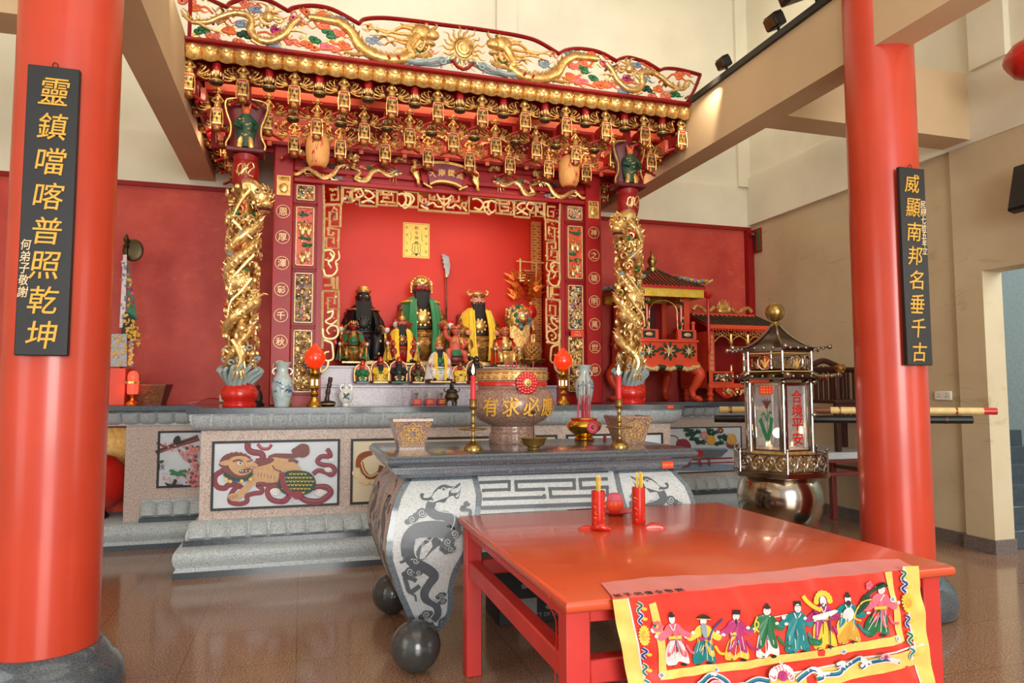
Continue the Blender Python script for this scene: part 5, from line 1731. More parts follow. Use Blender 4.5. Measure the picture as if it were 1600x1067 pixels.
def crown(m, c, r, style):
    c = Vector(c)
    m.mat('gold')
    if style == 'flat':
        m.lathe([(r * .86, r * .55), (r * .92, r * .62), (r * .88, r * .9), (r * .7, r * .98), (r * .66, r * 1.3), (r * .3, r * 1.38)], c, 18)
        m.mat('gold_dark').lathe([(r * .93, r * .66), (r * .95, r * .74), (r * .93, r * .8)], c, 18)
    elif style == 'helmet':
        m.lathe([(r * 1.0, r * .18), (r * 1.06, r * .35), (r * 1.0, r * .7), (r * .78, r * 1.05), (r * .4, r * 1.25), (r * .12, r * 1.3)], c + Vector((0, r * .12, 0)), 18)
        for s in (-1, 1):
            m.ball(c + Vector((s * r * .98, r * .05, r * .1)), (r * .22, r * .3, r * .55), 8)
            for k in range(5): m.ball(c + Vector((s * r * 1.06, -r * .1, -r * .45 + k * r * .24)), r * .14, 6)
        m.mat('gold_bright').ball(c + Vector((0, -r * .95, r * .72)), (r * .2, r * .15, r * .2), 8)
        for k in range(9):
            a = PI * k / 8
            m.ball(c + Vector((r * 1.0 * math.cos(a), -r * .25, r * .35 + r * .8 * math.sin(a))), r * .12, 6)
    elif style == 'horned':
        m.lathe([(r * .9, r * .5), (r * .95, r * .6), (r * .86, r * .95), (r * .5, r * 1.2), (r * .1, r * 1.3)], c, 16)
        for s in (-1, 1):
            m.tube([c + Vector((s * r * .7, 0, r * .8)), c + Vector((s * r * 1.15, 0, r * .75)), c + Vector((s * r * 1.3, 0, r * 1.15)), c + Vector((s * r * 1.05, 0, r * 1.35))], lambda k: r * .26 * (1 - .7 * k), 7, True, False, 4)
        m.mat('gold_dark').lathe([(r * .96, r * .62), (r * .98, r * .68), (r * .96, r * .74)], c, 16)
    else:
        m.lathe([(r * .8, r * .5), (r * .84, r * .7), (r * .5, r * .95), (r * .1, r * 1.05)], c, 14)
        for k in range(7):
            a = PI * k / 6
            m.mat('red_lacquer' if style == 'beads' else 'gold').ball(c + Vector((r * 1.0 * math.cos(a), -r * .3, r * .35 + r * .75 * math.sin(a))), r * .2, 7)


def seated(name, label, px, pyb, pyt, Y, robe, cloak, face, hat, beard=.33, scarf=None, chest='gold', collar=None, bw=.62, throne=True, lapc=None, group='statues in the alcove', wide=1.0):
    b = at(px, pyb, Y)
    zb = b.z
    h = at(px, pyt, Y).z - zb
    x0, y0 = b.x, Y
    t = thing(name, label, 'statue', (x0, y0, zb), group)
    L = lambda x, y, z: Vector((x0 + x * h * wide, y0 + y * h, zb + z * h))
    Rg = lambda z, rx, ry, cy=0: [L(rx * math.cos(2 * PI * k / 20), cy + ry * math.sin(2 * PI * k / 20), z) for k in range(20)]
    m = MB().mat('gold_dark').obox(L(0, 0, .035), (h * .5 * wide, h * .4, h * .07), None, .01).mat('gold_pale').obox(L(0, -.202, .035), (h * .45 * wide, h * .008, h * .035))
    if throne:
        m.mat('maroon').obox(L(0, .19, .36), (h * .44 * wide, h * .04, h * .6), None, .01)
        for s in (-1, 1):
            m.mat('gold_dark').obox(L(s * .27, .02, .24), (h * .04, h * .36, h * .36), None, .006)
            m.mat('red_lacquer').tube([L(s * .28, .18, .44), L(s * .285, -.16, .43)], h * .026, 8)
            m.mat('white').ball(L(s * .285, -.18, .42), (h * .034, h * .034, h * .04), 9).mat('red_lacquer').ball(L(s * .285, -.175, .455), (h * .034, h * .034, h * .022), 8)
    m.build('throne', None, t)
    m = MB().mat(robe)
    m.loft([Rg(.07, .20, .17), Rg(.14, .21, .19, -.02), Rg(.26, .215, .2, -.04), Rg(.335, .195, .17, -.03), Rg(.40, .155, .12, .01), Rg(.52, .145, .11, .02), Rg(.62, .15, .105, .02), Rg(.675, .12, .09, .02), Rg(.71, .07, .07, .01)])
    for s in (-1, 1):
        m.tube([L(s * .08, -.02, .30), L(s * .16, -.18, .31), L(s * .15, -.215, .2), L(s * .14, -.2, .08)], lambda k: h * (.085 - .025 * k), 9, True, False, 4)
    m.mat(lapc or 'gold_dark')
    for s in (-1, 1):
        for k in range(5): m.ball(L(s * (.16 + .03 * math.cos(k * 1.3)), -.255, .28 - .035 * k), (h * .026, h * .018, h * .022), 6)
        m.mat('black').ball(L(s * .14, -.245, .09), (h * .05, h * .07, h * .035), 9).mat(lapc or 'gold_dark')
    m.mat(chest).ball(L(0, -.115, .50), (h * .075, h * .035, h * .075), 14)
    for k in range(10): m.ball(L(.075 * math.cos(k * .628), -.115, .50 + .075 * math.sin(k * .628)), h * .02, 6, None, 4)
    m.mat('black').tube([L(.19 * math.cos(a), .01 - .145 * math.sin(a), .40) for a in [PI * k / 10 for k in range(11)]], h * .014, 6)
    for k in range(3): m.mat(chest).tube([L((.15 - .02 * k) * math.cos(a), -.03 - (.2) * math.sin(a), .36 - .05 * k - .03 * math.sin(a)) for a in [PI * q / 10 for q in range(11)]], h * .010, 5)
    m.build('robe', None, t)
    m = MB().mat(robe)
    for s in (-1, 1):
        m.mat(robe).tube([L(s * .12, .02, .63), L(s * .185, -.02, .53), L(s * .205, -.08, .45), L(s * .185, -.2, .41)], lambda k: h * (.054 + .012 * math.sin(k * PI)), 10, True, False, 5)
        m.mat('gold').tube([L(s * .21, -.17, .42), L(s * .195, -.192, .412)], h * .058, 10)
        m.mat(face)
        hd = L(s * .175, -.225, .405)
        m.ball(hd, (h * .032, h * .036, h * .034), 9)
        for k in range(4): m.tube([hd + Vector((s * h * (.02 - .012 * k), -h * .025, h * .012)), hd + Vector((s * h * (.018 - .012 * k), -h * .045, -h * .005)), hd + Vector((s * h * (.016 - .012 * k), -h * .036, -h * .026))], h * .009, 5)
        m.tube([hd + Vector((-s * h * .028, -h * .01, h * .012)), hd + Vector((-s * h * .042, -h * .028, h * .02))], h * .010, 5)
    m.build('arms', None, t)
    hc, hr = L(0, -.01, .815), h * .098
    m = MB()
    head(m, hc, hr, face)
    m.mat(face).tube([L(0, .01, .68), L(0, 0, .76)], h * .05, 10)
    m.build('head', None, t)
    m = MB(); crown(m, hc, hr, hat); m.build('headdress', None, t)
    if beard:
        m = MB(); beard_mesh(m, hc, hr, beard * h, bw); m.build('beard', None, t)
    if cloak:
        def cf(u, v):
            a = R(-57 + 294 * u)
            z = .72 - .60 * v
            rr = (.115 + .235 * v ** .5) + .010 * math.sin(u * 40) * v
            ry = rr * .86
            return L(rr * math.cos(a), .02 + ry * math.sin(a), z - .03 * v * abs(math.cos(a)))
        m = MB().mat(cloak).grid(40, 12, cf, (0, h * .006, h * .004))
        if collar: m.mat(collar).tube([cf(k / 20, .10) + Vector((0, -h * .004, h * .006)) for k in range(21)], h * .028, 6, flat=.5)
        m.build('cloak', None, t)
    if scarf:
        m = MB()
        for s in (-1, 1):
            def sf(u, v, s=s):
                w = .034 + .012 * v
                z = .69 - .62 * v
                y = -.12 - .14 * math.sin(min(1, v * 1.7) * PI / 2) - (.03 if v > .75 else 0) * v + .006 * math.sin(u * 9)
                x = s * (.10 + .02 * math.sin(v * 3)) + (u - .5) * w * 2
                return L(x, y, z)
            m.mat(scarf).grid(6, 14, sf, (0, h * .008, 0))
        m.build('scarf', None, t)
    return t


YB2, YB1 = 7.92, 7.26
seated('deity_statue', 'seated dark-faced statue in a black cloak with a long black beard', 566, 572, 441, YB2, 'black_silk', 'black_silk', 'face_dark', 'flat', .42, None, 'black', 'gold', .95, wide=.93)
seated('deity_statue', 'largest seated red-faced statue, in a green cloak with a gold chest boss', 657, 575, 422, YB2, 'gold_dark', 'green_silk', 'face_red', 'helmet', .20, 'green_silk', 'gold', 'yellow', .7, wide=.95)
seated('deity_statue', 'seated pink-faced statue in a yellow cloak with a long black beard and horned gold crown', 746, 574, 447, YB2, 'gold_dark', 'yellow_silk', 'face_pink', 'horned', .40, 'yellow_silk', 'gold', None, .75, lapc='gold')
YM_ = 7.555
seated('deity_statue', 'small red-faced statue in a green cape, seated below the dark-faced statue', 551, 569, 496, YM_, 'gold_dark', 'green_silk', 'face_red', 'bun', 0, None, 'green', 'pink', lapc='green', group='small seated statues')
seated('deity_statue', 'seated statue with a black beard and yellow scarf, below the green-cloaked one', 627, 572, 490, YM_, 'red_dark', 'yellow_silk', 'skin_coral', 'flat', .30, 'yellow_silk', 'gold_dark', None, .8, lapc='blue_grey', group='small seated statues')
seated('deity_statue', 'seated statue in a red cloak with bronze armour, behind the big incense burner', 789, 574, 507, YM_, 'gold', 'red_lacquer', 'skin_coral', 'bun', 0, None, 'gold_bright', 'maroon', lapc='gold', group='small seated statues')
seated('deity_statue', 'white-robed statue with red pompom headdress, black beard and two yellow ribbons', 686, 599, 531, YB1, 'white', 'white', 'face_pink', 'beads', .36, 'yellow_silk', 'green', None, .5, False, 'pink', group='small seated statues')
# characters down its ribbons
# the coral-skinned child
def child(px, pyb, pyt):
    b = at(px, pyb, YM_)
    h = at(px, pyt, YM_).z - b.z
    x0, zb = b.x, b.z
    L = lambda x, y, z: Vector((x0 + x * h, YM_ + y * h, zb + z * h))
    t = thing('deity_statue', 'coral-skinned child statue with one raised fist and a green loincloth', 'statue', (x0, YM_, zb), 'small seated statues')
    MB().mat('red_wood').ball(L(0, .02, .13), (h * .26, h * .2, h * .14), 14).obox(L(0, 0, .02), (h * .5, h * .4, h * .04), None, .008).build('rock_seat', None, t)
    m = MB().mat('skin_coral').loft([[L(rx * math.cos(2 * PI * k / 16), cy + ry * math.sin(2 * PI * k / 16), z) for k in range(16)] for z, rx, ry, cy in ((.24, .14, .12, 0), (.3, .17, .14, -.01), (.4, .16, .13, -.01), (.5, .15, .11, 0), (.58, .16, .10, 0), (.64, .1, .08, 0), (.68, .06, .06, 0))])
    m.tube([L(-.14, 0, .60), L(-.24, -.04, .66), L(-.26, -.06, .80)], lambda k: h * (.06 - .015 * k), 9, True, False, 4)
    m.tube([L(.14, 0, .60), L(.21, -.06, .5), L(.14, -.15, .42)], lambda k: h * (.06 - .015 * k), 9, True, False, 4)
    m.tube([L(-.08, -.03, .3), L(-.2, -.15, .3), L(-.2, -.16, .16), L(-.22, -.2, .06)], lambda k: h * (.085 - .035 * k), 9, True, False, 4)
    m.tube([L(.08, -.03, .3), L(.17, -.17, .26), L(.2, -.14, .12), L(.23, -.2, .05)], lambda k: h * (.085 - .035 * k), 9, True, False, 4)
    for p in ((-.26, -.07, .84), (.13, -.17, .41)):
        m.ball(L(*p), (h * .05, h * .05, h * .05), 9)
        for k in range(4): m.ball(L(p[0] - .03 + .02 * k, p[1] - .045, p[2] + .01), h * .016, 6)
    for p in ((-.23, -.24, .04), (.24, -.24, .03)): m.ball(L(*p), (h * .045, h * .08, h * .03), 8)
    m.build('body', None, t)
    m = MB()
    head(m, L(0, -.02, .79), h * .11, 'skin_coral')
    for s in (-1, 1): m.mat('skin_coral').ball(L(s * .07, 0, .9), h * .045, 8)
    m.mat('gold').tube([L(.1 * math.cos(k * .628), .1 * math.sin(k * .628) - .02, .855) for k in range(10)], h * .014, 5, False, True)
    m.build('head', None, t)
    MB().mat('green').loft([[L((rx + .01 * math.cos(5 * k)) * math.cos(2 * PI * k / 16), -.03 + ry * math.sin(2 * PI * k / 16), z) for k in range(16)] for z, rx, ry in ((.2, .2, .2), (.26, .2, .18), (.34, .17, .145))]).build('loincloth', None, t)
    m = MB().mat('gold_bright')
    for k in range(9): m.tube([L(.06 * math.cos(k * .7), -.10, .62), L(.11 * math.cos(k * .7), -.14, .56 - .05 * math.sin(k * .35)), L(.09 * math.cos(k * .7), -.13, .50)], h * .012, 5)
    m.tube([L(.10, -.12, .6), L(.14, -.16, .45), L(.12, -.18, .36)], h * .02, 6)
    m.build('gold_necklace', None, t)


child(712, 570, 503)


def small_icon(px, pyb, pyt, label, back, robe, beard, face, hat='red_lacquer', base='gold_pale'):
    b = at(px, pyb, YB1)
    h = at(px, pyt, YB1).z - b.z
    x0, zb = b.x, b.z
    L = lambda x, y, z: Vector((x0 + x * h, YB1 + y * h, zb + z * h))
    t = thing('small_deity_statue', label, 'statue', (x0, YB1, zb), 'row of small statues on the lower step')
    MB().mat('maroon').obox(L(0, 0, .04), (h * .62, h * .5, h * .08), None, .004).mat(base).obox(L(0, -.255, .04), (h * .5, h * .01, h * .05)).build('base', None, t)
    m = MB().mat(back)
    m.poly([L(x, .18, z) for x, z in [(-.34, .08), (-.36, .4)] + [(.35 * math.cos(a), .55 + .33 * math.sin(a)) for a in [PI - PI * k / 12 for k in range(13)]] + [(.36, .4), (.34, .08)]], (0, h * .06, 0))
    m.mat('gold').tube([L(x, .165, z) for x, z in [(-.31, .1), (-.33, .4)] + [(.32 * math.cos(a), .55 + .30 * math.sin(a)) for a in [PI - PI * k / 12 for k in range(13)]] + [(.33, .4), (.31, .1)]], h * .022, 6)
    m.build('halo_back', None, t)
    m = MB().mat(robe).loft([[L(rx * math.cos(2 * PI * k / 14), cy + ry * math.sin(2 * PI * k / 14), z) for k in range(14)] for z, rx, ry, cy in ((.08, .26, .2, -.02), (.25, .26, .2, -.03), (.38, .2, .15, 0), (.55, .2, .13, .02), (.63, .1, .08, .02))])
    for s in (-1, 1):
        m.tube([L(s * .18, .02, .56), L(s * .25, -.06, .42), L(s * .1, -.18, .34)], h * .07, 8, True, False, 3)
        m.mat('gold').ball(L(s * .13, -.2, .22), (h * .07, h * .05, h * .07), 8).mat('white').ball(L(s * .1, -.23, .14), (h * .05, h * .03, h * .03), 7).mat(robe)
    m.mat('green').ball(L(0, -.17, .4), (h * .07, h * .04, h * .06), 8)
    m.build('robe', None, t)
    m = MB()
    head(m, L(0, -.03, .72), h * .12, face)
    m.build('head', None, t)
    m = MB().mat(hat).lathe([(h * .115, h * .05), (h * .125, h * .09), (h * .08, h * .14), (h * .085, h * .2), (h * .02, h * .25)], L(0, -.02, .75), 12).mat('gold').ball(L(0, -.13, .86), h * .03, 6)
    m.build('headdress', None, t)
    if beard:
        m = MB(); beard_mesh(m, L(0, -.03, .72), h * .12, h * beard, .8); m.build('beard', None, t)


small_icon(566, 599, 563, 'small statue with a red arched back, nearest the white flask', 'vermilion', 'green', 0, 'skin_coral', base='blue_grey')
small_icon(594, 599, 557, 'small black-bearded statue with red arched back, second from the white flask', 'red_dark', 'yellow', .26, 'face_red')
small_icon(623, 599, 557, 'small black-bearded statue on a green base, third from the white flask', 'red_dark', 'black_silk', .3, 'face_dark', base='green')
small_icon(653, 599, 563, 'small dark bronze statue with red arched back beside the white-robed statue', 'red_dark', 'bronze', 0, 'bronze', 'gold_dark')
small_icon(719, 599, 566, 'small orange-robed statue with a pale round belly plate, behind the tripod censer', 'orange', 'yellow', 0, 'face_red', 'gold_dark')
small_icon(744, 599, 556, 'small dark statue in a hood behind the red candle flame', 'brown_wood', 'black_silk', .2, 'face_dark', 'black')
# the polearm
p0, p1 = at(699, 574, 8.13), at(697, 398, 8.13)
t = thing('polearm', 'tall polearm with a broad steel blade standing behind the green-cloaked statue', 'polearm', (p0.x, 8.13, p0.z))
MB().tube([(p0.x, 8.13, 1.765), (p1.x, 8.13, at(698, 432, 8.13).z)], .010, 8).build('shaft', 'steel', t)
Q = lambda x, y: at(x, y, 8.13)
MB().poly([Q(*q) for q in ((696, 431), (701, 431), (703.5, 415), (701, 401), (693, 396.5), (689.5, 398), (692, 401), (690.5, 404), (693, 406), (691.5, 410), (694, 412), (693, 417), (695.5, 420))], (0, .014, 0)).build('blade', 'chrome', t)
MB().lathe([(.012, -.02), (.024, -.01), (.024, .012), (.012, .02)], Q(698, 432), 10).build('guard', 'gold', t)
# gold foil pagoda, painted lion and pineapple on the right of the upper step
def shard(m, c, d, w, l):
    c, d = Vector(c), Vector(d).normalized()
    e = d.cross(Vector((0, 1, 0))).normalized()
    m.add([c - e * w, c + e * w, c + Vector((0, .02, 0)), c + d * l], [(0, 1, 3), (1, 2, 3), (2, 0, 3), (0, 2, 1)])


Yp = 8.05
c = at(821, 470, Yp)
t = thing('gold_foil_ornament', 'tall orange gold foil ornament with folded petals and a bamboo frame', 'ornament', (c.x, Yp, 1.765))
MB().lathe([(.08, 0), (.11, .05), (.11, .3), (.10, .36)], (c.x, Yp, 1.766), 10).lathe([(.10, .36), (.08, .5), (.10, .62)], (c.x, Yp, 1.766), 10).build('core', 'copper_foil', t, 20)
m = MB()
random.seed(6)
for k in range(46):
    a = random.uniform(0, 6.28)
    z = at(821, random.uniform(430, 468), Yp).z
    r = .13
    shard(m, (c.x + r * math.cos(a), Yp + r * math.sin(a) * .6, z), (math.cos(a), math.sin(a) * .4, random.uniform(.2, 1.3)), .035, random.uniform(.08, .17))
m.build('foil_petals', 'copper_foil', t, 0)
m = MB()
for k in range(5):
    z = at(821, 424 + 4 * k, Yp).z
    m.obox((c.x, Yp, z), (.17 + .03 * (k % 2), .12, .02), Matrix.Rotation(.3 * k, 3, 'Z'), .003)
m.build('foil_ingots', 'gold_bright', t, 0)
m = MB().tube([at(813, 440, Yp - .05), at(813, 404, Yp - .05)], .011, 7).tube([at(807, 408, Yp - .05), at(850, 411, Yp - .05)], .009, 7).tube([at(838, 440, Yp - .05), at(838, 410, Yp - .05)], .008, 7)
m.build('bamboo_frame', 'bamboo', t)
Yl = 7.78
c = at(809, 498, Yl)
t = thing('lion_ornament', 'round gilded lion ornament with curly mane beside the gold foil tower', 'ornament', (c.x, Yl, 1.765))
m = MB().mat('gold').ball(c, (.15, .12, .15), 18)
m.box(c.x - .12, c.x + .12, Yl - .08, Yl + .08, 1.766, c.z - .08)
for k in range(90):
    a, b = random.uniform(0, 6.28), random.uniform(.2, 1.5)
    m.mat(random.choice(['gold', 'gold_bright', 'green', 'orange', 'gold', 'blue_grey']))
    m.ball(c + Vector((.16 * math.sin(b) * math.cos(a), -.125 * math.cos(b), .16 * math.sin(b) * math.sin(a))), random.uniform(.015, .03), 7, None, 5)
m.build('mane', None, t)
m = MB().mat('gold_bright').ball(c + Vector((.02, -.11, .02)), (.075, .06, .07), 12).ball(c + Vector((.02, -.16, -.02)), (.045, .03, .03), 9).mat('white').ball(c + Vector((-.01, -.165, .045)), .016, 7).ball(c + Vector((.05, -.165, .045)), .016, 7).mat('red_lacquer').ball(c + Vector((.02, -.165, -.05)), (.035, .02, .012), 7)
m.build('face', None, t)
m = MB().mat('red_lacquer').ball(c + Vector((.16, -.02, .08)), (.07, .05, .08), 12).mat('gold').ball(c + Vector((.16, -.02, .18)), .03, 8).tube([c + Vector((.16, -.06, -.02)), c + Vector((.18, -.08, -.14))], .03, 7)
m.build('red_pompom', None, t)
Yn = 7.53
a, b = at(833, 571, Yn), at(833, 514, Yn)
t = thing('gold_pineapple', 'gilt pineapple on a lotus dish beside the red-cloaked statue', 'ornament', (a.x, Yn, a.z))
hh = b.z - a.z
MB().lathe([(.06, 0), (.12, .03), (.15, .06), (.14, .075), (.05, .07)], (a.x, Yn, a.z), 24, lobes=10, amp=.06).build('dish', 'gold_dark', t)
m = MB()
for i in range(7):
    n = 9
    z = a.z + .09 + .026 * i
    r = .085 * math.sin(PI * (.25 + .6 * i / 7))
    for k in range(n):
        q = 2 * PI * (k + .5 * (i % 2)) / n
        m.ball((a.x + r * math.cos(q), Yn + r * math.sin(q), z), (.026, .026, .02), 6, None, 4)
m.build('fruit', 'gold', t)
m = MB()
for k in range(14):
    q = k * 2.4
    r = .05 * (k % 4) / 4
    z = a.z + .26
    m.tube([(a.x + .5 * r * math.cos(q), Yn + .5 * r * math.sin(q), z), (a.x + r * math.cos(q), Yn + r * math.sin(q), z + .06), (a.x + 1.6 * r * math.cos(q), Yn + 1.6 * r * math.sin(q), z + hh - .3 - .04 * (k % 4) / 2)], lambda u: .016 * (1 - u) + .002, 5)
m.build('leaves', 'gold_bright', t)
# ------------------------------------------------------------------ things standing on the altar top
random.seed(31)


def vase(px, label, seed):
    Y = 6.62
    x = at(px, 600, Y).x
    z = Z1
    t = thing('porcelain_vase', label, 'vase', (x, Y, z), 'blue and white vases on the altar')
    pr = [(.062, 0), (.066, .006), (.066, .02), (.074, .05), (.088, .11), (.095, .17), (.094, .21), (.082, .25), (.062, .275), (.052, .30), (.050, .335), (.055, .36), (.072, .385), (.076, .395), (.070, .398), (.050, .37), (.046, .33)]
    MB().lathe(pr, (x, Y, z), 36).build('body', 'porcelain', t)

    def rad(v):
        for (r0, a), (r1, b) in zip(pr, pr[1:]):
            if a <= v <= b and b > a: return r0 + (r1 - r0) * (v - a) / (b - a)
        return .06
    m = MB().mat('blue')
    d = Draw(m, lambda u, v, h: (x + (rad(v) + h) * math.sin(u), Y - (rad(v) + h) * math.cos(u), z + v))
    rnd = random.Random(seed)
    for k in range(26):
        u, v = rnd.uniform(-1.3, 1.3), rnd.choice([rnd.uniform(.16, .23), rnd.uniform(.13, .22), rnd.uniform(.05, .09)])
        if v > .1:
            q = rnd.uniform(.08, .22)
            d.stroke([(u - q, v - .008), (u - q / 3, v + rnd.uniform(-.01, .02)), (u + q / 3, v + rnd.uniform(-.02, .01)), (u + q, v - .01)], rnd.uniform(.006, .016), 4, rnd.choice(['blue', 'blue', 'blue_grey']))
        else:
            d.stroke([(u, v), (u + .05, v + .008), (u + .1, v)], .004, 3, 'blue')
    for k in range(5): d.stroke([(-.9 + .1 * k, .235), (-.85 + .1 * k, .17 - .01 * k)], .006, 0, 'blue')
    m.build('painted_scene', None, t)
    m = MB()
    for s in (-1, 1):
        m.tube([(x + s * .05, Y, z + .345), (x + s * .075, Y, z + .335), (x + s * .085, Y, z + .31), (x + s * .066, Y, z + .285)], .007, 6, True, False, 4)
    m.build('handles', 'porcelain_white', t)


vase(441, 'blue and white vase beside the dragon column nearest the lion painting', 2)
vase(913, 'blue and white vase at the right-hand pillar, in front of the character for honour', 3)


def lamp_stand(px, label):
    Y = 6.55
    x = at(px, 600, Y).x
    z = Z1
    t = thing('lotus_lamp', label, 'lamp', (x, Y, z), 'red bulb lamps on the altar')
    m = MB().lathe([(.062, 0), (.064, .012), (.05, .03), (.036, .05), (.03, .07), (.022, .085), (.030, .10), (.036, .112), (.026, .125), (.020, .14), (.034, .155), (.042, .165)], (x, Y, z), 6 * 4, lobes=6, amp=.05)
    m.lathe([(.02, .265), (.05, .27), (.058, .285), (.07, .295), (.03, .30), (.022, .32), (.03, .335), (.046, .345), (.03, .35)], (x, Y, z), 24)
    m.build('brass_stand', 'brass', t)
    m = MB().mat('brass').lathe([(.042, .165), (.044, .18), (.044, .25), (.05, .268)], (x, Y, z), 6, a0=PI / 6)
    m.mat('glow')
    for k in range(6):
        a = k * PI / 3
        c = Vector((x + .0385 * math.cos(a), Y + .0385 * math.sin(a), z + .215))
        e = Vector((-math.sin(a), math.cos(a), 0)) * .010
        o = Vector((math.cos(a), math.sin(a), 0)) * .001
        m.poly([c - e + o - Vector((0, 0, .026)), c + e + o - Vector((0, 0, .026)), c + e + o + Vector((0, 0, .026)), c - e + o + Vector((0, 0, .026))])
    m.build('lit_casing', None, t)
    MB().lathe([(.03, .345), (.06, .36), (.086, .395), (.094, .43), (.086, .47), (.06, .51), (.035, .535), (.014, .56), (.0, .572)], (x, Y, z), 32).build('bulb', 'bulb', t)


lamp_stand(491.5, 'brass lamp with red lotus-bud bulb beside the white flask')
lamp_stand(880, 'brass lamp with red lotus-bud bulb behind the brass incense pot')
# mallet on a cushion, moon flask, tripod censer, little offering cases, dark figure, fruit
Y = 6.7
x = at(513, 600, Y).x
t = thing('wooden_mallet', 'dark carved wooden mallet standing on a round cushion beside the white flask', 'mallet', (x, Y, Z1))
MB().mat('black').lathe([(.055, 0), (.07, .012), (.072, .026), (.06, .042), (.02, .05)], (x, Y, Z1), 24).mat('gold_paint').lathe([(.0725, .016), (.074, .02), (.0725, .024)], (x, Y, Z1), 24).build('cushion', None, t)
MB().tube([(x - .012, Y, Z1 + .045), (x, Y, Z1 + .14), (x + .014, Y, Z1 + .22), (x + .02, Y, Z1 + .265)], lambda k: .020 + .003 * math.sin(k * 26), 12, True, False, 6).build('handle', 'dark_wood', t)
x = at(541, 600, Y).x
t = thing('moon_flask', 'small white moon flask with a painted round scene on the altar', 'flask', (x, Y, Z1))
m = MB().lathe([(.03, 0), (.034, .01), (.026, .022)], (x, Y, Z1), 18, 1, .6)
m.ball((x, Y, Z1 + .09), (.066, .036, .075), 22, None, 12).lathe([(.022, .155), (.018, .17), (.018, .2), (.024, .21)], (x, Y, Z1), 14)
for s in (-1, 1): m.tube([(x + s * .018, Y, Z1 + .195), (x + s * .045, Y, Z1 + .19), (x + s * .052, Y, Z1 + .165), (x + s * .04, Y, Z1 + .145)], .007, 6, True, False, 4)
m.build('body', 'porcelain_white', t)
m = MB().mat('blue_grey')
d = Draw(m, lambda u, v, h: (x + u, Y - .036 * math.sqrt(max(.05, 1 - (u / .066) ** 2 - (v / .075) ** 2)) - .001 - h, Z1 + .09 + v))
d.stroke([(.045 * math.cos(k * .524), .05 * math.sin(k * .524)) for k in range(12)], .005, 2, 'granite_grey', True)
for k in range(12): d.stroke([(random.uniform(-.03, .03), random.uniform(-.035, .035)), (random.uniform(-.03, .03), random.uniform(-.035, .035)), (random.uniform(-.02, .02), random.uniform(-.02, .03))], .005, 3, random.choice(['ink', 'green_dark', 'blue_grey']))
m.build('painted_roundel', None, t, 0)
x = at(706, 600, 6.55).x
Y = 6.55
t = thing('tripod_censer', 'small dark bronze tripod censer with a lion lid beside the candle', 'censer', (x, Y, Z1))
m = MB().lathe([(.02, .045), (.05, .05), (.066, .07), (.068, .09), (.056, .11), (.05, .12), (.058, .13), (.056, .135)], (x, Y, Z1), 24)
for k in range(3):
    a = k * 2.094 - PI / 2
    m.tube([(x + .04 * math.cos(a), Y + .04 * math.sin(a), Z1 + .06), (x + .055 * math.cos(a), Y + .055 * math.sin(a), Z1 + .03), (x + .05 * math.cos(a), Y + .05 * math.sin(a), Z1)], lambda q: .016 - .006 * q, 8)
for s in (-1, 1): m.tube([(x + s * .054, Y, Z1 + .125), (x + s * .075, Y, Z1 + .14), (x + s * .07, Y, Z1 + .165)], .007, 6)
m.build('body', 'bronze', t)
MB().lathe([(.052, .135), (.045, .15), (.02, .16), (.012, .165)], (x, Y, Z1), 20).ball((x, Y, Z1 + .175), (.024, .02, .018), 9).ball((x - .01, Y - .012, Z1 + .195), .014, 8).build('lid', 'black_metal', t)
for k, (px, w, lab) in enumerate(((651, .088, 'clear case on a red carved base, nearest the wooden mallet'), (671, .088, 'clear case with a pale cup on a red base, second along the step'), (690, .088, 'clear case on a red base, beside the bronze tripod censer'))):
    Y = 6.98
    x = at(px, 620, Y).x
    t = thing('offering_case', lab, 'case', (x, Y, Z1), 'small clear cases before the lower step')
    MB().mat('red_lacquer').box(x - w / 2, x + w / 2, Y - .05, Y + .05, Z1, Z1 + .06, .004).mat('gold_paint' if k > 1 else 'coral').box(x - w * .35, x + w * .35, Y - .053, Y - .05, Z1 + .018, Z1 + .026).box(x - w * .3, x + w * .3, Y - .053, Y - .05, Z1 + .036, Z1 + .044).build('base', None, t)
    MB().box(x - w / 2 + .004, x + w / 2 - .004, Y - .046, Y + .046, Z1 + .062, Z1 + .155, .003).build('clear_box', 'glass', t)
    MB().lathe([(.008, .064), (.014, .07), (.008, .08), (.018, .105), (.022, .12), (.018, .12)], (x, Y, Z1), 14).build('cup', 'porcelain_white' if k == 1 else 'steel', t)
x, Y = at(400, 615, 6.9).x, 6.95
t = thing('dark_figurine', 'small dark figurine between the dragon column and the vase', 'figurine', (x, Y, Z1))
MB().lathe([(.07, 0), (.075, .015), (.05, .04), (.04, .05)], (x, Y, Z1), 14).loft([ring(x + .012, Y, Z1 + z, rx, ry, 12) for z, rx, ry in ((.04, .04, .03), (.09, .045, .03), (.14, .03, .022), (.16, .016, .016))]).ball((x + .012, Y, Z1 + .175), .022, 9).build('carving', 'black', t)
for k, (px, py, c) in enumerate(((858, 622, 'orange'), (866, 626, 'pink'))):
    x, Y = at(px, py, 6.5).x, 6.52 + .05 * k
    t = thing('fruit', ('orange round fruit on the altar behind the big incense burner', 'pinkish round fruit on the altar behind the big incense burner')[k], 'fruit', (x, Y, Z1))
    MB().ball((x, Y, Z1 + .038), (.04, .04, .038), 14).build('flesh', c, t)
    MB().tube([(x, Y, Z1 + .072), (x + .004, Y, Z1 + .086)], .004, 5).build('stem', 'green_dark', t)
a = at(903, 521, YF - .08)
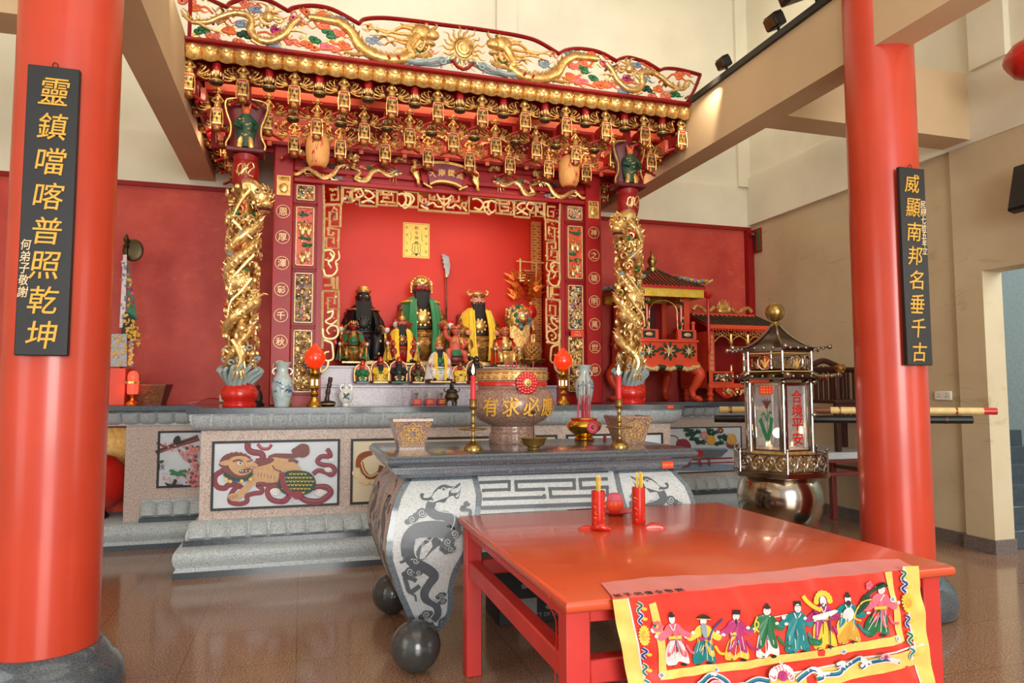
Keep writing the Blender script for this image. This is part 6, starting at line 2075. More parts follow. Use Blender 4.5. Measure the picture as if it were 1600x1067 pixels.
tag(MB().mat('label_red').box(a.x - .075, a.x + .075, YF - .067, YF - .064, a.z - .035, a.z + .035).mat('gold_paint').text('JHF 8', (a.x, YF - .0675, a.z + .015), (1, 0, 0), (0, 0, 1), .022, .001).text('1388.8', (a.x, YF - .0675, a.z - .016), (1, 0, 0), (0, 0, 1), .022, .001).build('paper_label', None, None, 0), 'orange paper label with gold figures above the lamp on the right-hand pillar', 'label')
a = at(1048, 635.5, 6.29)
tag(MB().mat('label_red').box(a.x - .035, a.x + .035, 6.294, 6.2965, a.z - .018, a.z + .018).mat('gold_paint').text('合境平安', (a.x, 6.2938, a.z), (1, 0, 0), (0, 0, 1), .014, .0006).build('paper_label', None, None, 0), 'small red paper label with gold characters on the altar edge below the palanquin', 'label')
c = at(350, 616, YB - .05)
tag(MB().box(c.x - .05, c.x + .05, YB - .035, YB - .005, Z1 + .02, Z1 + .1, .004).build('power_socket', 'socket_white'), 'small white power socket on the red wall beside the dragon column base', 'socket')
tag(MB().tube([(c.x - .05, YB - .02, Z1 + .05), (c.x - .15, YB - .05, Z1 + .06), (c.x - .3, YB - .08, Z1 + .015), (c.x - .5, YB - .1, Z1 + .004)], .005, 6, True, False, 5).build('red_wire', 'red_lacquer'), 'thin red cord trailing from the white socket along the altar', 'wire')
# ------------------------------------------------------------------ stone offering table with dragon inlay
ZS = 1.147
SX0, SX1, SY0, SY1 = .45, 2.35, 3.84, 4.93
TB = thing('stone_offering_table', 'grey stone offering table on ball feet with dark dragon and fret inlay', 'table', (XC, 4.385, 0))
m = MB().mat('granite_dark')
m.loft([rect_ring(SX0 + o, SX1 - o, SY0 + o, SY1 - o, z) for o, z in ((.03, 1.07), (.03, 1.082), (.016, 1.088), (.004, 1.098), (0, 1.112), (.004, 1.126), (.014, 1.134), (.017, 1.138), (.022, 1.145), (.032, ZS))])
m.build('top_slab', None, TB, 30)
m = MB().loft([rect_ring(SX0 + o, SX1 - o, SY0 + o, SY1 - o, z) for o, z in ((.075, 1.02), (.07, 1.03), (.048, 1.045), (.045, 1.07))])
m.build('frieze', 'granite_black', TB, 30)
LEG = [(1.025, 0, .975), (.97, .04, .98), (.915, .078, .985), (.85, .098, .975), (.79, .110, .962), (.72, .125, .943), (.66, .129, .915), (.60, .124, .888), (.53, .10, .852), (.47, .078, .836), (.40, .055, .828), (.33, .022, .838), (.27, -.004, .838), (.21, -.035, .82), (.15, -.06, .785), (.10, -.085, .735)]
Y0L, X0L = 3.955, .575


def oz(z):
    for (a, o, i), (b, p, j) in zip(LEG, LEG[1:]):
        if b <= z <= a:
            k = (a - z) / (a - b)
            return o + (p - o) * k
    return 0 if z > 1 else LEG[-1][1]


YM4 = (3.83 + 4.93) / 2
fx = lambda x: 2 * XC - x
fy = lambda y: 2 * YM4 - y


def pxsurf(px, py, h):
    y = Y0L - .05
    for _ in range(6):
        p = at(px, py, y - h)
        y = Y0L - oz(max(.1, min(1.025, p.z)))
    return at(px, py, y - h)


def leg_plates(m, gx, gy):
    T = .07
    # front plate
    for axis in (0, 1):
        m.mat('granite_pale' if axis == 0 else 'granite_pink')  # side plates: brownish reflection put into the stone colour
        A, B = [], []
        for z, o, xi in LEG:
            w = xi - X0L
            if axis == 0:
                A.append([Vector((gx(X0L - o), gy(Y0L - o), z)), Vector((gx(xi), gy(Y0L - o), z)), Vector((gx(xi - .01), gy(Y0L - o + T), z)), Vector((gx(X0L - o + T), gy(Y0L - o + T), z))])
            else:
                A.append([Vector((gx(X0L - o), gy(Y0L - o + .0005), z)), Vector((gx(X0L - o + T), gy(Y0L - o + T), z)), Vector((gx(X0L - o + T), gy(Y0L + w - .01), z)), Vector((gx(X0L - o), gy(Y0L + w), z))])
        m.loft(A)


CLD = lambda d, x, y, r, a=0, s=1: d.dot(x, y, r, r * .9, 14, 'dark_inlay').dot(x - r, y + r * .5, r * .7, r * .6, 12).dot(x + r * .8, y - r * .3, r * .6, r * .55, 12).spiral(x, y, r * .75, 1.5, r * .14, a, s, 'granite_pale')


def leg_inlay(m, mirror):
    def mk(ox, oy, sc):
        def fn(u, v, h):
            p = pxsurf(ox + u / sc, oy + v / sc, .0008 + h)
            return Vector((fx(p.x) if mirror else p.x, p.y, p.z))
        return Draw(m, fn)
    # dark border
    for side in (0, 1):
        V = []
        m.mat('granite_black')
        for z, o, xi in LEG:
            a, b = (X0L - o, X0L - o + .034) if side == 0 else (xi - .034, xi)
            V += [Vector((fx(a) if mirror else a, Y0L - o - .0015, z)), Vector((fx(b) if mirror else b, Y0L - o - .0015, z))]
        m.add(V, [(2 * i, 2 * i + 1, 2 * i + 3, 2 * i + 2) for i in range(len(LEG) - 1)])
    m.add([Vector((fx(x) if mirror else x, Y0L - oz(z) - .0015, z)) for x, z in ((X0L, 1.024), (.975, 1.024), (.976, 1.0), (X0L - .015, 1.0))], [(0, 1, 2, 3)])
    d = mk(560, 680, 5.93)
    # head
    d.fill([(570, 560), (580, 535), (610, 545), (600, 575), (640, 580), (680, 560), (700, 520), (750, 470), (800, 455), (850, 470), (890, 470), (945, 440), (930, 480), (870, 500), (860, 530), (920, 530), (950, 490), (945, 510), (930, 580), (900, 585), (880, 560), (830, 580), (800, 620), (740, 620), (700, 640), (650, 690), (660, 640), (690, 600), (640, 605), (590, 595)], 4, 'dark_inlay')
    d.dot(790, 500, 26, 18, 12, 'granite_pale').dot(790, 500, 15, 10, 10, 'dark_inlay').stroke([(860, 515), (910, 500), (935, 470)], 8, 4, 'granite_pale').stroke([(740, 560), (770, 590), (830, 560)], 6, 4, 'granite_pale')
    d.stroke([(680, 620), (665, 690), (720, 740), (800, 745), (870, 790), (880, 870), (820, 880), (700, 870), (560, 880), (480, 930), (440, 1010), (440, 1120)], lambda k: 84 + 76 * max(0, math.sin(PI * (k * 1.25 - .25))) ** 2, 5, 'dark_inlay')
    d.stroke([(740, 640), (730, 690), (790, 710), (880, 730), (890, 800), (860, 880), (880, 900)], 8, 5, 'granite_pale')
    CLD(d, 590, 720, 52, 0, 1); CLD(d, 500, 780, 42, 1, 1); CLD(d, 890, 915, 50, 2, -1); CLD(d, 830, 990, 48, 1, 1); CLD(d, 850, 1060, 40, 1, -1)
    d.stroke([(1035, 760), (1040, 700), (1000, 690), (960, 690), (970, 660), (1000, 670)], 26, 5, 'dark_inlay').spiral(1005, 630, 26, 1.2, 16, 0, 1, 'dark_inlay')
    d.stroke([(530, 1000), (600, 960), (660, 975), (690, 950)], 9, 4, 'granite_pale').spiral(600, 1010, 22, 1.4, 5, 0, 1, 'granite_pale')
    d = mk(570, 850, 5.337)
    d.stroke([(370, -40), (360, 60), (400, 150), (520, 210), (580, 270), (540, 340), (500, 400), (510, 460), (590, 510), (610, 580), (570, 640)], lambda k: 104 - 50 * k, 5, 'dark_inlay')
    d.stroke([(560, 150), (610, 210), (620, 290), (560, 370), (540, 440), (620, 500)], 10, 5, 'granite_pale')
    d.fill([(540, -60), (640, -20), (560, 60), (470, 140), (430, 60)], 4, 'dark_inlay')
    CLD(d, 380, 230, 44, 0, 1); CLD(d, 450, 240, 30, 1, 1); CLD(d, 690, 20, 40, 1, 1); CLD(d, 640, 430, 30, 0, 1); CLD(d, 650, 480, 26, 0, -1); CLD(d, 515, 590, 40, 1, 1)
    d.stroke([(460, 350), (380, 400), (350, 330), (340, 280), (400, 290), (430, 310)], 36, 5, 'dark_inlay').stroke([(390, 420), (420, 430), (430, 480)], 14, 4, 'dark_inlay')
    d.stroke([(560, 650), (580, 690), (620, 690), (630, 640), (675, 615)], 20, 5, 'dark_inlay').stroke([(330, 90), (330, 140), (295, 155)], 18, 4, 'dark_inlay')
    d.spiral(425, 140, 26, 1.3, 7, 0, 1, 'granite_pale')


ident = lambda v: v
for gx, gy, front in ((ident, ident, True), (fx, ident, True), (ident, fy, False), (fx, fy, False)):
    m = MB()
    leg_plates(m, gx, gy)
    if front: leg_inlay(m, gx is fx)
    # side inlay: clouds and a dragon body in dark stone
    m.mat('granite_black')
    for side in (0, 1):
        V = []
        for z, o, xi in LEG:
            w = xi - X0L
            a, b = (Y0L - o, Y0L - o + .03) if side == 0 else (Y0L + w - .03, Y0L + w)
            V += [Vector((gx(X0L - o - .0012), gy(a), z)), Vector((gx(X0L - o - .0012), gy(b), z))]
        m.add(V, [(2 * i, 2 * i + 1, 2 * i + 3, 2 * i + 2) for i in range(len(LEG) - 1)])
    d = Draw(m, lambda u, v, h: (gx(X0L - oz(v) - .001 - h), gy(Y0L + u), v))
    d.stroke([(.25, .95), (.12, .90), (.2, .8), (.05, .72), (.15, .6), (.05, .5), (.17, .42), (.1, .33), (.16, .26)], lambda k: .10 - .05 * k, 5, 'dark_inlay')
    for u, v in ((.02, .85), (.28, .72), (.0, .6), (.22, .5)): d.dot(u, v, .035, .03, 12, 'dark_inlay').spiral(u, v, .026, 1.4, .005, 0, 1, 'granite_pink')
    leg = m.build('leg', None, TB, 35)
    cx, cy = gx(.615), gy(3.83)
    MB().ball((cx, cy + (.03 if front else -.03), .134), .134, 32, None, 20).build('ball_foot', 'ball_stone', leg)
# aprons
def apron(name, pts_fn, n=10):
    m = MB()
    return m


m = MB().mat('granite_pale')
zs = [1.025, .97, .915, .86, .815]
xa_ = [.975, .98, .985, .977, .967]
m.loft([[Vector((a, Y0L - oz(z), z)), Vector((fx(a), Y0L - oz(z), z)), Vector((fx(a), Y0L - oz(z) + .06, z)), Vector((a, Y0L - oz(z) + .06, z))] for z, a in zip(zs, xa_)])
d = Draw(m, lambda u, v, h: pxsurf(740 + u / 7.273, 730 + v / 7.273, .0008 + h))
S = lambda pts, w=34: d.stroke(pts, w, 0, 'dark_inlay')
S([(60, 175), (400, 160)], 36); S([(405, 145), (405, 270)], 34); S([(420, 250), (95, 262)], 34); S([(112, 250), (120, 378)], 36); S([(105, 362), (825, 338)], 36); S([(805, 355), (795, 232)], 34); S([(810, 246), (470, 258)], 36); S([(490, 270), (480, 148)], 34); S([(465, 163), (1160, 142)], 36); S([(1140, 130), (1150, 255)], 34); S([(1165, 238), (850, 242)], 34); S([(868, 230), (880, 350)], 34); S([(865, 336), (1540, 316)], 34)
S([(1525, 330), (1520, 215)], 30); S([(1535, 222), (1205, 236)], 34); S([(1222, 245), (1212, 125)], 32); S([(1195, 138), (1525, 130)], 36)
S([(90, 462), (1600, 408)], 44); S([(50, 90), (1530, 45)], 26)
m.build('apron', None, TB, 0)
m = MB().mat('granite_pink')  # aprons at sides and rear take the same reflection-tinted stone
for g in (ident, fx):
    m.loft([[Vector((g(X0L - oz(z)), Y0L + a - X0L - .01, z)), Vector((g(X0L - oz(z)), fy(Y0L + a - X0L - .01), z)), Vector((g(X0L - oz(z) + .06), fy(Y0L + a - X0L - .01), z)), Vector((g(X0L - oz(z) + .06), Y0L + a - X0L - .01, z))] for z, a in zip(zs, xa_)])
m.loft([[Vector((a, fy(Y0L - oz(z)), z)), Vector((fx(a), fy(Y0L - oz(z)), z)), Vector((fx(a), fy(Y0L - oz(z) + .06), z)), Vector((a, fy(Y0L - oz(z) + .06), z))] for z, a in zip(zs, xa_)])
m.build('rear_aprons', None, TB, 0)
a = at(1043, 726, SY0 + .045)
tag(MB().mat('label_red').box(a.x - .038, a.x + .038, SY0 + .0425, SY0 + .0448, a.z - .022, a.z + .022).mat('gold_paint').text('合境平安', (a.x, SY0 + .0422, a.z), (1, 0, 0), (0, 0, 1), .017, .0006).build('paper_label', None, None, 0), 'red paper label with gold characters on the stone table edge', 'label')

# ---- on the stone table
bx, by = 1.385, 4.62
t = thing('incense_burner', 'big speckled granite incense burner with four gold characters and a red rosette', 'incense burner', (bx, by, ZS))
MB().lathe([(.157, 0), (.160, .01), (.158, .065), (.150, .072), (.146, .09), (.150, .10), (.148, .115), (.165, .122), (.23, .155), (.278, .205), (.295, .255), (.288, .305), (.262, .35), (.238, .366), (.232, .37)], (bx, by, ZS), 48).build('bowl', 'granite_red', t)
m = MB().lathe([(.232, .37), (.236, .385), (.242, .49), (.248, .498), (.246, .506), (.225, .506), (.218, .49), (.215, .43), (.0, .43)], (bx, by, ZS), 48)
m.build('rim', 'granite_red', t)
MB().lathe([(.2395, .385), (.2425, .388), (.2425, .412), (.2402, .415)], (bx, by, ZS), 48).build('red_band', 'red_lacquer', t)
m = MB().mat('gold_paint').lathe([(.2415, .425), (.2465, .428), (.2465, .485), (.2425, .488)], (bx, by, ZS), 48)
d = Draw(m, lambda u, v, h: (bx + (.2468 + h) * math.sin(u), by - (.2468 + h) * math.cos(u), ZS + v))
for k in range(-6, 7):
    u = k * .24
    for q in ([(u - .1, .437), (u + .08, .437), (u + .08, .468), (u - .06, .468), (u - .06, .45), (u + .02, .45)], [(u - .1, .437), (u - .1, .478), (u + .12, .478)]): d.stroke(q, .006, 0, 'brown_wood')
m.build('fret_band', None, t, 0)
m = MB()
for ch, u in (('有', -.78), ('求', -.31), ('必', .16), ('應', .62)):
    vs, fs = glyphs(ch, .012)
    V = []
    for gx_, gy_, gz_ in vs:
        v = .25 + (gy_ - .38) * .13
        uu = u + (gx_ - .5) * .40 + (gy_ - .38) * .04
        kz = (v - .255) / .135
        r = .297 * math.sqrt(max(.1, 1 - kz * kz * .22)) + gz_ * .004
        V.append((bx + r * math.sin(uu), by - r * math.cos(uu), ZS + v))
    m.add(V, fs)
m.build('gold_characters', 'char_gold', t, 0)
m = MB().mat('red_lacquer')
rc = Vector((bx + .25 * math.sin(.08), by - .25 * math.cos(.08) - .02, ZS + .405))
for ringr, n, s in ((.062, 18, .015), (.045, 14, .016), (.028, 10, .014)):
    for k in range(n):
        a = 2 * PI * k / n
        m.ball(rc + Vector((ringr * math.cos(a), -.004 - (.07 - ringr) * .2, ringr * math.sin(a))), (s, .008, s), 7, None, 4)
m.mat('gold').lathe([(.028, 0), (.026, .008), (.02, .012)], (0, 0, 0), 16)
n0 = len(m.v)
m.ball(rc + Vector((0, -.028, 0)), .014, 9)
for i in range(len(m.v)):
    pass
k0 = n0 - 48
m.v[k0:n0] = [tuple(rc + Vector((v[0], -.016 - v[2], v[1]))) for v in m.v[k0:n0]]
m.build('rosette', None, t)
m = MB()
for k in range(26):
    a, r = random.uniform(0, 6.28), random.uniform(0, .16)
    x, y = bx + r * math.cos(a), by + r * math.sin(a)
    m.mat('incense' if k % 3 else 'red_wood').tube([(x, y, ZS + .43), (x + random.uniform(-.015, .015), y, ZS + random.uniform(.50, .56))], .003, 5)
m.build('incense_stubs', None, t)


def candlestick(px, py, label, dz=0):
    p = at(px, py, ZS, 'z')
    x, y = p.x, p.y
    t = thing('candlestick', label, 'candlestick', (x, y, ZS), 'brass candlesticks with lit red candles')
    m = MB().lathe([(.055, 0), (.056, .006), (.05, .02), (.038, .036), (.022, .046), (.012, .055), (.010, .07), (.015, .078), (.010, .09), (.008, .112), (.014, .118)], (x, y, ZS), 28)
    m.lathe([(.012, .118), (.07, .120), (.088, .126), (.086, .129), (.06, .125), (.012, .124)], (x, y, ZS), 36)
    m.lathe([(.010, .124), (.016, .135), (.010, .146), (.012, .158), (.017, .165), (.012, .175), (.009, .19), (.010, .21), (.014, .216), (.010, .225), (.012, .24), (.024, .25), (.026, .258), (.020, .262), (.022, .30), (.024, .304), (.018, .303)], (x, y, ZS), 24)
    m.build('holder', 'brass_old', t)
    c = MB().lathe([(.016, .30), (.0165, .31), (.0165, .444), (.014, .447), (.004, .444)], (x, y, ZS), 18).build('candle', 'candle_red', t)
    MB().tube([(x, y, ZS + .444), (x + .002, y, ZS + .458)], .0018, 5).build('wick', 'ink', c)
    MB().lathe([(.002, .452), (.008, .462), (.0095, .475), (.007, .493), (.003, .508), (.0, .518)], (x, y, ZS), 14).build('candle_flame', 'flame', t)


candlestick(739, 703, 'brass candlestick with a lit red candle, in front of the big incense burner')
candlestick(968, 699, 'brass candlestick with a lit red candle, beside the planter nearest the palanquin')
p = at(834, 703, ZS, 'z')
x, y = p.x, p.y
t = thing('oil_lamp_dish', 'small brass oil dish with a tall thin wick rod on the stone table', 'oil lamp', (x, y, ZS))
MB().lathe([(.036, 0), (.038, .005), (.034, .012), (.038, .02), (.062, .03), (.068, .05), (.078, .068), (.080, .072), (.074, .07), (.058, .045), (.0, .04)], (x, y, ZS), 32).build('dish', 'brass_old', t)
MB().tube([(x, y, ZS + .04), (x, y, ZS + .225)], .0035, 6).lathe([(.004, .215), (.016, .222), (.014, .23), (.004, .236)], (x, y, ZS), 12).build('wick_rod', 'black_metal', t)
p = at(890, 683, ZS, 'z')
x, y = p.x, 4.75
t = thing('brass_incense_pot', 'polished brass incense pot with a red rosette and burning joss sticks', 'incense pot', (x, y, ZS))
MB().lathe([(.07, 0), (.074, .006), (.066, .018), (.05, .026), (.07, .036), (.115, .07), (.128, .098), (.118, .122), (.092, .138), (.088, .146), (.10, .152), (.098, .156), (.08, .15), (.0, .14)], (x, y, ZS), 36).build('pot', 'brass', t)
m = MB().mat('red_lacquer').lathe([(.0935, .138), (.096, .142), (.094, .149)], (x, y, ZS), 32)
rc = Vector((x + .01, y - .128, ZS + .095))
for r, n in ((.036, 14), (.022, 9)):
    for k in range(n):
        a = 2 * PI * k / n
        m.mat('incense' if r > .03 else 'pink').ball(rc + Vector((r * math.cos(a), -.006, r * math.sin(a))), (.011, .007, .011), 6, None, 4)
m.mat('gold').ball(rc + Vector((0, -.014, 0)), .008, 7)
m.build('rosette', None, t)
for k in range(30):
    a, r = random.uniform(0, 6.28), random.uniform(0, .055)
    h = random.uniform(.16, .32)
    x0, y0 = x + r * math.cos(a), y + r * math.sin(a)
    s_ = MB().mat('incense').tube([(x0, y0, ZS + .14), (x0 + random.uniform(-.012, .012), y0, ZS + .14 + h * .6)], .0032, 5)
    if k % 3 == 0: s_.mat('brown_wood').tube([(x0, y0, ZS + .14 + h * .4), (x0 + random.uniform(-.02, .02), y0, ZS + .14 + h * 1.25)], .0022, 5)
    s_.build('joss_stick', None, t)


def planter(x, y, z, wt, wb, h, label, rot=0, group='square granite planters', col='granite_red', fill='brown_wood', onmat='gold_paint'):
    t = thing('square_planter', label, 'planter', (x, y, z), group)
    rr = lambda w, zz: [Vector((x + math.cos(rot + PI / 4 + k * PI / 2) * w * .7071, y + math.sin(rot + PI / 4 + k * PI / 2) * w * .7071, z + zz)) for k in range(4)]
    MB().loft([rr(wb, 0), rr(wb, .012), rr(wt - .01, h * .9), rr(wt, h * .91), rr(wt, h), rr(wt - .03, h), rr(wt - .04, h - .02)]).build('pot', col, t, 30)
    MB().loft([rr(wt - .04, h - .025), rr(wt - .04, h - .02)]).build('soil', fill, t)
    m = MB()
    n = Vector((math.sin(rot), -math.cos(rot), 0)); u = Vector((math.cos(rot), math.sin(rot), 0))
    sl = (wt - wb) / 2 / h
    d = Draw(m, lambda a, b, lift: Vector((x, y, z + b)) + n * (wb / 2 + sl * b * .99 + .0015 + lift) + u * a)
    m.mat(onmat)
    cz, r0 = h * .48, h * .34
    for r in (r0, r0 * .72, r0 * .4):
        d.stroke([(r * (1 + .13 * math.cos(8 * q * .13)) * math.cos(q * .13), cz + r * (1 + .13 * math.cos(8 * q * .13)) * math.sin(q * .13)) for q in range(48)], .0045, 0, onmat, True)
    for k in range(8):
        a = k * PI / 4
        d.dot(r0 * .56 * math.cos(a), cz + r0 * .56 * math.sin(a), .008, None, 8)
    for s in (-1, 1):
        d.stroke([(s * wb * .36, h * .12), (s * (wb * .36 + sl * h * .25), h * .35)], .004, 0).spiral(s * wb * .33, h * .15, .016, 1.3, .004).spiral(s * (wt * .36), h * .8, .018, 1.3, .004)
        d.stroke([(s * r0 * 1.1, cz - .02), (s * r0 * 1.28, cz), (s * r0 * 1.1, cz + .02)], .004, 3)
    m.build('gold_pattern', None, t, 0)
    return t


planter(.655, 4.40, ZS, .245, .155, .185, 'square granite planter with gold flower pattern on the stone table corner above the dragon leg')
planter(2.13, 4.36, ZS, .25, .16, .185, 'square granite planter with gold flower pattern beside the right-hand candlestick')
a = at(945, 685, ZS, 'z')
tag(MB().mat('red_lacquer').lathe([(.012, 0), (.012, .02), (.008, .024)], (a.x, a.y, ZS), 10).build('lighter_cap', None), 'tiny red cap lying on the stone table beside the candlestick', 'cap')
# ------------------------------------------------------------------ the big red table
ZR_ = .82
RX0, RX1, RY0, RY1 = .835, 2.455, 2.175, 3.80
RT = thing('red_table', 'large square red painted table in the foreground', 'table', ((RX0 + RX1) / 2, (RY0 + RY1) / 2, 0))
m = MB().loft([rect_ring(RX0 + o, RX1 - o, RY0 + o, RY1 - o, z) for o, z in ((.012, .775), (.004, .779), (0, .787), (-.002, .797), (0, .807), (.005, .815), (.014, ZR_))])
m.build('tabletop', 'red_table', RT, 50)
LW = .085
i0 = .02
for x in (RX0 + i0, RX1 - i0 - LW):
    for y in (RY0 + i0 + .03, RY1 - i0 - LW):
        MB().box(x, x + LW, y, y + LW, 0, .775, .005).build('leg', 'red_leg', RT)
yf, yb = RY0 + i0 + .03, RY1 - i0 - LW
xl_, xr_ = RX0 + i0, RX1 - i0 - LW
for x in (xl_, xr_):
    MB().box(x + .012, x + LW - .012, yf + LW, yb, .725, .775, .004).build('apron_rail', 'red_leg', RT)
    MB().box(x + .01, x + LW - .01, yf + LW, yb, .52, .60, .006).build('stretcher', 'red_leg', RT)
for y in (yf, yb):
    MB().box(xl_ + LW, xr_, y + .008, y + LW - .008, .725, .775, .004).build('apron_rail', 'red_leg', RT)
    MB().box(xl_ + LW, xr_, y + .01, y + LW - .01, .52, .60, .006).build('stretcher', 'red_leg', RT)
tag(MB().tube([(RX0 + .05, RY0 + .14, ZR_ + .002), (RX0 - .004, RY0 + .14, .80), (RX0 - .003, RY0 + .145, .76), (RX0 + .02, RY0 + .15, .70), (RX0 + .012, RY0 + .14, .56), (RX0 + .005, RY0 + .13, .42)], .0022, 5, True, False, 5).build('red_string', 'red_lacquer'), 'thin red string hanging over the red table edge', 'string')

# cloth with the eight embroidered figures
YQc = RY0 - .022
def drape(x, z):
    return .005 * math.sin(x * 21 + z * 9) + .004 * math.sin(z * 46 + x * 5) * min(1, max(0, (.8 - z) * 8)) + .003 * math.sin(x * 60 + z * 40)


def cl(px, py, h=0):
    p = at(px, py, YQc)
    return Vector((p.x, YQc - .002 - h + drape(p.x, p.z) - .02 * max(0, .78 - p.z), p.z))


tl, tr, bl, br = (956, 936), (1432, 888), (1004, 1190), (1470, 1150)
def cuv(u, v):
    a = (tl[0] + (tr[0] - tl[0]) * u, tl[1] + (tr[1] - tl[1]) * u)
    b = (bl[0] + (br[0] - bl[0]) * u, bl[1] + (br[1] - bl[1]) * u)
    return (a[0] + (b[0] - a[0]) * v, a[1] + (b[1] - a[1]) * v)


a0 = at(956, 936, YQc)
CLO = thing('altar_cloth', 'red satin cloth with yellow border and eight embroidered figures hanging over the red table', 'cloth', ((RX0 + RX1) / 2, YQc, a0.z - .1))
N = 40
g = MB().mat('satin_red')
g.grid(60, 40, lambda u, v: cl(*cuv(u, v)))
# the fold over the table edge and the plain strip lying on the top
ft, fb = (939, 911), (1404, 874)
def topuv(u, v):
    A = cl(*cuv(u, 0))
    px = ft[0] + (fb[0] - ft[0]) * u
    py = ft[1] + (fb[1] - ft[1]) * u - 3 * math.sin(u * 9)
    B = at(px, py, ZR_ + .004, 'z')
    k = min(1, v / .35)
    if v < .35:
        E_ = Vector((A.x + (B.x - A.x) * .25, RY0 + .012, ZR_ + .006))
        q = math.sin(k * PI / 2)
        c = 1 - math.cos(k * PI / 2)
        return Vector((A.x + (E_.x - A.x) * k, A.y + (E_.y - A.y) * c, A.z + (E_.z - A.z) * q))
    E_ = Vector((A.x + (B.x - A.x) * .25, RY0 + .012, ZR_ + .006))
    k = (v - .35) / .65
    return E_ + (B - E_) * k + Vector((0, 0, .001 * math.sin(u * 50)))


g.mat('satin_pink').grid(60, 14, topuv)
g.build('satin', None, CLO, 60)
m = MB().mat('satin_yellow')
def band(u0, v0, u1, v1, u2, v2, u3, v3, mat, n=24, lift=.002):
    m.mat(mat)
    def fn(s, t_):
        a = (u0 + (u1 - u0) * s, v0 + (v1 - v0) * s)
        b = (u3 + (u2 - u3) * s, v3 + (v2 - v3) * s)
        return cl(*cuv(a[0] + (b[0] - a[0]) * t_, a[1] + (b[1] - a[1]) * t_), lift)
    m.grid(n, 3, fn)


band(0, .0, 0, 1, .058, 1, .047, .0, 'satin_yellow', 60)
band(.047, .0, .058, 1, .063, 1, .052, .0, 'thread_white', 60, .0028)
band(1, -.02, 1, 1, .945, 1, .96, -.02, 'satin_yellow', 60)
band(.96, -.02, .945, 1, .94, 1, .955, -.02, 'thread_white', 60, .0028)
m.build('outer_border', None, CLO, 60)
m = MB().mat('satin_yellow')
PX = lambda pts, w, mat: None
d = Draw(m, lambda u, v, h: cl(u, v, .0035 + h * .4))
d.stroke([(1017, 941), (1030, 1000), (1033, 1055)], 12, 6, 'satin_yellow').stroke([(1388, 893), (1396, 940), (1406, 1001)], 10, 6, 'satin_yellow')
d.stroke([(1028, 1053), (1140, 1040), (1290, 1017), (1406, 996)], 13, 6, 'satin_yellow')
d.stroke([(1010, 1096), (1160, 1080), (1300, 1052), (1450, 1020)], 26, 6, 'satin_yellow').stroke([(1008, 1080), (1160, 1064), (1300, 1037), (1440, 1005)], 3, 6, 'thread_white')
for x, y in ((1019, 983), (1030, 1052), (1117, 1045), (1220, 1033), (1314, 1016), (1392, 935), (1399, 996)):
    d.dot(x, y, 4.6, 4.6, 10, 'thread_white').dot(x, y, 3, 3, 8, 'blue_grey')
m.build('inner_border', None, CLO, 0)


def scrolls():
    m = MB()
    d = Draw(m, lambda u, v, h: cl(u, v, .0035 + h * .4))
    for x, y0, sg in ((997, 940, 1), (1408, 890, 1)):
        for k, (dy, c) in enumerate(((8, 'green'), (24, 'blue'), (78, 'blue'), (104, 'green'), (128, 'teal'))):
            xx = x + dy * .09
            d.stroke([(xx - 4, y0 + dy - 8), (xx + 3, y0 + dy - 3), (xx - 3, y0 + dy + 4), (xx + 2, y0 + dy + 10)], 5.5, 4, 'thread_white')
            d.stroke([(xx - 4, y0 + dy - 8), (xx + 3, y0 + dy - 3), (xx - 3, y0 + dy + 4), (xx + 2, y0 + dy + 10)], 3.4, 4, c)
            d.dot(xx + 7, y0 + dy + 2, 4, 3, 8, 'yellow')
        cx, cy = x + 6, y0 + 50
        for k in range(16):
            a = k * PI / 8
            d.stroke([(cx, cy), (cx + 9 * math.cos(a), cy + 15 * math.sin(a))], 3.2, 0, 'yellow')
        d.dot(cx, cy, 5, 8, 10, 'char_gold')
    for pts in ([(1085, 1065), (1110, 1052), (1130, 1062), (1120, 1070)], [(1160, 1064), (1175, 1056), (1195, 1060)], [(1240, 1060), (1262, 1042), (1278, 1052), (1268, 1056)], [(1278, 1050), (1305, 1046), (1312, 1034), (1300, 1036)], [(1312, 1042), (1335, 1026), (1348, 1034), (1340, 1040)], [(1345, 1036), (1372, 1026), (1396, 1030)]):
        d.stroke(pts, 9, 5, 'thread_white').stroke(pts, 5.6, 5, 'teal').stroke([(p[0], p[1] + 1.5) for p in pts], 2.4, 5, 'blue')
    for cx, cy, r in ((1215, 1053, 20), (1112, 1072, 15), (1370, 1022, 8)):
        for k in range(9):
            a = PI * (.05 + .1125 * k)
            d.dot(cx + r * .75 * math.cos(a), cy - r * .55 * math.sin(a), r * .34, r * .42, 9, 'thread_white').dot(cx + r * .75 * math.cos(a), cy - r * .55 * math.sin(a), r * .26, r * .34, 9, 'pink')
        d.dot(cx, cy - 2, r * .4, r * .4, 10, 'magenta')
    m.build('embroidered_scrolls', None, CLO, 0)


scrolls()


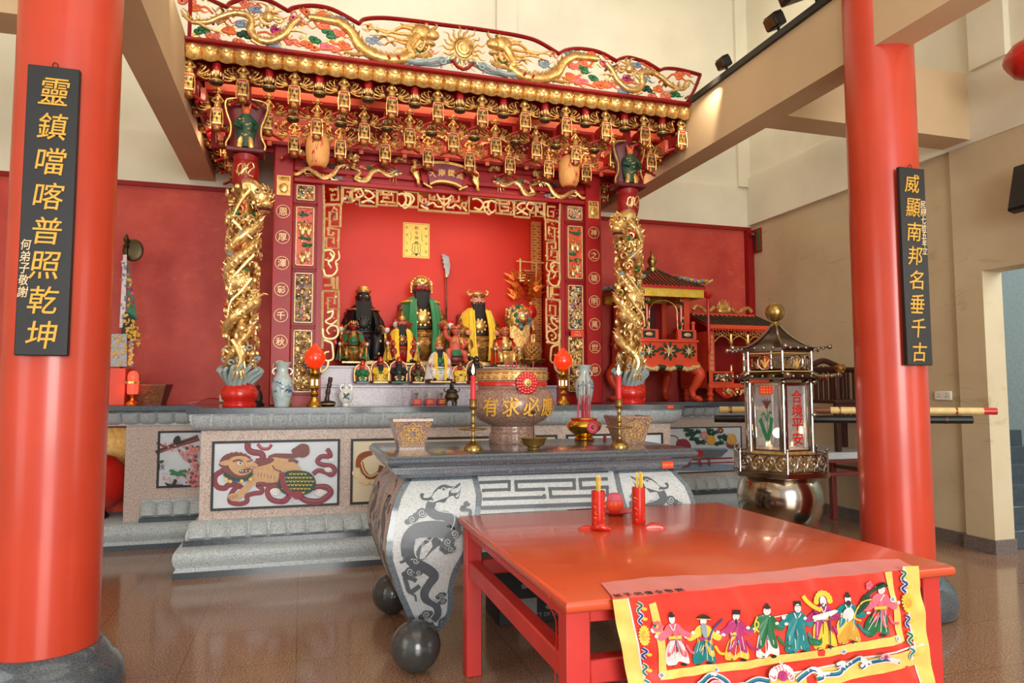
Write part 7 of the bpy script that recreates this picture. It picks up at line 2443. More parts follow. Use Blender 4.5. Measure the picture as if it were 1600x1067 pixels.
def immortal(px, top, bot, sk, rb, under, hat, extra, lean=0):
    m = MB()
    h = bot - top
    d = Draw(m, lambda u, v, lf: cl(px + u * h + lean * (v - .5) * h, top + v * h, .004 + lf * .35))
    W = 'thread_white'
    # feet, skirt, robe, sleeves, head
    d.dot(-.09, .97, .06, .03, 8, 'ink').dot(.13, .96, .06, .03, 8, 'ink')
    d.fill([(-.14, .55), (.12, .55), (.24, .93), (.05, .90), (-.02, .97), (-.2, .94)], 4, under)
    for q in (-.1, -.02, .06, .13): d.stroke([(q * .6, .6), (q * 1.4, .9)], .012, 3, W)
    d.fill([(-.08, .22), (.09, .22), (.17, .32), (.15, .52), (.20, .80), (.10, .78), (.02, .60), (-.08, .76), (-.17, .80), (-.13, .5), (-.17, .32)], 4, rb)
    d.fill([(-.13, .26), (-.2, .34), (-.33, .46), (-.25, .52), (-.12, .42)], 4, rb).fill([(.12, .26), (.22, .35), (.33, .40), (.28, .5), (.12, .42)], 4, rb)
    d.stroke([(.2, .6), (.3, .74), (.42, .76)], .05, 4, rb)
    d.dot(-.34, .44, .035, .03, 8, W).dot(.36, .38, .035, .03, 8, W)
    d.stroke([(-.12, .46), (.13, .46)], .05, 3, 'yellow' if rb != 'yellow' else 'magenta').stroke([(0, .48), (.03, .66)], .025, 3, 'blue_grey')
    d.stroke([(-.06, .23), (.0, .34), (.06, .23)], .02, 3, W)
    d.dot(0, .14, .062, .08, 12, W)
    d.dot(-.02, .13, .009, .006, 6, 'ink').dot(.03, .13, .009, .006, 6, 'ink').stroke([(-.01, .18), (.02, .18)], .008, 0, 'red_lacquer')
    if hat == 'bun': d.dot(0, .075, .062, .035, 10, 'ink').dot(0, .03, .03, .03, 8, 'ink')
    elif hat == 'hat': d.fill([(-.13, .08), (0, .0), (.13, .08), (0, .1)], 3, 'ink').stroke([(-.13, .09), (.13, .09)], .015, 0, 'yellow')
    elif hat == 'cap': d.fill([(-.07, .1), (-.06, .01), (.07, .01), (.07, .1)], 0, 'ink')
    elif hat == 'gold':
        d.stroke([(-.36, .05), (-.3, .14), (-.18, .24), (-.05, .3)], .07, 4, 'yellow')
        for k in range(9): d.dot(.14 * math.cos(PI * k / 8), .15 - .14 * math.sin(PI * k / 8), .05, .05, 8, 'yellow')
        d.dot(0, .15, .07, .085, 12, W).dot(0, .21, .06, .035, 8, 'ink').dot(-.02, .14, .009, .006, 6).dot(.03, .14, .009, .006, 6)
    for k in range(3): d.stroke([(-.1 + .1 * k, .5), (-.14 + .13 * k, .74)], .010, 3, 'ink' if k == 1 else W)
    if extra == 'flower':
        for k in range(6): d.dot(-.3 + .07 * math.cos(k), .26 + .07 * math.sin(k), .04, .04, 8, 'pink')
        d.dot(-.35, .24, .03, .03, 7, 'green')
    elif extra == 'staff': d.stroke([(.08, .5), (.2, .25), (.34, .06)], .03, 4, 'blue').fill([(-.05, .2), (.05, .2), (.04, .45), (-.03, .4)], 3, 'blue_grey')
    elif extra == 'beard': d.stroke([(0, .19), (.01, .34)], .03, 3, 'ink').stroke([(.34, .44), (.46, .3), (.4, .24)], .03, 3, 'yellow')
    elif extra == 'flute': d.stroke([(-.05, .3), (.36, .2)], .02, 0, W).dot(.3, .25, .04, .05, 8, W).stroke([(-.16, .25), (-.22, .4), (-.15, .52)], .03, 4, 'yellow')
    elif extra == 'sword': d.stroke([(.3, .2), (.42, .4), (.38, .6)], .02, 4, 'maroon').fill([(.2, .68), (.4, .72), (.46, .66), (.42, .8), (.25, .82)], 3, 'green')
    elif extra == 'crutch': d.stroke([(.1, .4), (.1, .98)], .02, 0, 'green_dark').fill([(-.2, .4), (.2, .3), (.24, .36), (-.1, .48)], 3, W)
    elif extra == 'fan': d.fill([(.15, .42), (.24, .1), (.34, .02), (.4, .1), (.3, .3)], 3, 'green_dark').dot(0, .42, .1, .14, 12, W).dot(0, .2, .05, .05, 8, 'ink')
    elif extra == 'lotus':
        d.stroke([(-.3, .25), (-.1, .12), (.05, .05)], .06, 4, 'green_dark')
        for k in range(5): d.dot(-.25 + .04 * math.cos(k * 1.2), .06 + .05 * math.sin(k * 1.2), .035, .035, 8, 'pink')
        d.stroke([(-.2, .3), (-.35, .36), (-.45, .62), (-.3, .7)], .025, 4, 'yellow')
    m.build('embroidered_figure', None, CLO, 0)


immortal(1052, 955, 1040, 0, 'pink', 'thread_white', 'bun', 'flower', .1)
immortal(1098, 959, 1039, 0, 'yellow', 'teal', 'hat', 'staff')
immortal(1147, 950, 1032, 0, 'magenta', 'yellow', 'cap', 'beard')
immortal(1196, 941, 1028, 0, 'green', 'thread_white', 'bun', 'flute')
immortal(1241, 936, 1020, 0, 'teal', 'teal', 'cap', 'sword')
immortal(1283, 925, 1013, 0, 'magenta', 'yellow', 'gold', 'crutch')
immortal(1322, 924, 1006, 0, 'teal', 'char_gold', 'bun', 'fan')
immortal(1370, 908, 994, 0, 'pink', 'green', 'hat', 'lotus', -.15)
m = MB().mat('ink')
for i, ch in enumerate('弟子何偉全敬謝'):
    px = 965 + i * 16.2
    p = at(px, 930.5 - i * 1.5, ZR_ + .0075, 'z')
    u = Vector((1, .02, 0)); v = Vector((.05, 1, 0))
    m.text(ch, p, u, v, .036, .0006, 0, .030)
m.build('handwriting', None, CLO, 0)

# fortune-stick cups, moon blocks, saucer with a red cup
def stick_cup(px, py, label, n, seed):
    p = at(px, py, ZR_, 'z')
    x, y = p.x, p.y + .03
    t = thing('fortune_stick_cup', label, 'cup', (x, y, ZR_), 'red cups of fortune sticks')
    MB().lathe([(.033, 0), (.034, .004), (.034, .185), (.031, .186), (.029, .18), (.029, .02), (0, .02)], (x, y, ZR_), 28).build('cup', 'red_lacquer', t)
    m = MB().mat('char_gold')
    d = Draw(m, lambda u, v, h: (x + (.0343 + h) * math.sin(u), y - (.0343 + h) * math.cos(u), ZR_ + v))
    rnd = random.Random(seed)
    for u0 in (.45, -.75):
        for k in range(5):
            z = .03 + .028 * k
            for q in range(3): d.stroke([(u0 + rnd.uniform(-.2, .2), z + rnd.uniform(-.01, .01)), (u0 + rnd.uniform(-.2, .2), z + rnd.uniform(-.01, .012))], .003, 0)
        for s in (-1, 1): d.stroke([(u0 + s * .3, .02), (u0 + s * .3, .165)], .0018, 0)
    m.build('gold_writing', None, t, 0)
    for k in range(n):
        a, r = rnd.uniform(0, 6.28), rnd.uniform(.004, .022)
        tx, ty = x + r * math.cos(a), y + r * math.sin(a)
        e = .4 if n < 9 else .15
        MB().obox((0, 0, 0), (.0068, .0024, .23), None, .001).xform(lambda q: Matrix.Translation((tx, ty, ZR_ + .128 + .01 * (k % 3))) @ Matrix.Rotation((tx - x) * 14 * e, 4, 'Y') @ Matrix.Rotation(a, 4, 'Z') @ q).build('fortune_stick', 'stick_yellow', t)


stick_cup(939, 828, 'red cup of yellow fortune sticks in front of the saucer, sticks spread apart', 7, 1)
stick_cup(1002.5, 820, 'red cup of tightly packed yellow fortune sticks, on its own beside the single moon block', 12, 2)


def moon_block(px, py, rot, tilt, label, l=.10):
    p = at(px, py, ZR_, 'z')
    ob = MB()
    pts = []
    R_ = []
    for i in range(13):
        k = i / 12
        x = -l / 2 + l * k
        c = math.sin(PI * k) ** .6
        yo = .018 * math.cos(PI * (k - .5)) - .012
        R_.append([Vector((x, yo + .019 * c * math.cos(q * PI / 5) if c else yo, .021 * c * max(0, math.sin(q * PI / 5)))) for q in range(6)] )
    ob.loft(R_)
    mt = Matrix.Rotation(rot, 3, 'Z') @ Matrix.Rotation(tilt, 3, 'X')
    lo = min((mt @ Vector(v)).z for v in ob.v)
    ob.xform(lambda v: p + mt @ v - Vector((0, 0, lo)))
    o = ob.build('moon_block', 'red_lacquer')
    tag(o, label, 'moon block', 'crescent moon blocks')


moon_block(919, 827, -.5, 0, 'red crescent moon block lying rounded side up beside the spread fortune sticks')
moon_block(938, 829, -.6, 2.2, 'red crescent moon block tipped on its side against the spread fortune sticks', .11)
moon_block(1022, 825, -.3, .3, 'red crescent moon block lying at the foot of the packed fortune sticks', .11)
p = at(962, 803, ZR_, 'z')
t = tag(MB().lathe([(.04, 0), (.042, .004), (.07, .008), (.098, .02), (.1, .022), (.096, .023), (.06, .012), (0, .01)], (p.x, p.y, ZR_), 36).build('saucer', 'red_leg'), 'red saucer on the red table under the round red cup', 'saucer')
x, y = p.x - .005, p.y - .0
t = thing('red_cup', 'small round red cup with a pink bud lid, standing on the saucer', 'cup', (x, y, ZR_ + .0105))
MB().lathe([(.025, 0), (.03, .004), (.047, .025), (.05, .045), (.046, .062), (.044, .066), (0, .066)], (x, y, ZR_ + .0105), 28).build('cup', 'vermilion', t)
MB().lathe([(.044, .067), (.043, .08), (.034, .098), (.02, .104), (.0, .1)], (x, y, ZR_ + .0105), 24, lobes=6, amp=.05).build('lid', 'pink', t)
# the carton under the table
BX0, BX1, BY0, BY1 = 1.235, 1.80, 4.42, 4.76
zt2 = .335
t = thing('cardboard_carton', 'black printed cardboard carton on the floor under the stone offering table', 'box', ((BX0 + BX1) / 2, BY0, 0))
MB().box(BX0, BX1, BY0, BY1, 0, zt2, .004).build('carton', 'cardboard_black', t)
m = MB().mat('paper_grey')
q = lambda px, py: at(px, py, BY0 - .002)
a, b = q(811, 936), q(839, 968)
m.box(a.x, b.x, BY0 - .0025, BY0 - .0008, b.z - .04, a.z)
m.build('paper_patch', None, t, 0)
m = MB().mat('paper_grey')
w0, w1 = q(833, 961), q(880, 957)
m.text('PRODUCT OF AUSTRALIA', ((w0.x + w1.x) / 2 + .0, BY0 - .0028, (w0.z + w1.z) / 2), (1, 0, 0), (0, 0, 1), .026, .0006, .002, .42)
d = Draw(m, lambda u, v, h: q(u, v) + Vector((0, -h, 0)))
d.dot(861, 948, 9, 4, 14).stroke([(815, 917), (835, 913), (850, 918), (862, 924)], 7, 5, 'paper_grey')
m.build('print', None, t, 0)
# ------------------------------------------------------------------ pagoda lantern of polished metal
LX, LY = 3.63, 4.75
zz = lambda py: at(1218, py, LY).z
t = thing('pagoda_lantern', 'polished metal pagoda-shaped lantern with glass panes standing on a big round sphere', 'lantern', (LX, LY, 0))
vd = Vector((-LX, -LY, 0)).normalized()
A0 = math.atan2(vd.y, vd.x) + R(9)
hexp = lambda r, z, k, off=0: Vector((LX + r * math.cos(A0 + k * PI / 3 + off), LY + r * math.sin(A0 + k * PI / 3 + off), z))
hexring = lambda r, z: [hexp(r, z, k) for k in range(6)]
sc_ = zz(775)
MB().lathe([(.22, 0), (.23, .02), (.2, .05), (.12, .09), (.10, .2), (.13, .34), (.16, sc_ - .26)], (LX, LY, 0), 36).build('added_pedestal', 'steel_dark', t)  # added support between floor and sphere, hidden from the camera
MB().ball((LX, LY, sc_), (.325, .325, .315), 48, None, 28).build('sphere', 'steel', t)
zb0, zb1 = zz(741), zz(733)
MB().loft([hexring(.20, zb0 - .02), hexring(.37, zb0), hexring(.38, zb0 + .004), hexring(.38, zb1), hexring(.3, zb1 + .01)]).build('base_tray', 'steel', t, 20)
zr0, zr1 = zz(731), zz(706)
for k in range(6):
    a, b = hexp(.365, 0, k), hexp(.365, 0, k + 1)
    m = MB()
    m.tube([(a.x, a.y, zr0), (b.x, b.y, zr0)], .006, 6).tube([(a.x, a.y, zr1), (b.x, b.y, zr1)], .007, 6)
    u = (b - a).normalized()
    W, Hh = (b - a).length, zr1 - zr0
    for i in range(4):
        c = a + u * W * (i + .5) / 4 + Vector((0, 0, zr0 + Hh / 2))
        for r_, rad in ((.045, .0045), (.014, .005)):
            m.tube([c + u * r_ * math.cos(q * PI / 8) + Vector((0, 0, r_ * 1.15 * math.sin(q * PI / 8))) for q in range(16)], rad, 5, False, True)
        for s in (-1, 1):
            m.tube([c + u * s * .048, c + u * s * .02 + Vector((0, 0, .03)), c + u * s * .012 + Vector((0, 0, Hh / 2))], .004, 5, True, False, 3).tube([c + u * s * .048, c + u * s * .02 - Vector((0, 0, .03)), c + u * s * .012 - Vector((0, 0, Hh / 2))], .004, 5, True, False, 3)
    m.build('railing', 'chrome', t)
    MB().tube([(a.x, a.y, zb1), (a.x, a.y, zr1 + .03)], .009, 8).ball((a.x, a.y, zr1 + .038), .014, 8).build('rail_post', 'chrome', t)
zg0, zg1 = zz(704), zz(598)
MB().loft([hexring(.26, zb1 + .0), hexring(.26, zg0 + .01)]).build('glass_base', 'gold', t, 20)
RG = .25
for k in range(6):
    a, b = hexp(RG, 0, k), hexp(RG, 0, k + 1)
    u = (b - a).normalized()
    w = (b - a).length
    nrm = u.cross(Vector((0, 0, 1))).normalized()
    rot = Matrix((u, nrm, Vector((0, 0, 1)))).transposed()
    c = (a + b) / 2
    m = MB()
    for s in (-1, 1): m.obox(c + u * s * (w / 2 - .022) + Vector((0, 0, (zg0 + zg1) / 2)), (.026, .016, zg1 - zg0), rot, .003)
    for z in (zg0 + .012, zg1 - .014): m.obox(c + Vector((0, 0, z)), (w - .02, .016, .026), rot, .003)
    for z in (.25, .75): m.obox(c + u * (-w / 2 + .012) + nrm * .012 + Vector((0, 0, zg0 + (zg1 - zg0) * z)), (.014, .012, .06), rot, .002)
    fr = m.build('pane_frame', 'chrome', t)
    p = MB().mat('glass').obox(c + Vector((0, 0, (zg0 + zg1) / 2)), (w - .05, .004, zg1 - zg0 - .04), rot)
    H = zg1 - zg0
    d = Draw(p, lambda uu, vv, h: c + u * (uu * w) + nrm * (.0025 + h) + Vector((0, 0, zg0 + vv * H)))
    if k % 2 == 1:
        d.stroke([(0, .18), (-.1, .3), (-.22, .48)], .10, 4, 'green').stroke([(0, .18), (.1, .34), (.14, .5)], .10, 4, 'green').stroke([(0, .18), (.02, .45), (.0, .66)], .016, 4, 'green').stroke([(.0, .45), (-.1, .56), (-.16, .52)], .03, 4, 'green').stroke([(.0, .45), (.08, .57), (.16, .56)], .03, 4, 'green')
        for q in (-.14, -.06, .04, .14): d.stroke([(0, .64), (q * .6, .72), (q, .8 - abs(q) * .5)], lambda e: .05 * (1 - e) + .01, 4, 'maroon')
        d.mb.mat('label_red'); d.fill([(-.2, .83), (.2, .83), (.2, .97), (-.2, .97)], 0, 'label_red')
        for i in range(4):
            for j in range(3): d.dot(-.14 + .09 * i, .86 + .04 * j, .02, .010, 5, 'yellow')
    else:
        p.mat('red_lacquer')
        for i, ch in enumerate('合境平安'):
            q = c + nrm * .003 + Vector((0, 0, zg0 + H * (.80 - .2 * i)))
            p.text(ch, q, u * -1 if False else u, (0, 0, 1), H * .185, .001, .016)
    p.build('glass_pane', None, fr, 0)
    a2 = hexp(RG + .012, 0, k)
    MB().tube([(a2.x, a2.y, zg0), (a2.x, a2.y, zg1)], .010, 8).build('corner_post', 'chrome', t)
kn = hexp(RG + .02, (zg0 + zg1) / 2 + .02, 1)
MB().ball(kn + Vector((.01, 0, 0)), .022, 10).build('latch_knob', 'chrome', t)
for k in range(5):
    a = A0 + k * 1.257
    MB().mat('porcelain_white').lathe([(.02, 0), (.024, .025), (.02, .03)], (LX + .1 * math.cos(a), LY + .1 * math.sin(a), zg0 + .01), 12).mat('glow').lathe([(.004, .03), (.009, .045), (.0, .07)], (LX + .1 * math.cos(a), LY + .1 * math.sin(a), zg0 + .01), 8).build('oil_light', None, t)
lamp('pagoda_glow', 'POINT', (LX, LY, zg0 + .14), 1.6, (1, .7, .42), .04)


def eave(z0, z1, r0, r1, rr, name):
    m = MB().loft([hexring(r0, z1), hexring((r0 + r1) / 2, (z0 * .65 + z1 * .35)), hexring(r1, z0), hexring(r1, z0 - .012), hexring(r0 * .9, z0 - .004)])
    o = m.build(name, 'steel_dark', t, 25)
    m = MB()
    for k in range(6):
        m.tube([hexp(r0, z1 + .004, k), hexp((r0 + r1) / 2, z0 * .6 + z1 * .4 + .008, k), hexp(r1, z0 + .012, k), hexp(rr, z0 + .018, k)], .011, 7, True, False, 4)
        m.ball(hexp(rr + .008, z0 + .02, k), .020, 9)
        for i in (1, 2): m.ball(hexp(r1 + (rr - r1) * i / 3, z0 + .012, k), .015, 8)
        for i in range(1, 4):
            m.ball(hexp(r1, z0 + .012, k) * (1 - i / 4) + hexp(r1, z0 + .012, k + 1) * (i / 4), .013, 8)
        m.ball(hexp(r1 * .86, z0 - .03, k), .022, 9)
    m.build('rib', 'steel', o)


eave(zz(591), zz(577), .24, .33, .46, 'lower_eave')
zq0, zq1 = zz(587), zz(550)
m = MB()
for k in range(6):
    a, b = hexp(.27, 0, k), hexp(.27, 0, k + 1)
    u = (b - a).normalized(); w = (b - a).length; c = (a + b) / 2
    m.mat('chrome').tube([(a.x, a.y, zq0), (a.x, a.y, zq1 + .01)], .009, 8)
    for z in (zq0 + .03, zq1 - .02): m.mat('gold_paint').tube([(a.x, a.y, z), (b.x, b.y, z)], .005, 6)
    cz = (zq0 + zq1) / 2 + .005
    m.mat('chrome').tube([c + Vector((0, 0, cz)) + u * .058 * math.cos(PI / 8 + q * PI / 4) + Vector((0, 0, .058 * math.sin(PI / 8 + q * PI / 4))) for q in range(8)], .005, 5, False, True)
    m.mat('gold_paint')
    for s in (-1, 0, 1): m.tube([c + Vector((0, 0, cz - .04)), c + u * s * .02 + Vector((0, 0, cz)), c + u * s * .035 + Vector((0, 0, cz + .02 + .015 * (s == 0)))], lambda q: .010 * (1 - .5 * q), 6)
    m.mat('chrome').ball(c + Vector((0, 0, cz + .04)), .010, 7)
    for s in (-1, 1): m.tube([c + u * s * .1 + Vector((0, 0, cz - .02)), c + u * s * .1 + Vector((0, 0, cz + .03))], .007, 6)
m.build('gallery', None, t)
zc0 = zz(549)
prof = [(.035, zz(509)), (.05, zz(513)), (.085, zz(521)), (.14, zz(530)), (.21, zz(539)), (.29, zz(546))]
o = MB().loft([hexring(r, z) for r, z in prof] + [hexring(.29, zc0 - .01), hexring(.2, zc0 - .008)]).build('roof', 'steel_dark', t, 25)
m = MB()
for k in range(6):
    m.tube([hexp(r, z + .006, k) for r, z in prof] + [hexp(.40, zz(546) + .004, k)], .010, 7, True, False, 4)
    m.ball(hexp(.41, zz(546) + .004, k), .020, 9)
    for i in (.33, .66): m.ball(hexp(.29 + .11 * i, zz(547), k), .013, 8)
    for i in range(1, 4): m.ball(hexp(.29, zz(546), k) * (1 - i / 4) + hexp(.29, zz(546), k + 1) * (i / 4), .013, 8)
m.build('roof_rib', 'chrome', o)
zf = zz(488)
MB().lathe([(.036, zz(511)), (.045, zz(508.5)), (.036, zz(506)), (.03, zz(503))], (LX, LY, 0), 20).ball((LX, LY, zf), .076, 28, None, 16).build('finial', 'brass_old', t)

# ------------------------------------------------------------------ red palanquin with fringe on the altar wing
PX_, PY_ = 4.27, 7.60
hw = .39
ZP = lambda py: at(1041, py, PY_).z
t = thing('palanquin', 'red carved palanquin with yellow fringe and cabriole legs behind the dragon column', 'palanquin', (PX_, PY_ + hw, Z1))
z1, z2, z3, z4 = ZP(570), ZP(533), ZP(522), ZP(462)
yc = PY_ + hw
for sx in (-1, 1):
    for sy in (-1, 1):
        m = MB().tube([(PX_ + sx * (hw - .05), yc + sy * (hw - .05), z1 - .03), (PX_ + sx * (hw + .02), yc + sy * (hw + .02), z1 - .10), (PX_ + sx * (hw - .01), yc + sy * (hw - .01), z1 - .22), (PX_ + sx * (hw - .05), yc + sy * (hw - .05), Z1 + .14), (PX_ + sx * (hw - .035), yc + sy * (hw - .035), Z1 + .045)], lambda k: .075 - .04 * k, 10, True, False, 5)
        m.ball((PX_ + sx * (hw - .01), yc + sy * (hw - .01), Z1 + .04), (.06, .06, .04), 10)
        for q in (-1, 0, 1): m.ball((PX_ + sx * (hw + .0) + q * .022, yc + sy * (hw + .03), Z1 + .024), (.018, .03, .024), 6)
        m.build('leg', 'vermilion', t)
m = MB().mat('vermilion').loft([[Vector((PX_ + x * hw, yc + y * hw, z)) for x, y in ((-k, -k), (k, -k), (k, k), (-k, k))] for k, z in ((.98, z2), (1, z2 - .01), (1, z1 + .05), (1.06, z1 + .02), (1.08, z1 - .03), (1.0, z1 - .06))])
m.box(PX_ - hw - .02, PX_ + hw + .02, PY_ - .02, yc + hw + .02, z2 - .01, z2 + .02, .005)
m.build('body', None, t)
m = MB()
for k in range(17):
    x = PX_ - hw * .95 + hw * 1.9 * k / 16
    m.mat('gold_pale' if (k < 4 or k > 12) else ('green_dark' if k in (5, 6, 10, 11) else 'gold_pale')).ball((x, PY_ - .035, z1 - .04 + .015 * math.cos(k * 1.2)), (.04, .03, .03), 8)
for s in (-1, 1):
    for k in range(5): m.mat('gold_pale').tube([(PX_ + s * hw * 1.0, PY_ - .05, z1 - .01), (PX_ + s * (hw * 1.0 - .05 * k), PY_ - .06, z1 - .03 - .01 * k)], .014, 6)
m.build('skirt_carving', None, t)
m = MB()
zm = (z1 + .05 + z2) / 2
random.seed(12)
for c_, w_ in ((0, .1), (-.27, .07), (.27, .07)):
    for k in range(9):
        a = k * .7
        m.mat('green_dark').ball((PX_ + c_ + w_ * math.cos(a), PY_ - .004, zm + w_ * .8 * math.sin(a)), (.04, .008, .018), 6, Matrix.Rotation(-a, 3, 'Y'), 4)
    for k in range(7):
        a = k * .9
        m.mat('gold_pale').tube([(PX_ + c_, PY_ - .012, zm), (PX_ + c_ + w_ * .8 * math.cos(a), PY_ - .016, zm + w_ * .7 * math.sin(a))], lambda q: .016 * (1 - .6 * q), 5)
for k in range(10):
    m.mat('green_dark').ball((PX_ - .16 + .035 * k if k < 3 else PX_ + .03 * k - .12, PY_ - .004, zm + random.uniform(-.06, .06)), (.03, .008, .014), 6, None, 4)
m.build('flower_carving', None, t)
m = MB().mat('vermilion')
for s in (-1, 1):
    x0, x1 = sorted((PX_ + s * hw, PX_ + s * .13))
    m.mat('vermilion').box(x0, x1, PY_, PY_ + .05, z2 + .02, z3 + .06, .006).mat('black').box(x0 + .05, x1 - .05, PY_ - .003, PY_, z2 + .04, z3 + .04).mat('gold_pale').ball(((x0 + x1) / 2, PY_ - .004, (z2 + z3) / 2 + .04), (.05, .01, .025), 8)
    m.mat('vermilion').lathe([(.02, 0), (.02, .08), (.028, .085), (.026, .11), (.0, .12)], (PX_ + s * (hw - .03), PY_ + .03, z3 + .05), 10)
    m.box(*sorted((PX_ + s * hw, PX_ + s * (hw - .03))), PY_ + .05, yc + hw, z2 + .02, z3 + .06)
m.build('balustrade', None, t)
m = MB().mat('vermilion')
for s in (-1, 1):
    m.box(*sorted((PX_ + s * (hw - .02), PX_ + s * (hw - .10))), PY_ + .12, PY_ + .2, z2 + .02, z4, .004).box(*sorted((PX_ + s * (hw - .02), PX_ + s * (hw - .10))), yc + hw - .1, yc + hw - .02, z2 + .02, z4, .004)
m.mat('red_dark').box(PX_ - hw + .04, PX_ + hw - .04, yc + hw - .06, yc + hw - .03, z2 + .02, z4)
m.mat('maroon').box(PX_ - .22, PX_ + .22, yc + hw - .064, yc + hw - .06, z2 + .04, z4 - .06)
m.mat('vermilion').box(PX_ + .0, PX_ + .07, yc + hw - .075, yc + hw - .064, z3 + .1, z4 - .18)
m.build('cabin', None, t)
m = MB()
for s in (-1, 1):
    m.mat('red_lacquer').tube([(PX_ + s * .235, PY_ + .1, z2 + .02), (PX_ + s * .235, PY_ + .1, z4)], .022, 8)
    for k in range(14):
        a = k * .9
        z = z2 + .04 + (z4 - z2 - .08) * k / 13
        m.mat('gold' if k % 2 else 'green_dark').ball((PX_ + s * .235 + .022 * math.cos(a), PY_ + .1 + .022 * math.sin(a), z), (.022, .022, .03), 6)
m.mat('gold').tube([(PX_ + .19 * math.cos(a), PY_ + .12, z4 - .17 + .13 * math.sin(a)) for a in [PI * k / 12 for k in range(13)]], .007, 5)
for s in (-1, 1): m.tube([(PX_ + s * .19, PY_ + .12, z4 - .17), (PX_ + s * .2, PY_ + .12, z2 + .05)], .006, 5)
m.build('twisted_column', None, t)
e0, e1 = hw + .09, .07
zE, zA_ = ZP(448), at(1015, 424, yc).z
rq = lambda k, z: [Vector((PX_ + x * k, yc + y * k, z)) for x, y in ((-1, -1), (1, -1), (1, 1), (-1, 1))]
pf = [(e0, zE), (e0 * .72, zE + (zA_ - zE) * .28), (e0 * .42, zE + (zA_ - zE) * .62), (.06, zA_)]
o = MB().loft([rq(e0, zE - .03)] + [rq(k, z) for k, z in pf]).build('roof', 'red_lacquer', t, 20)
m = MB()
for sd in range(4):
    for i in range(-8, 9):
        f = i / 8.5
        pts = []
        for k, z in pf:
            u = f * e0
            if abs(u) > k: u = math.copysign(k, u)
            v = Vector((PX_ + u, yc - k, z + .008))
            c_, s_ = [(1, 0), (0, 1), (-1, 0), (0, -1)][sd]
            dx, dy = v.x - PX_, v.y - yc
            pts.append(Vector((PX_ + dx * c_ - dy * s_, yc + dx * s_ + dy * c_, v.z)))
            if abs(f * e0) > k: break
        if len(pts) > 1: m.tube(pts, .010, 5)
m.build('roof_tile_rib', 'tile_green', o)
m = MB()
for sx in (-1, 1):
    for sy in (-1, 1):
        for k in range(8):
            q = .55 + .065 * k
            m.mat('gold' if k % 2 else 'blue_grey').ball((PX_ + sx * e0 * q, yc + sy * e0 * q, zE + .05 + (zA_ - zE) * max(0, .34 - .05 * k) + .02 * (k > 5)), (.045, .04, .03), 7)
        m.mat('gold').tube([(PX_ + sx * e0, yc + sy * e0, zE + .04), (PX_ + sx * e0 * 1.14, yc + sy * e0 * 1.1, zE + .09)], .016, 6)
m.build('ridge_dragon', None, t)
m = MB().mat('yellow')
for sd in range(4):
    c_, s_ = [(1, 0), (0, 1), (-1, 0), (0, -1)][sd]
    def fr_(u, v):
        x, y = (u - .5) * 2 * (e0 - .02), -(e0 - .02) + .006 * math.sin(u * 260) * v
        return Vector((PX_ + x * c_ - y * s_, yc + x * s_ + y * c_, zE - .02 - .11 * v))
    m.grid(120, 3, fr_)
m.build('fringe', 'yellow', t)
MB().lathe([(.07, zA_ - .02), (.075, zA_ + .04), (.04, zA_ + .07), (.045, zA_ + .09), (.062, zA_ + .13), (.05, zA_ + .17), (.02, zA_ + .20), (.014, zA_ + .26), (0, zA_ + .3)], (PX_, yc, 0), 18).build('finial', 'brass_old', t)
for s in (-1, 1):
    m = MB().mat('red_lacquer').lathe([(.01, -.07), (.045, -.045), (.055, -.01), (.04, .02), (.0, .03)], (PX_ + s * (e0 + .04), PY_ + .0 - .06, zE - .07), 12).tube([(PX_ + s * (e0 + .04), PY_ - .06, zE - .05), (PX_ + s * e0, PY_ - .06, zE + .02)], .006, 5)
    m.mat('red_lacquer').lathe([(.012, -.75), (.022, -.7), (.018, -.14), (.014, -.06)], (PX_ + s * (e0 + .04), PY_ - .06, zE - .07), 10)
    m.build('tassel', None, t)

# ------------------------------------------------------------------ smaller red shrine with tiled roof beside it
SY_ = 7.76
SXa, SXb = 4.92, 5.82
ZS_ = lambda py: at(1150, py, SY_).z
t = thing('small_shrine', 'small red shrine with tiled roof and gold dragon ridge beside the palanquin', 'shrine', ((SXa + SXb) / 2, SY_ + .3, Z1))
zt1, zt2, zt3, zt4 = ZS_(605), ZS_(518), ZS_(508), ZS_(492)
SYB = 8.45
m = MB().mat('vermilion').box(SXa, SXb, SY_, SYB, zt1 - .01, zt1 + .05, .005)
m.box(SXa, SXa + .09, SY_, SY_ + .09, zt1 + .05, zt2).box(SXb - .09, SXb, SY_, SY_ + .09, zt1 + .05, zt2)
m.box(SXa, SXa + .03, SY_ + .09, SYB, zt1 + .05, zt2).box(SXb - .03, SXb, SY_ + .09, SYB, zt1 + .05, zt2)
m.mat('red_dark').box(SXa + .03, SXb - .03, SYB - .03, SYB, zt1 + .05, zt2).box(SXa + .22, SXb - .22, SYB - .28, SYB - .03, zt1 + .05, zt2 - .16)
m.build('body', None, t)
m = MB().mat('vermilion')
for s, x in ((0, SXa + .05), (1, SXb - .05)):
    for y in (SY_ + .06, SYB - .06): m.mat('vermilion').lathe([(.03, 0), (.045, .02), (.03, .05), (.05, .09), (.03, .12), (.045, zt1 - Z1 - .01)], (x, y, Z1), 10)
m.build('foot', None, t)
m = MB().mat('red_lacquer')
P = [(SXa + .1 + (SXb - SXa - .2) * k / 16, zt1 - .02 - .10 * abs(math.sin(k * PI / 8)) - .02) for k in range(17)]
m.poly([Vector((x, SY_ + .02, z)) for x, z in [(SXa + .1, zt1)] + P + [(SXb - .1, zt1)]], (0, .03, 0))
random.seed(19)
carve(m, SXa + .2, SXb - .2, zt1 - .10, zt1 - .02, SY_ + .018, 50, ['gold', 'gold_pale'], 1.1)
m.build('apron_carving', None, t)
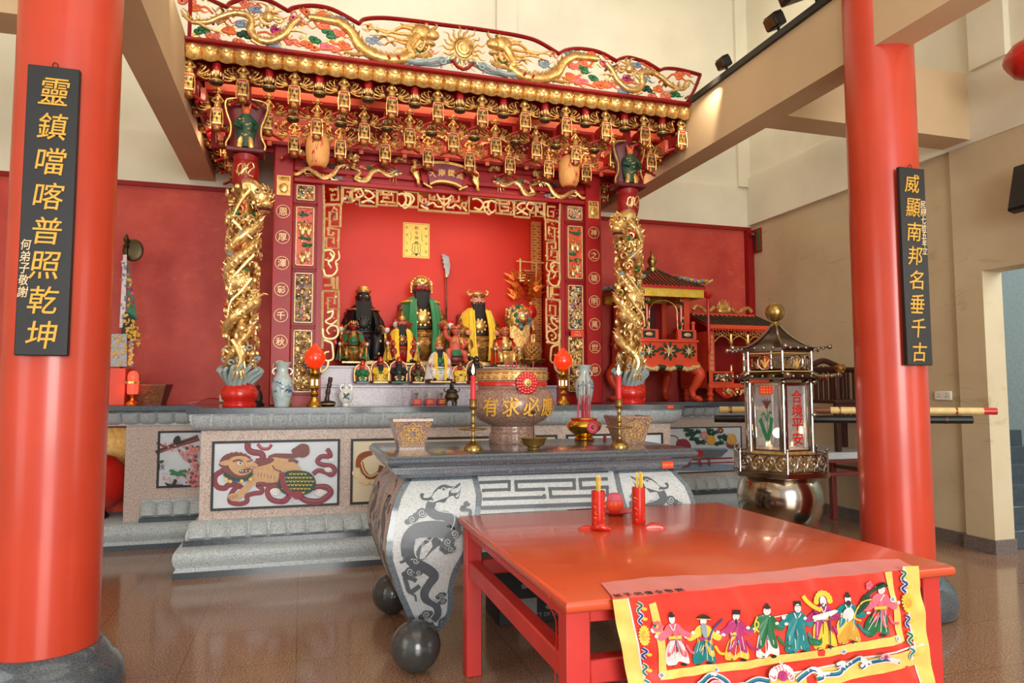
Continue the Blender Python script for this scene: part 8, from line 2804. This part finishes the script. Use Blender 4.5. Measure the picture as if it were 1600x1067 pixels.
m = MB().mat('vermilion').box(SXa, SXa + .36, SY_ - .002, SY_ + .04, zt1 + .05, zt1 + .2).mat('black').box(SXa + .06, SXa + .33, SY_ - .006, SY_ - .002, zt1 + .07, zt1 + .18)
carve(m, SXa + .08, SXa + .31, zt1 + .085, zt1 + .165, SY_ - .006, 34, ['gold_pale', 'gold', 'coral'], .9)
m.mat('vermilion').box(SXb - .36, SXb, SY_ - .002, SY_ + .04, zt1 + .05, zt1 + .2)
m.mat('gold').lathe([(.012, 0), (.02, .03), (.014, .06), (.022, .08), (.0, .1)], (SXa + .34, SY_ + .02, zt1 + .2), 8)
m.build('front_rail', None, t)
m = MB()
for i, ch in enumerate('神光普照萬世香'):
    m.text(ch, (SXa + .045, SY_ - .001, zt2 - .08 - i * (zt2 - zt1 - .28) / 6.6), (1, 0, 0), (0, 0, 1), .055, .003, .006)
m.build('post_characters', 'gold_pale', t, 0)
m = MB().mat('vermilion')
zb_ = zt2 - .02
for k in range(22):
    x = SXa - .04 + (SXb - SXa + .08) * (k + .5) / 22
    m.poly([(x - .02, SY_ - .08, zt2 + .05), (x + .02, SY_ - .08, zt2 + .05), (x + .02, SY_ - .08, zt2 + .015), (x, SY_ - .08, zt2 - .01), (x - .02, SY_ - .08, zt2 + .015)], (0, .01, 0))
m.mat('gold')
for a, b in ((.0, .33), (.33, .67), (.67, 1.0)):
    x0, x1 = SXa + .08 + (SXb - SXa - .16) * a, SXa + .08 + (SXb - SXa - .16) * b
    m.tube([(x0 + (x1 - x0) * k / 8, SY_ - .01, zb_ - .12 + .08 * math.sin(PI * k / 8)) for k in range(9)], .010, 6)
    for k in range(7):
        q = Vector((x0 + (x1 - x0) * (k + .5) / 7, SY_ - .01, zb_ - .03 + .02 * (k % 2)))
        m.tube([q + Vector((.03 * math.cos(j * .9) * (1 - j / 9), 0, .03 * math.sin(j * .9) * (1 - j / 9))) for j in range(7)], .006, 5)
    if a > 0: m.lathe([(.0, -.2), (.022, -.18), (.012, -.16), (.03, -.13), (.018, -.09), (.024, -.02)], (x0, SY_ - .01, zb_), 8)
m.build('fretted_valance', None, t)
zr_ = zt4 + .02
m = MB().mat('red_lacquer')
ys = (SY_ - .12, (SY_ + SYB) / 2, SYB + .04)
m.poly([(SXa - .08, ys[0], zt2 + .06), (SXb + .08, ys[0], zt2 + .06), (SXb + .02, ys[1], zr_), (SXa - .02, ys[1], zr_)], (0, 0, -.03))
m.poly([(SXa - .02, ys[1], zr_), (SXb + .02, ys[1], zr_), (SXb + .08, ys[2], zt2 + .06), (SXa - .08, ys[2], zt2 + .06)], (0, 0, -.03))
m.mat('vermilion').box(SXa - .08, SXb + .08, ys[0] - .01, ys[0] + .01, zt2 + .02, zt2 + .07)
o = m.build('roof', None, t)
m = MB()
for k in range(15):
    x = SXa - .05 + (SXb - SXa + .10) * k / 14
    m.tube([(x, ys[0], zt2 + .065), (x, ys[1] - .02, zr_ + .005)], .015, 6)
m.build('roof_tile_rib', 'tile_green', o)
m = MB().mat('vermilion').box(SXa - .02, SXb + .02, ys[1] - .03, ys[1] + .03, zr_ - .01, zr_ + .03)
xm_ = (SXa + SXb) / 2
m.mat('gold')
for s in (-1, 1):
    m.tube([(xm_ + s * .45, ys[1], zr_ + .07), (xm_ + s * .40, ys[1], zr_ + .12), (xm_ + s * .32, ys[1], zr_ + .10), (xm_ + s * .24, ys[1], zr_ + .05), (xm_ + s * .17, ys[1], zr_ + .08), (xm_ + s * .13, ys[1], zr_ + .12)], .026, 7, True, False, 4)
for k in range(11):
    a = PI * k / 10
    m.tube([(xm_ + .05 * math.cos(a), ys[1], zr_ + .05 + .05 * math.sin(a)), (xm_ + .10 * math.cos(a), ys[1] - .02, zr_ + .08 + .09 * math.sin(a)), (xm_ + .12 * math.cos(a) + .02, ys[1], zr_ + .08 + .15 * math.sin(a))], lambda q: .02 * (1 - q) + .004, 6)
m.ball((xm_, ys[1] - .01, zr_ + .07), (.1, .03, .05), 12)
m.build('ridge_dragon', None, o)

# ------------------------------------------------------------------ bench, armchair, carrying poles
zT = .85
t = thing('stone_top_bench', 'low table with grey stone top and reddish wooden legs under the dark armchair', 'bench', (5.5, 6.5, 0))
MB().box(5.02, 6.08, 6.1, 6.95, zT - .07, zT, .008).build('stone_top', 'granite_pale', t)
for x in (5.10, 5.95):
    for y in (6.15, 6.84): MB().box(x, x + .065, y, y + .065, 0, zT - .1, .005).build('leg', 'red_wood', t)
MB().box(5.05, 6.05, 6.12, 6.93, zT - .105, zT - .07, .004).build('frame', 'red_wood', t)
for y in (6.165, 6.855): MB().box(5.165, 5.95, y, y + .035, .60, .64, .004).build('stretcher', 'red_wood', t)
for x in (5.115, 5.965): MB().box(x, x + .035, 6.215, 6.84, .60, .64, .004).build('stretcher', 'red_wood', t)
cx0, cx1, cy0, cy1 = 5.46, 6.04, 6.18, 6.72
t = thing('armchair', 'dark wooden armchair with gold carved arm ends standing on the stone-topped bench', 'chair', ((cx0 + cx1) / 2, (cy0 + cy1) / 2, zT))
zs = zT + .55
for x in (cx0, cx1 - .055):
    MB().box(x, x + .055, cy0, cy0 + .055, zT, zs - .04, .005).build('leg', 'dark_wood', t)
    MB().box(x, x + .055, cy1 - .055, cy1, zT, zs + .36, .005).build('leg', 'dark_wood', t)
MB().box(cx0 - .02, cx1 + .02, cy0 - .02, cy1, zs - .04, zs, .008).build('seat', 'dark_wood', t)
m = MB().mat('dark_wood').box(cx0 + .055, cx1 - .055, cy0 + .005, cy0 + .03, zs - .22, zs - .04)
random.seed(23)
for k in range(7):
    q = Vector((cx0 + .12 + .07 * k, cy0 + .003, zs - .13))
    m.mat('gold').tube([q + Vector((.034 * math.cos(j * .9) * (1 - j / 12), 0, .045 * math.sin(j * .9) * (1 - j / 12))) for j in range(9)], .006, 5)
m.build('carved_apron', None, t)
for x in (cx0, cx1 - .055):
    m = MB().mat('dark_wood').box(x, x + .055, cy0 + .0, cy0 + .05, zs, zs + .30, .005)
    m.tube([(x + .028, cy1 - .03, zs + .34), (x + .028, (cy0 + cy1) / 2, zs + .33), (x + .028, cy0, zs + .33)], .032, 8, True, False, 4)
    for k in range(5): m.box(x + .018, x + .038, cy0 + .1 + .08 * k, cy0 + .12 + .08 * k, zs, zs + .31)
    m.mat('gold_dark').ball((x + .028, cy0 - .03, zs + .335), (.05, .06, .045), 10)
    for k in range(7): m.ball((x + .028 + .04 * math.cos(k), cy0 - .05 - .015 * (k % 2), zs + .335 + .035 * math.sin(k)), .016, 6)
    m.build('arm', None, t)
m = MB().mat('dark_wood').tube([(cx0, cy1 - .03, zs + .34), (cx0 + .15, cy1 - .03, zs + .40), ((cx0 + cx1) / 2, cy1 - .03, zs + .44), (cx1 - .15, cy1 - .03, zs + .40), (cx1, cy1 - .03, zs + .34)], .034, 8, True, False, 5)
for k in range(7): m.box(cx0 + .1 + .07 * k, cx0 + .125 + .07 * k, cy1 - .04, cy1 - .02, zs, zs + .38)
m.mat('gold_dark').ball((cx0 + .16, cy1 - .06, zs + .26), (.09, .03, .05), 10).mat('red_lacquer').ball((cx0 + .27, cy1 - .07, zs + .25), (.035, .02, .05), 8)
m.build('backrest', None, t)


def pole(p, q, r, name, label, main, bands):
    p, q = Vector(p), Vector(q)
    t = thing(name, label, 'pole', p)
    MB().tube([p, p.lerp(q, .25), p.lerp(q, .5), p.lerp(q, .75), q], r, 16).build('shaft', main, t)
    for k0, k1, c in bands:
        MB().tube([p.lerp(q, k0), p.lerp(q, k1)], r * 1.04 + .001, 16).build('band', c, t)


pa, pb = at(1124, 640, 5.95), at(1557, 642.5, 4.76)
pole(pa, pb, .030, 'bamboo_pole', 'long bamboo carrying pole with red bands sticking out past the column', 'brown_wood', ((0, .19, 'bamboo'), (.035, .05, 'red_lacquer'), (.10, .105, 'red_lacquer'), (.17, .20, 'red_lacquer'), (.42, .55, 'bamboo'), (.45, .458, 'red_lacquer'), (.51, .52, 'red_lacquer'), (.72, .755, 'red_lacquer'), (.755, .955, 'bamboo'), (.86, .868, 'red_lacquer'), (.955, 1, 'red_lacquer')))
pa2, pb2 = at(1116, 651, 5.99), at(1519, 652, 4.86)
pole(pa2 + Vector((0, 0, -.02)), pb2 + Vector((0, 0, -.022)), .035, 'dark_pole', 'thick dark pole lying just under the bamboo pole', 'black_metal', ((.1, .11, 'dark_wood'), (.9, .91, 'dark_wood')))
for k, lab in ((.32, 'added dark wooden stand holding the poles, hidden behind the pagoda lantern'), (.66, 'added dark wooden stand holding the poles, hidden behind the round column')):  # added props, out of view, so the poles do not float
    c = pa2.lerp(pb2, k)
    u = (pb2 - pa2).normalized()
    v = Vector((-u.y, u.x, 0))
    t = thing('added_trestle', lab, 'added_trestle', (c.x, c.y, 0), 'added pole trestles')
    MB().obox((c.x, c.y, c.z - .08), (.05, .26, .05), Matrix((u, v, Vector((0, 0, 1)))).transposed(), .004).build('bearer', 'dark_wood', t)
    for s in (-1, 1): MB().tube([Vector((c.x, c.y, c.z - .1)) + v * s * .09, Vector((c.x, c.y, 0)) + v * s * .2], .022, 8).build('leg', 'dark_wood', t)
# ------------------------------------------------------------------ things on the left wing of the altar
random.seed(41)
x, y = at(238, 625, 7.86).x, 7.9
planter(x + .0, y, Z1, .30, .20, .21, 'square stone planter beside the small red oil lamp', R(-4), 'square granite planters', 'brown_wood', 'ink', 'gold_dark')
x, y = at(207, 600, 7.72).x, 7.74
t = thing('red_oil_lamp', 'small glowing red glass oil lamp between the red box and the stone planter', 'lamp', (x, y, Z1))
MB().lathe([(.06, 0), (.062, .01), (.05, .03), (.022, .05), (.018, .08), (.03, .1), (.05, .11)], (x, y, Z1), 20).build('foot', 'copper_foil', t)
MB().lathe([(.045, .11), (.05, .13), (.05, .2), (.055, .215)], (x, y, Z1), 20).build('lower_glass', 'red_glow', t)
MB().lathe([(.055, .212), (.075, .216), (.075, .236), (.055, .24)], (x, y, Z1), 20, lobes=10, amp=.05).build('collar', 'gold', t)
MB().lathe([(.045, .24), (.05, .26), (.048, .30), (.035, .33), (.0, .345)], (x, y, Z1), 20).build('upper_glass', 'red_glow', t)
lamp('red_oil_lamp_light', 'POINT', (x, y - .14, Z1 + .2), 1.0, (1, .12, .06), .05)
bx0, bx1 = at(150, 600, 7.8).x, at(195.5, 600, 7.8).x
zt5 = at(180, 575, 7.8).z
tag(MB().box(bx0, bx1, 7.8, 8.2, Z1, zt5, .004).build('red_chest', 'vermilion'), 'plain red wooden chest half hidden by the near column', 'chest')
t = thing('banner_stand', 'bundle of embroidered banners hanging from a staff on the red chest', 'banner', (at(197, 570, 8.0).x, 8.0, zt5))
p = at(197, 385, 8.0)
sx = p.x
MB().tube([(sx, 8.0, zt5), (sx, 8.0, p.z + .02)], .014, 8).lathe([(.0, .16), (.02, .12), (.03, .09), (.012, .05), (.03, .03), (.016, 0)], (sx, 8.0, p.z - .02), 10).build('staff', 'bronze', t)
MB().ball((sx + .06, 8.03, p.z - .03), (.10, .02, .12), 18).build('axe_disc', 'bronze', t)
Q = lambda zx, zy, y: at(160 + zx / 3.95, 370 + zy / 3.95, y)


def flag(name, poly_, y, cols):
    m = MB().mat(cols[0])
    P = [Q(a, b, y) for a, b in poly_]
    n = len(P)
    m.poly(P, (0, .02, 0))
    xs = [v.x for v in P]; zs_ = [v.z for v in P]
    for k in range(26):
        u, v = random.random(), random.random()
        a = P[0] + (P[1] - P[0]) * u
        b = P[-1] + (P[-2] - P[-1]) * u
        c = a + (b - a) * (.08 + .84 * v)
        m.mat(random.choice(cols[1:])).ball((c.x, y - .003, c.z), (random.uniform(.008, .02), .006, random.uniform(.008, .022)), 6, None, 4)
    m.build(name, None, t)


flag('white_banner', [(128, 110), (150, 110), (140, 560), (105, 560)], 7.95, ['thread_white', 'blue_grey', 'thread_white'])
flag('green_banner', [(150, 160), (160, 160), (215, 520), (150, 480)], 7.97, ['green_silk', 'yellow', 'pink', 'magenta'])
flag('black_banner', [(140, 460), (200, 500), (165, 640), (110, 640)], 7.92, ['black_silk', 'yellow', 'gold_paint'])
flag('grey_embroidered_panel', [(50, 600), (150, 600), (150, 800), (50, 800)], 7.88, ['granite_grey', 'gold_paint', 'yellow', 'gold_paint'])
flag('narrow_grey_panel', [(165, 640), (190, 640), (188, 800), (162, 800)], 7.9, ['blue_grey', 'gold_paint'])
flag('gold_panel', [(175, 540), (205, 540), (205, 640), (172, 640)], 7.89, ['gold_paint', 'yellow', 'gold_dark'])
flag('green_tassel', [(205, 545), (215, 545), (235, 685), (210, 680)], 7.93, ['green', 'yellow', 'coral'])
# niche in the wing: a big red round lantern and a gold sheet
c = at(150, 745, 7.95)
t = thing('round_red_lantern', 'big round red lantern set in the niche beside the near column', 'lantern', (c.x, 7.95, .25))
MB().lathe([(.06, -.28), (.17, -.25), (.27, -.15), (.31, 0), (.27, .15), (.17, .25), (.06, .28)], (c.x, 7.95, .245 + .36), 36, lobes=18, amp=.012).build('shade', 'red_lacquer', t)
MB().lathe([(.12, 0), (.13, .02), (.10, .06), (.09, .085)], (c.x, 7.95, .246), 24).build('stand', 'black', t)
MB().lathe([(.10, .57), (.10, .60), (.06, .64)], (c.x, 7.95, .246), 20).build('cap', 'gold', t)
g0, g1 = at(165, 701, 8.15), at(188, 726, 8.15)
tag(MB().mat('gold_paint').box(-2.1, -1.66, 8.28, 8.30, .75, 1.12).build('gold_sheet', None), 'gold foil sheet leaning in the niche behind the round red lantern', 'sheet')
lamp('niche_glow', 'POINT', (-2.0, 7.75, .8), 1.5, (1, .25, .12), .08)
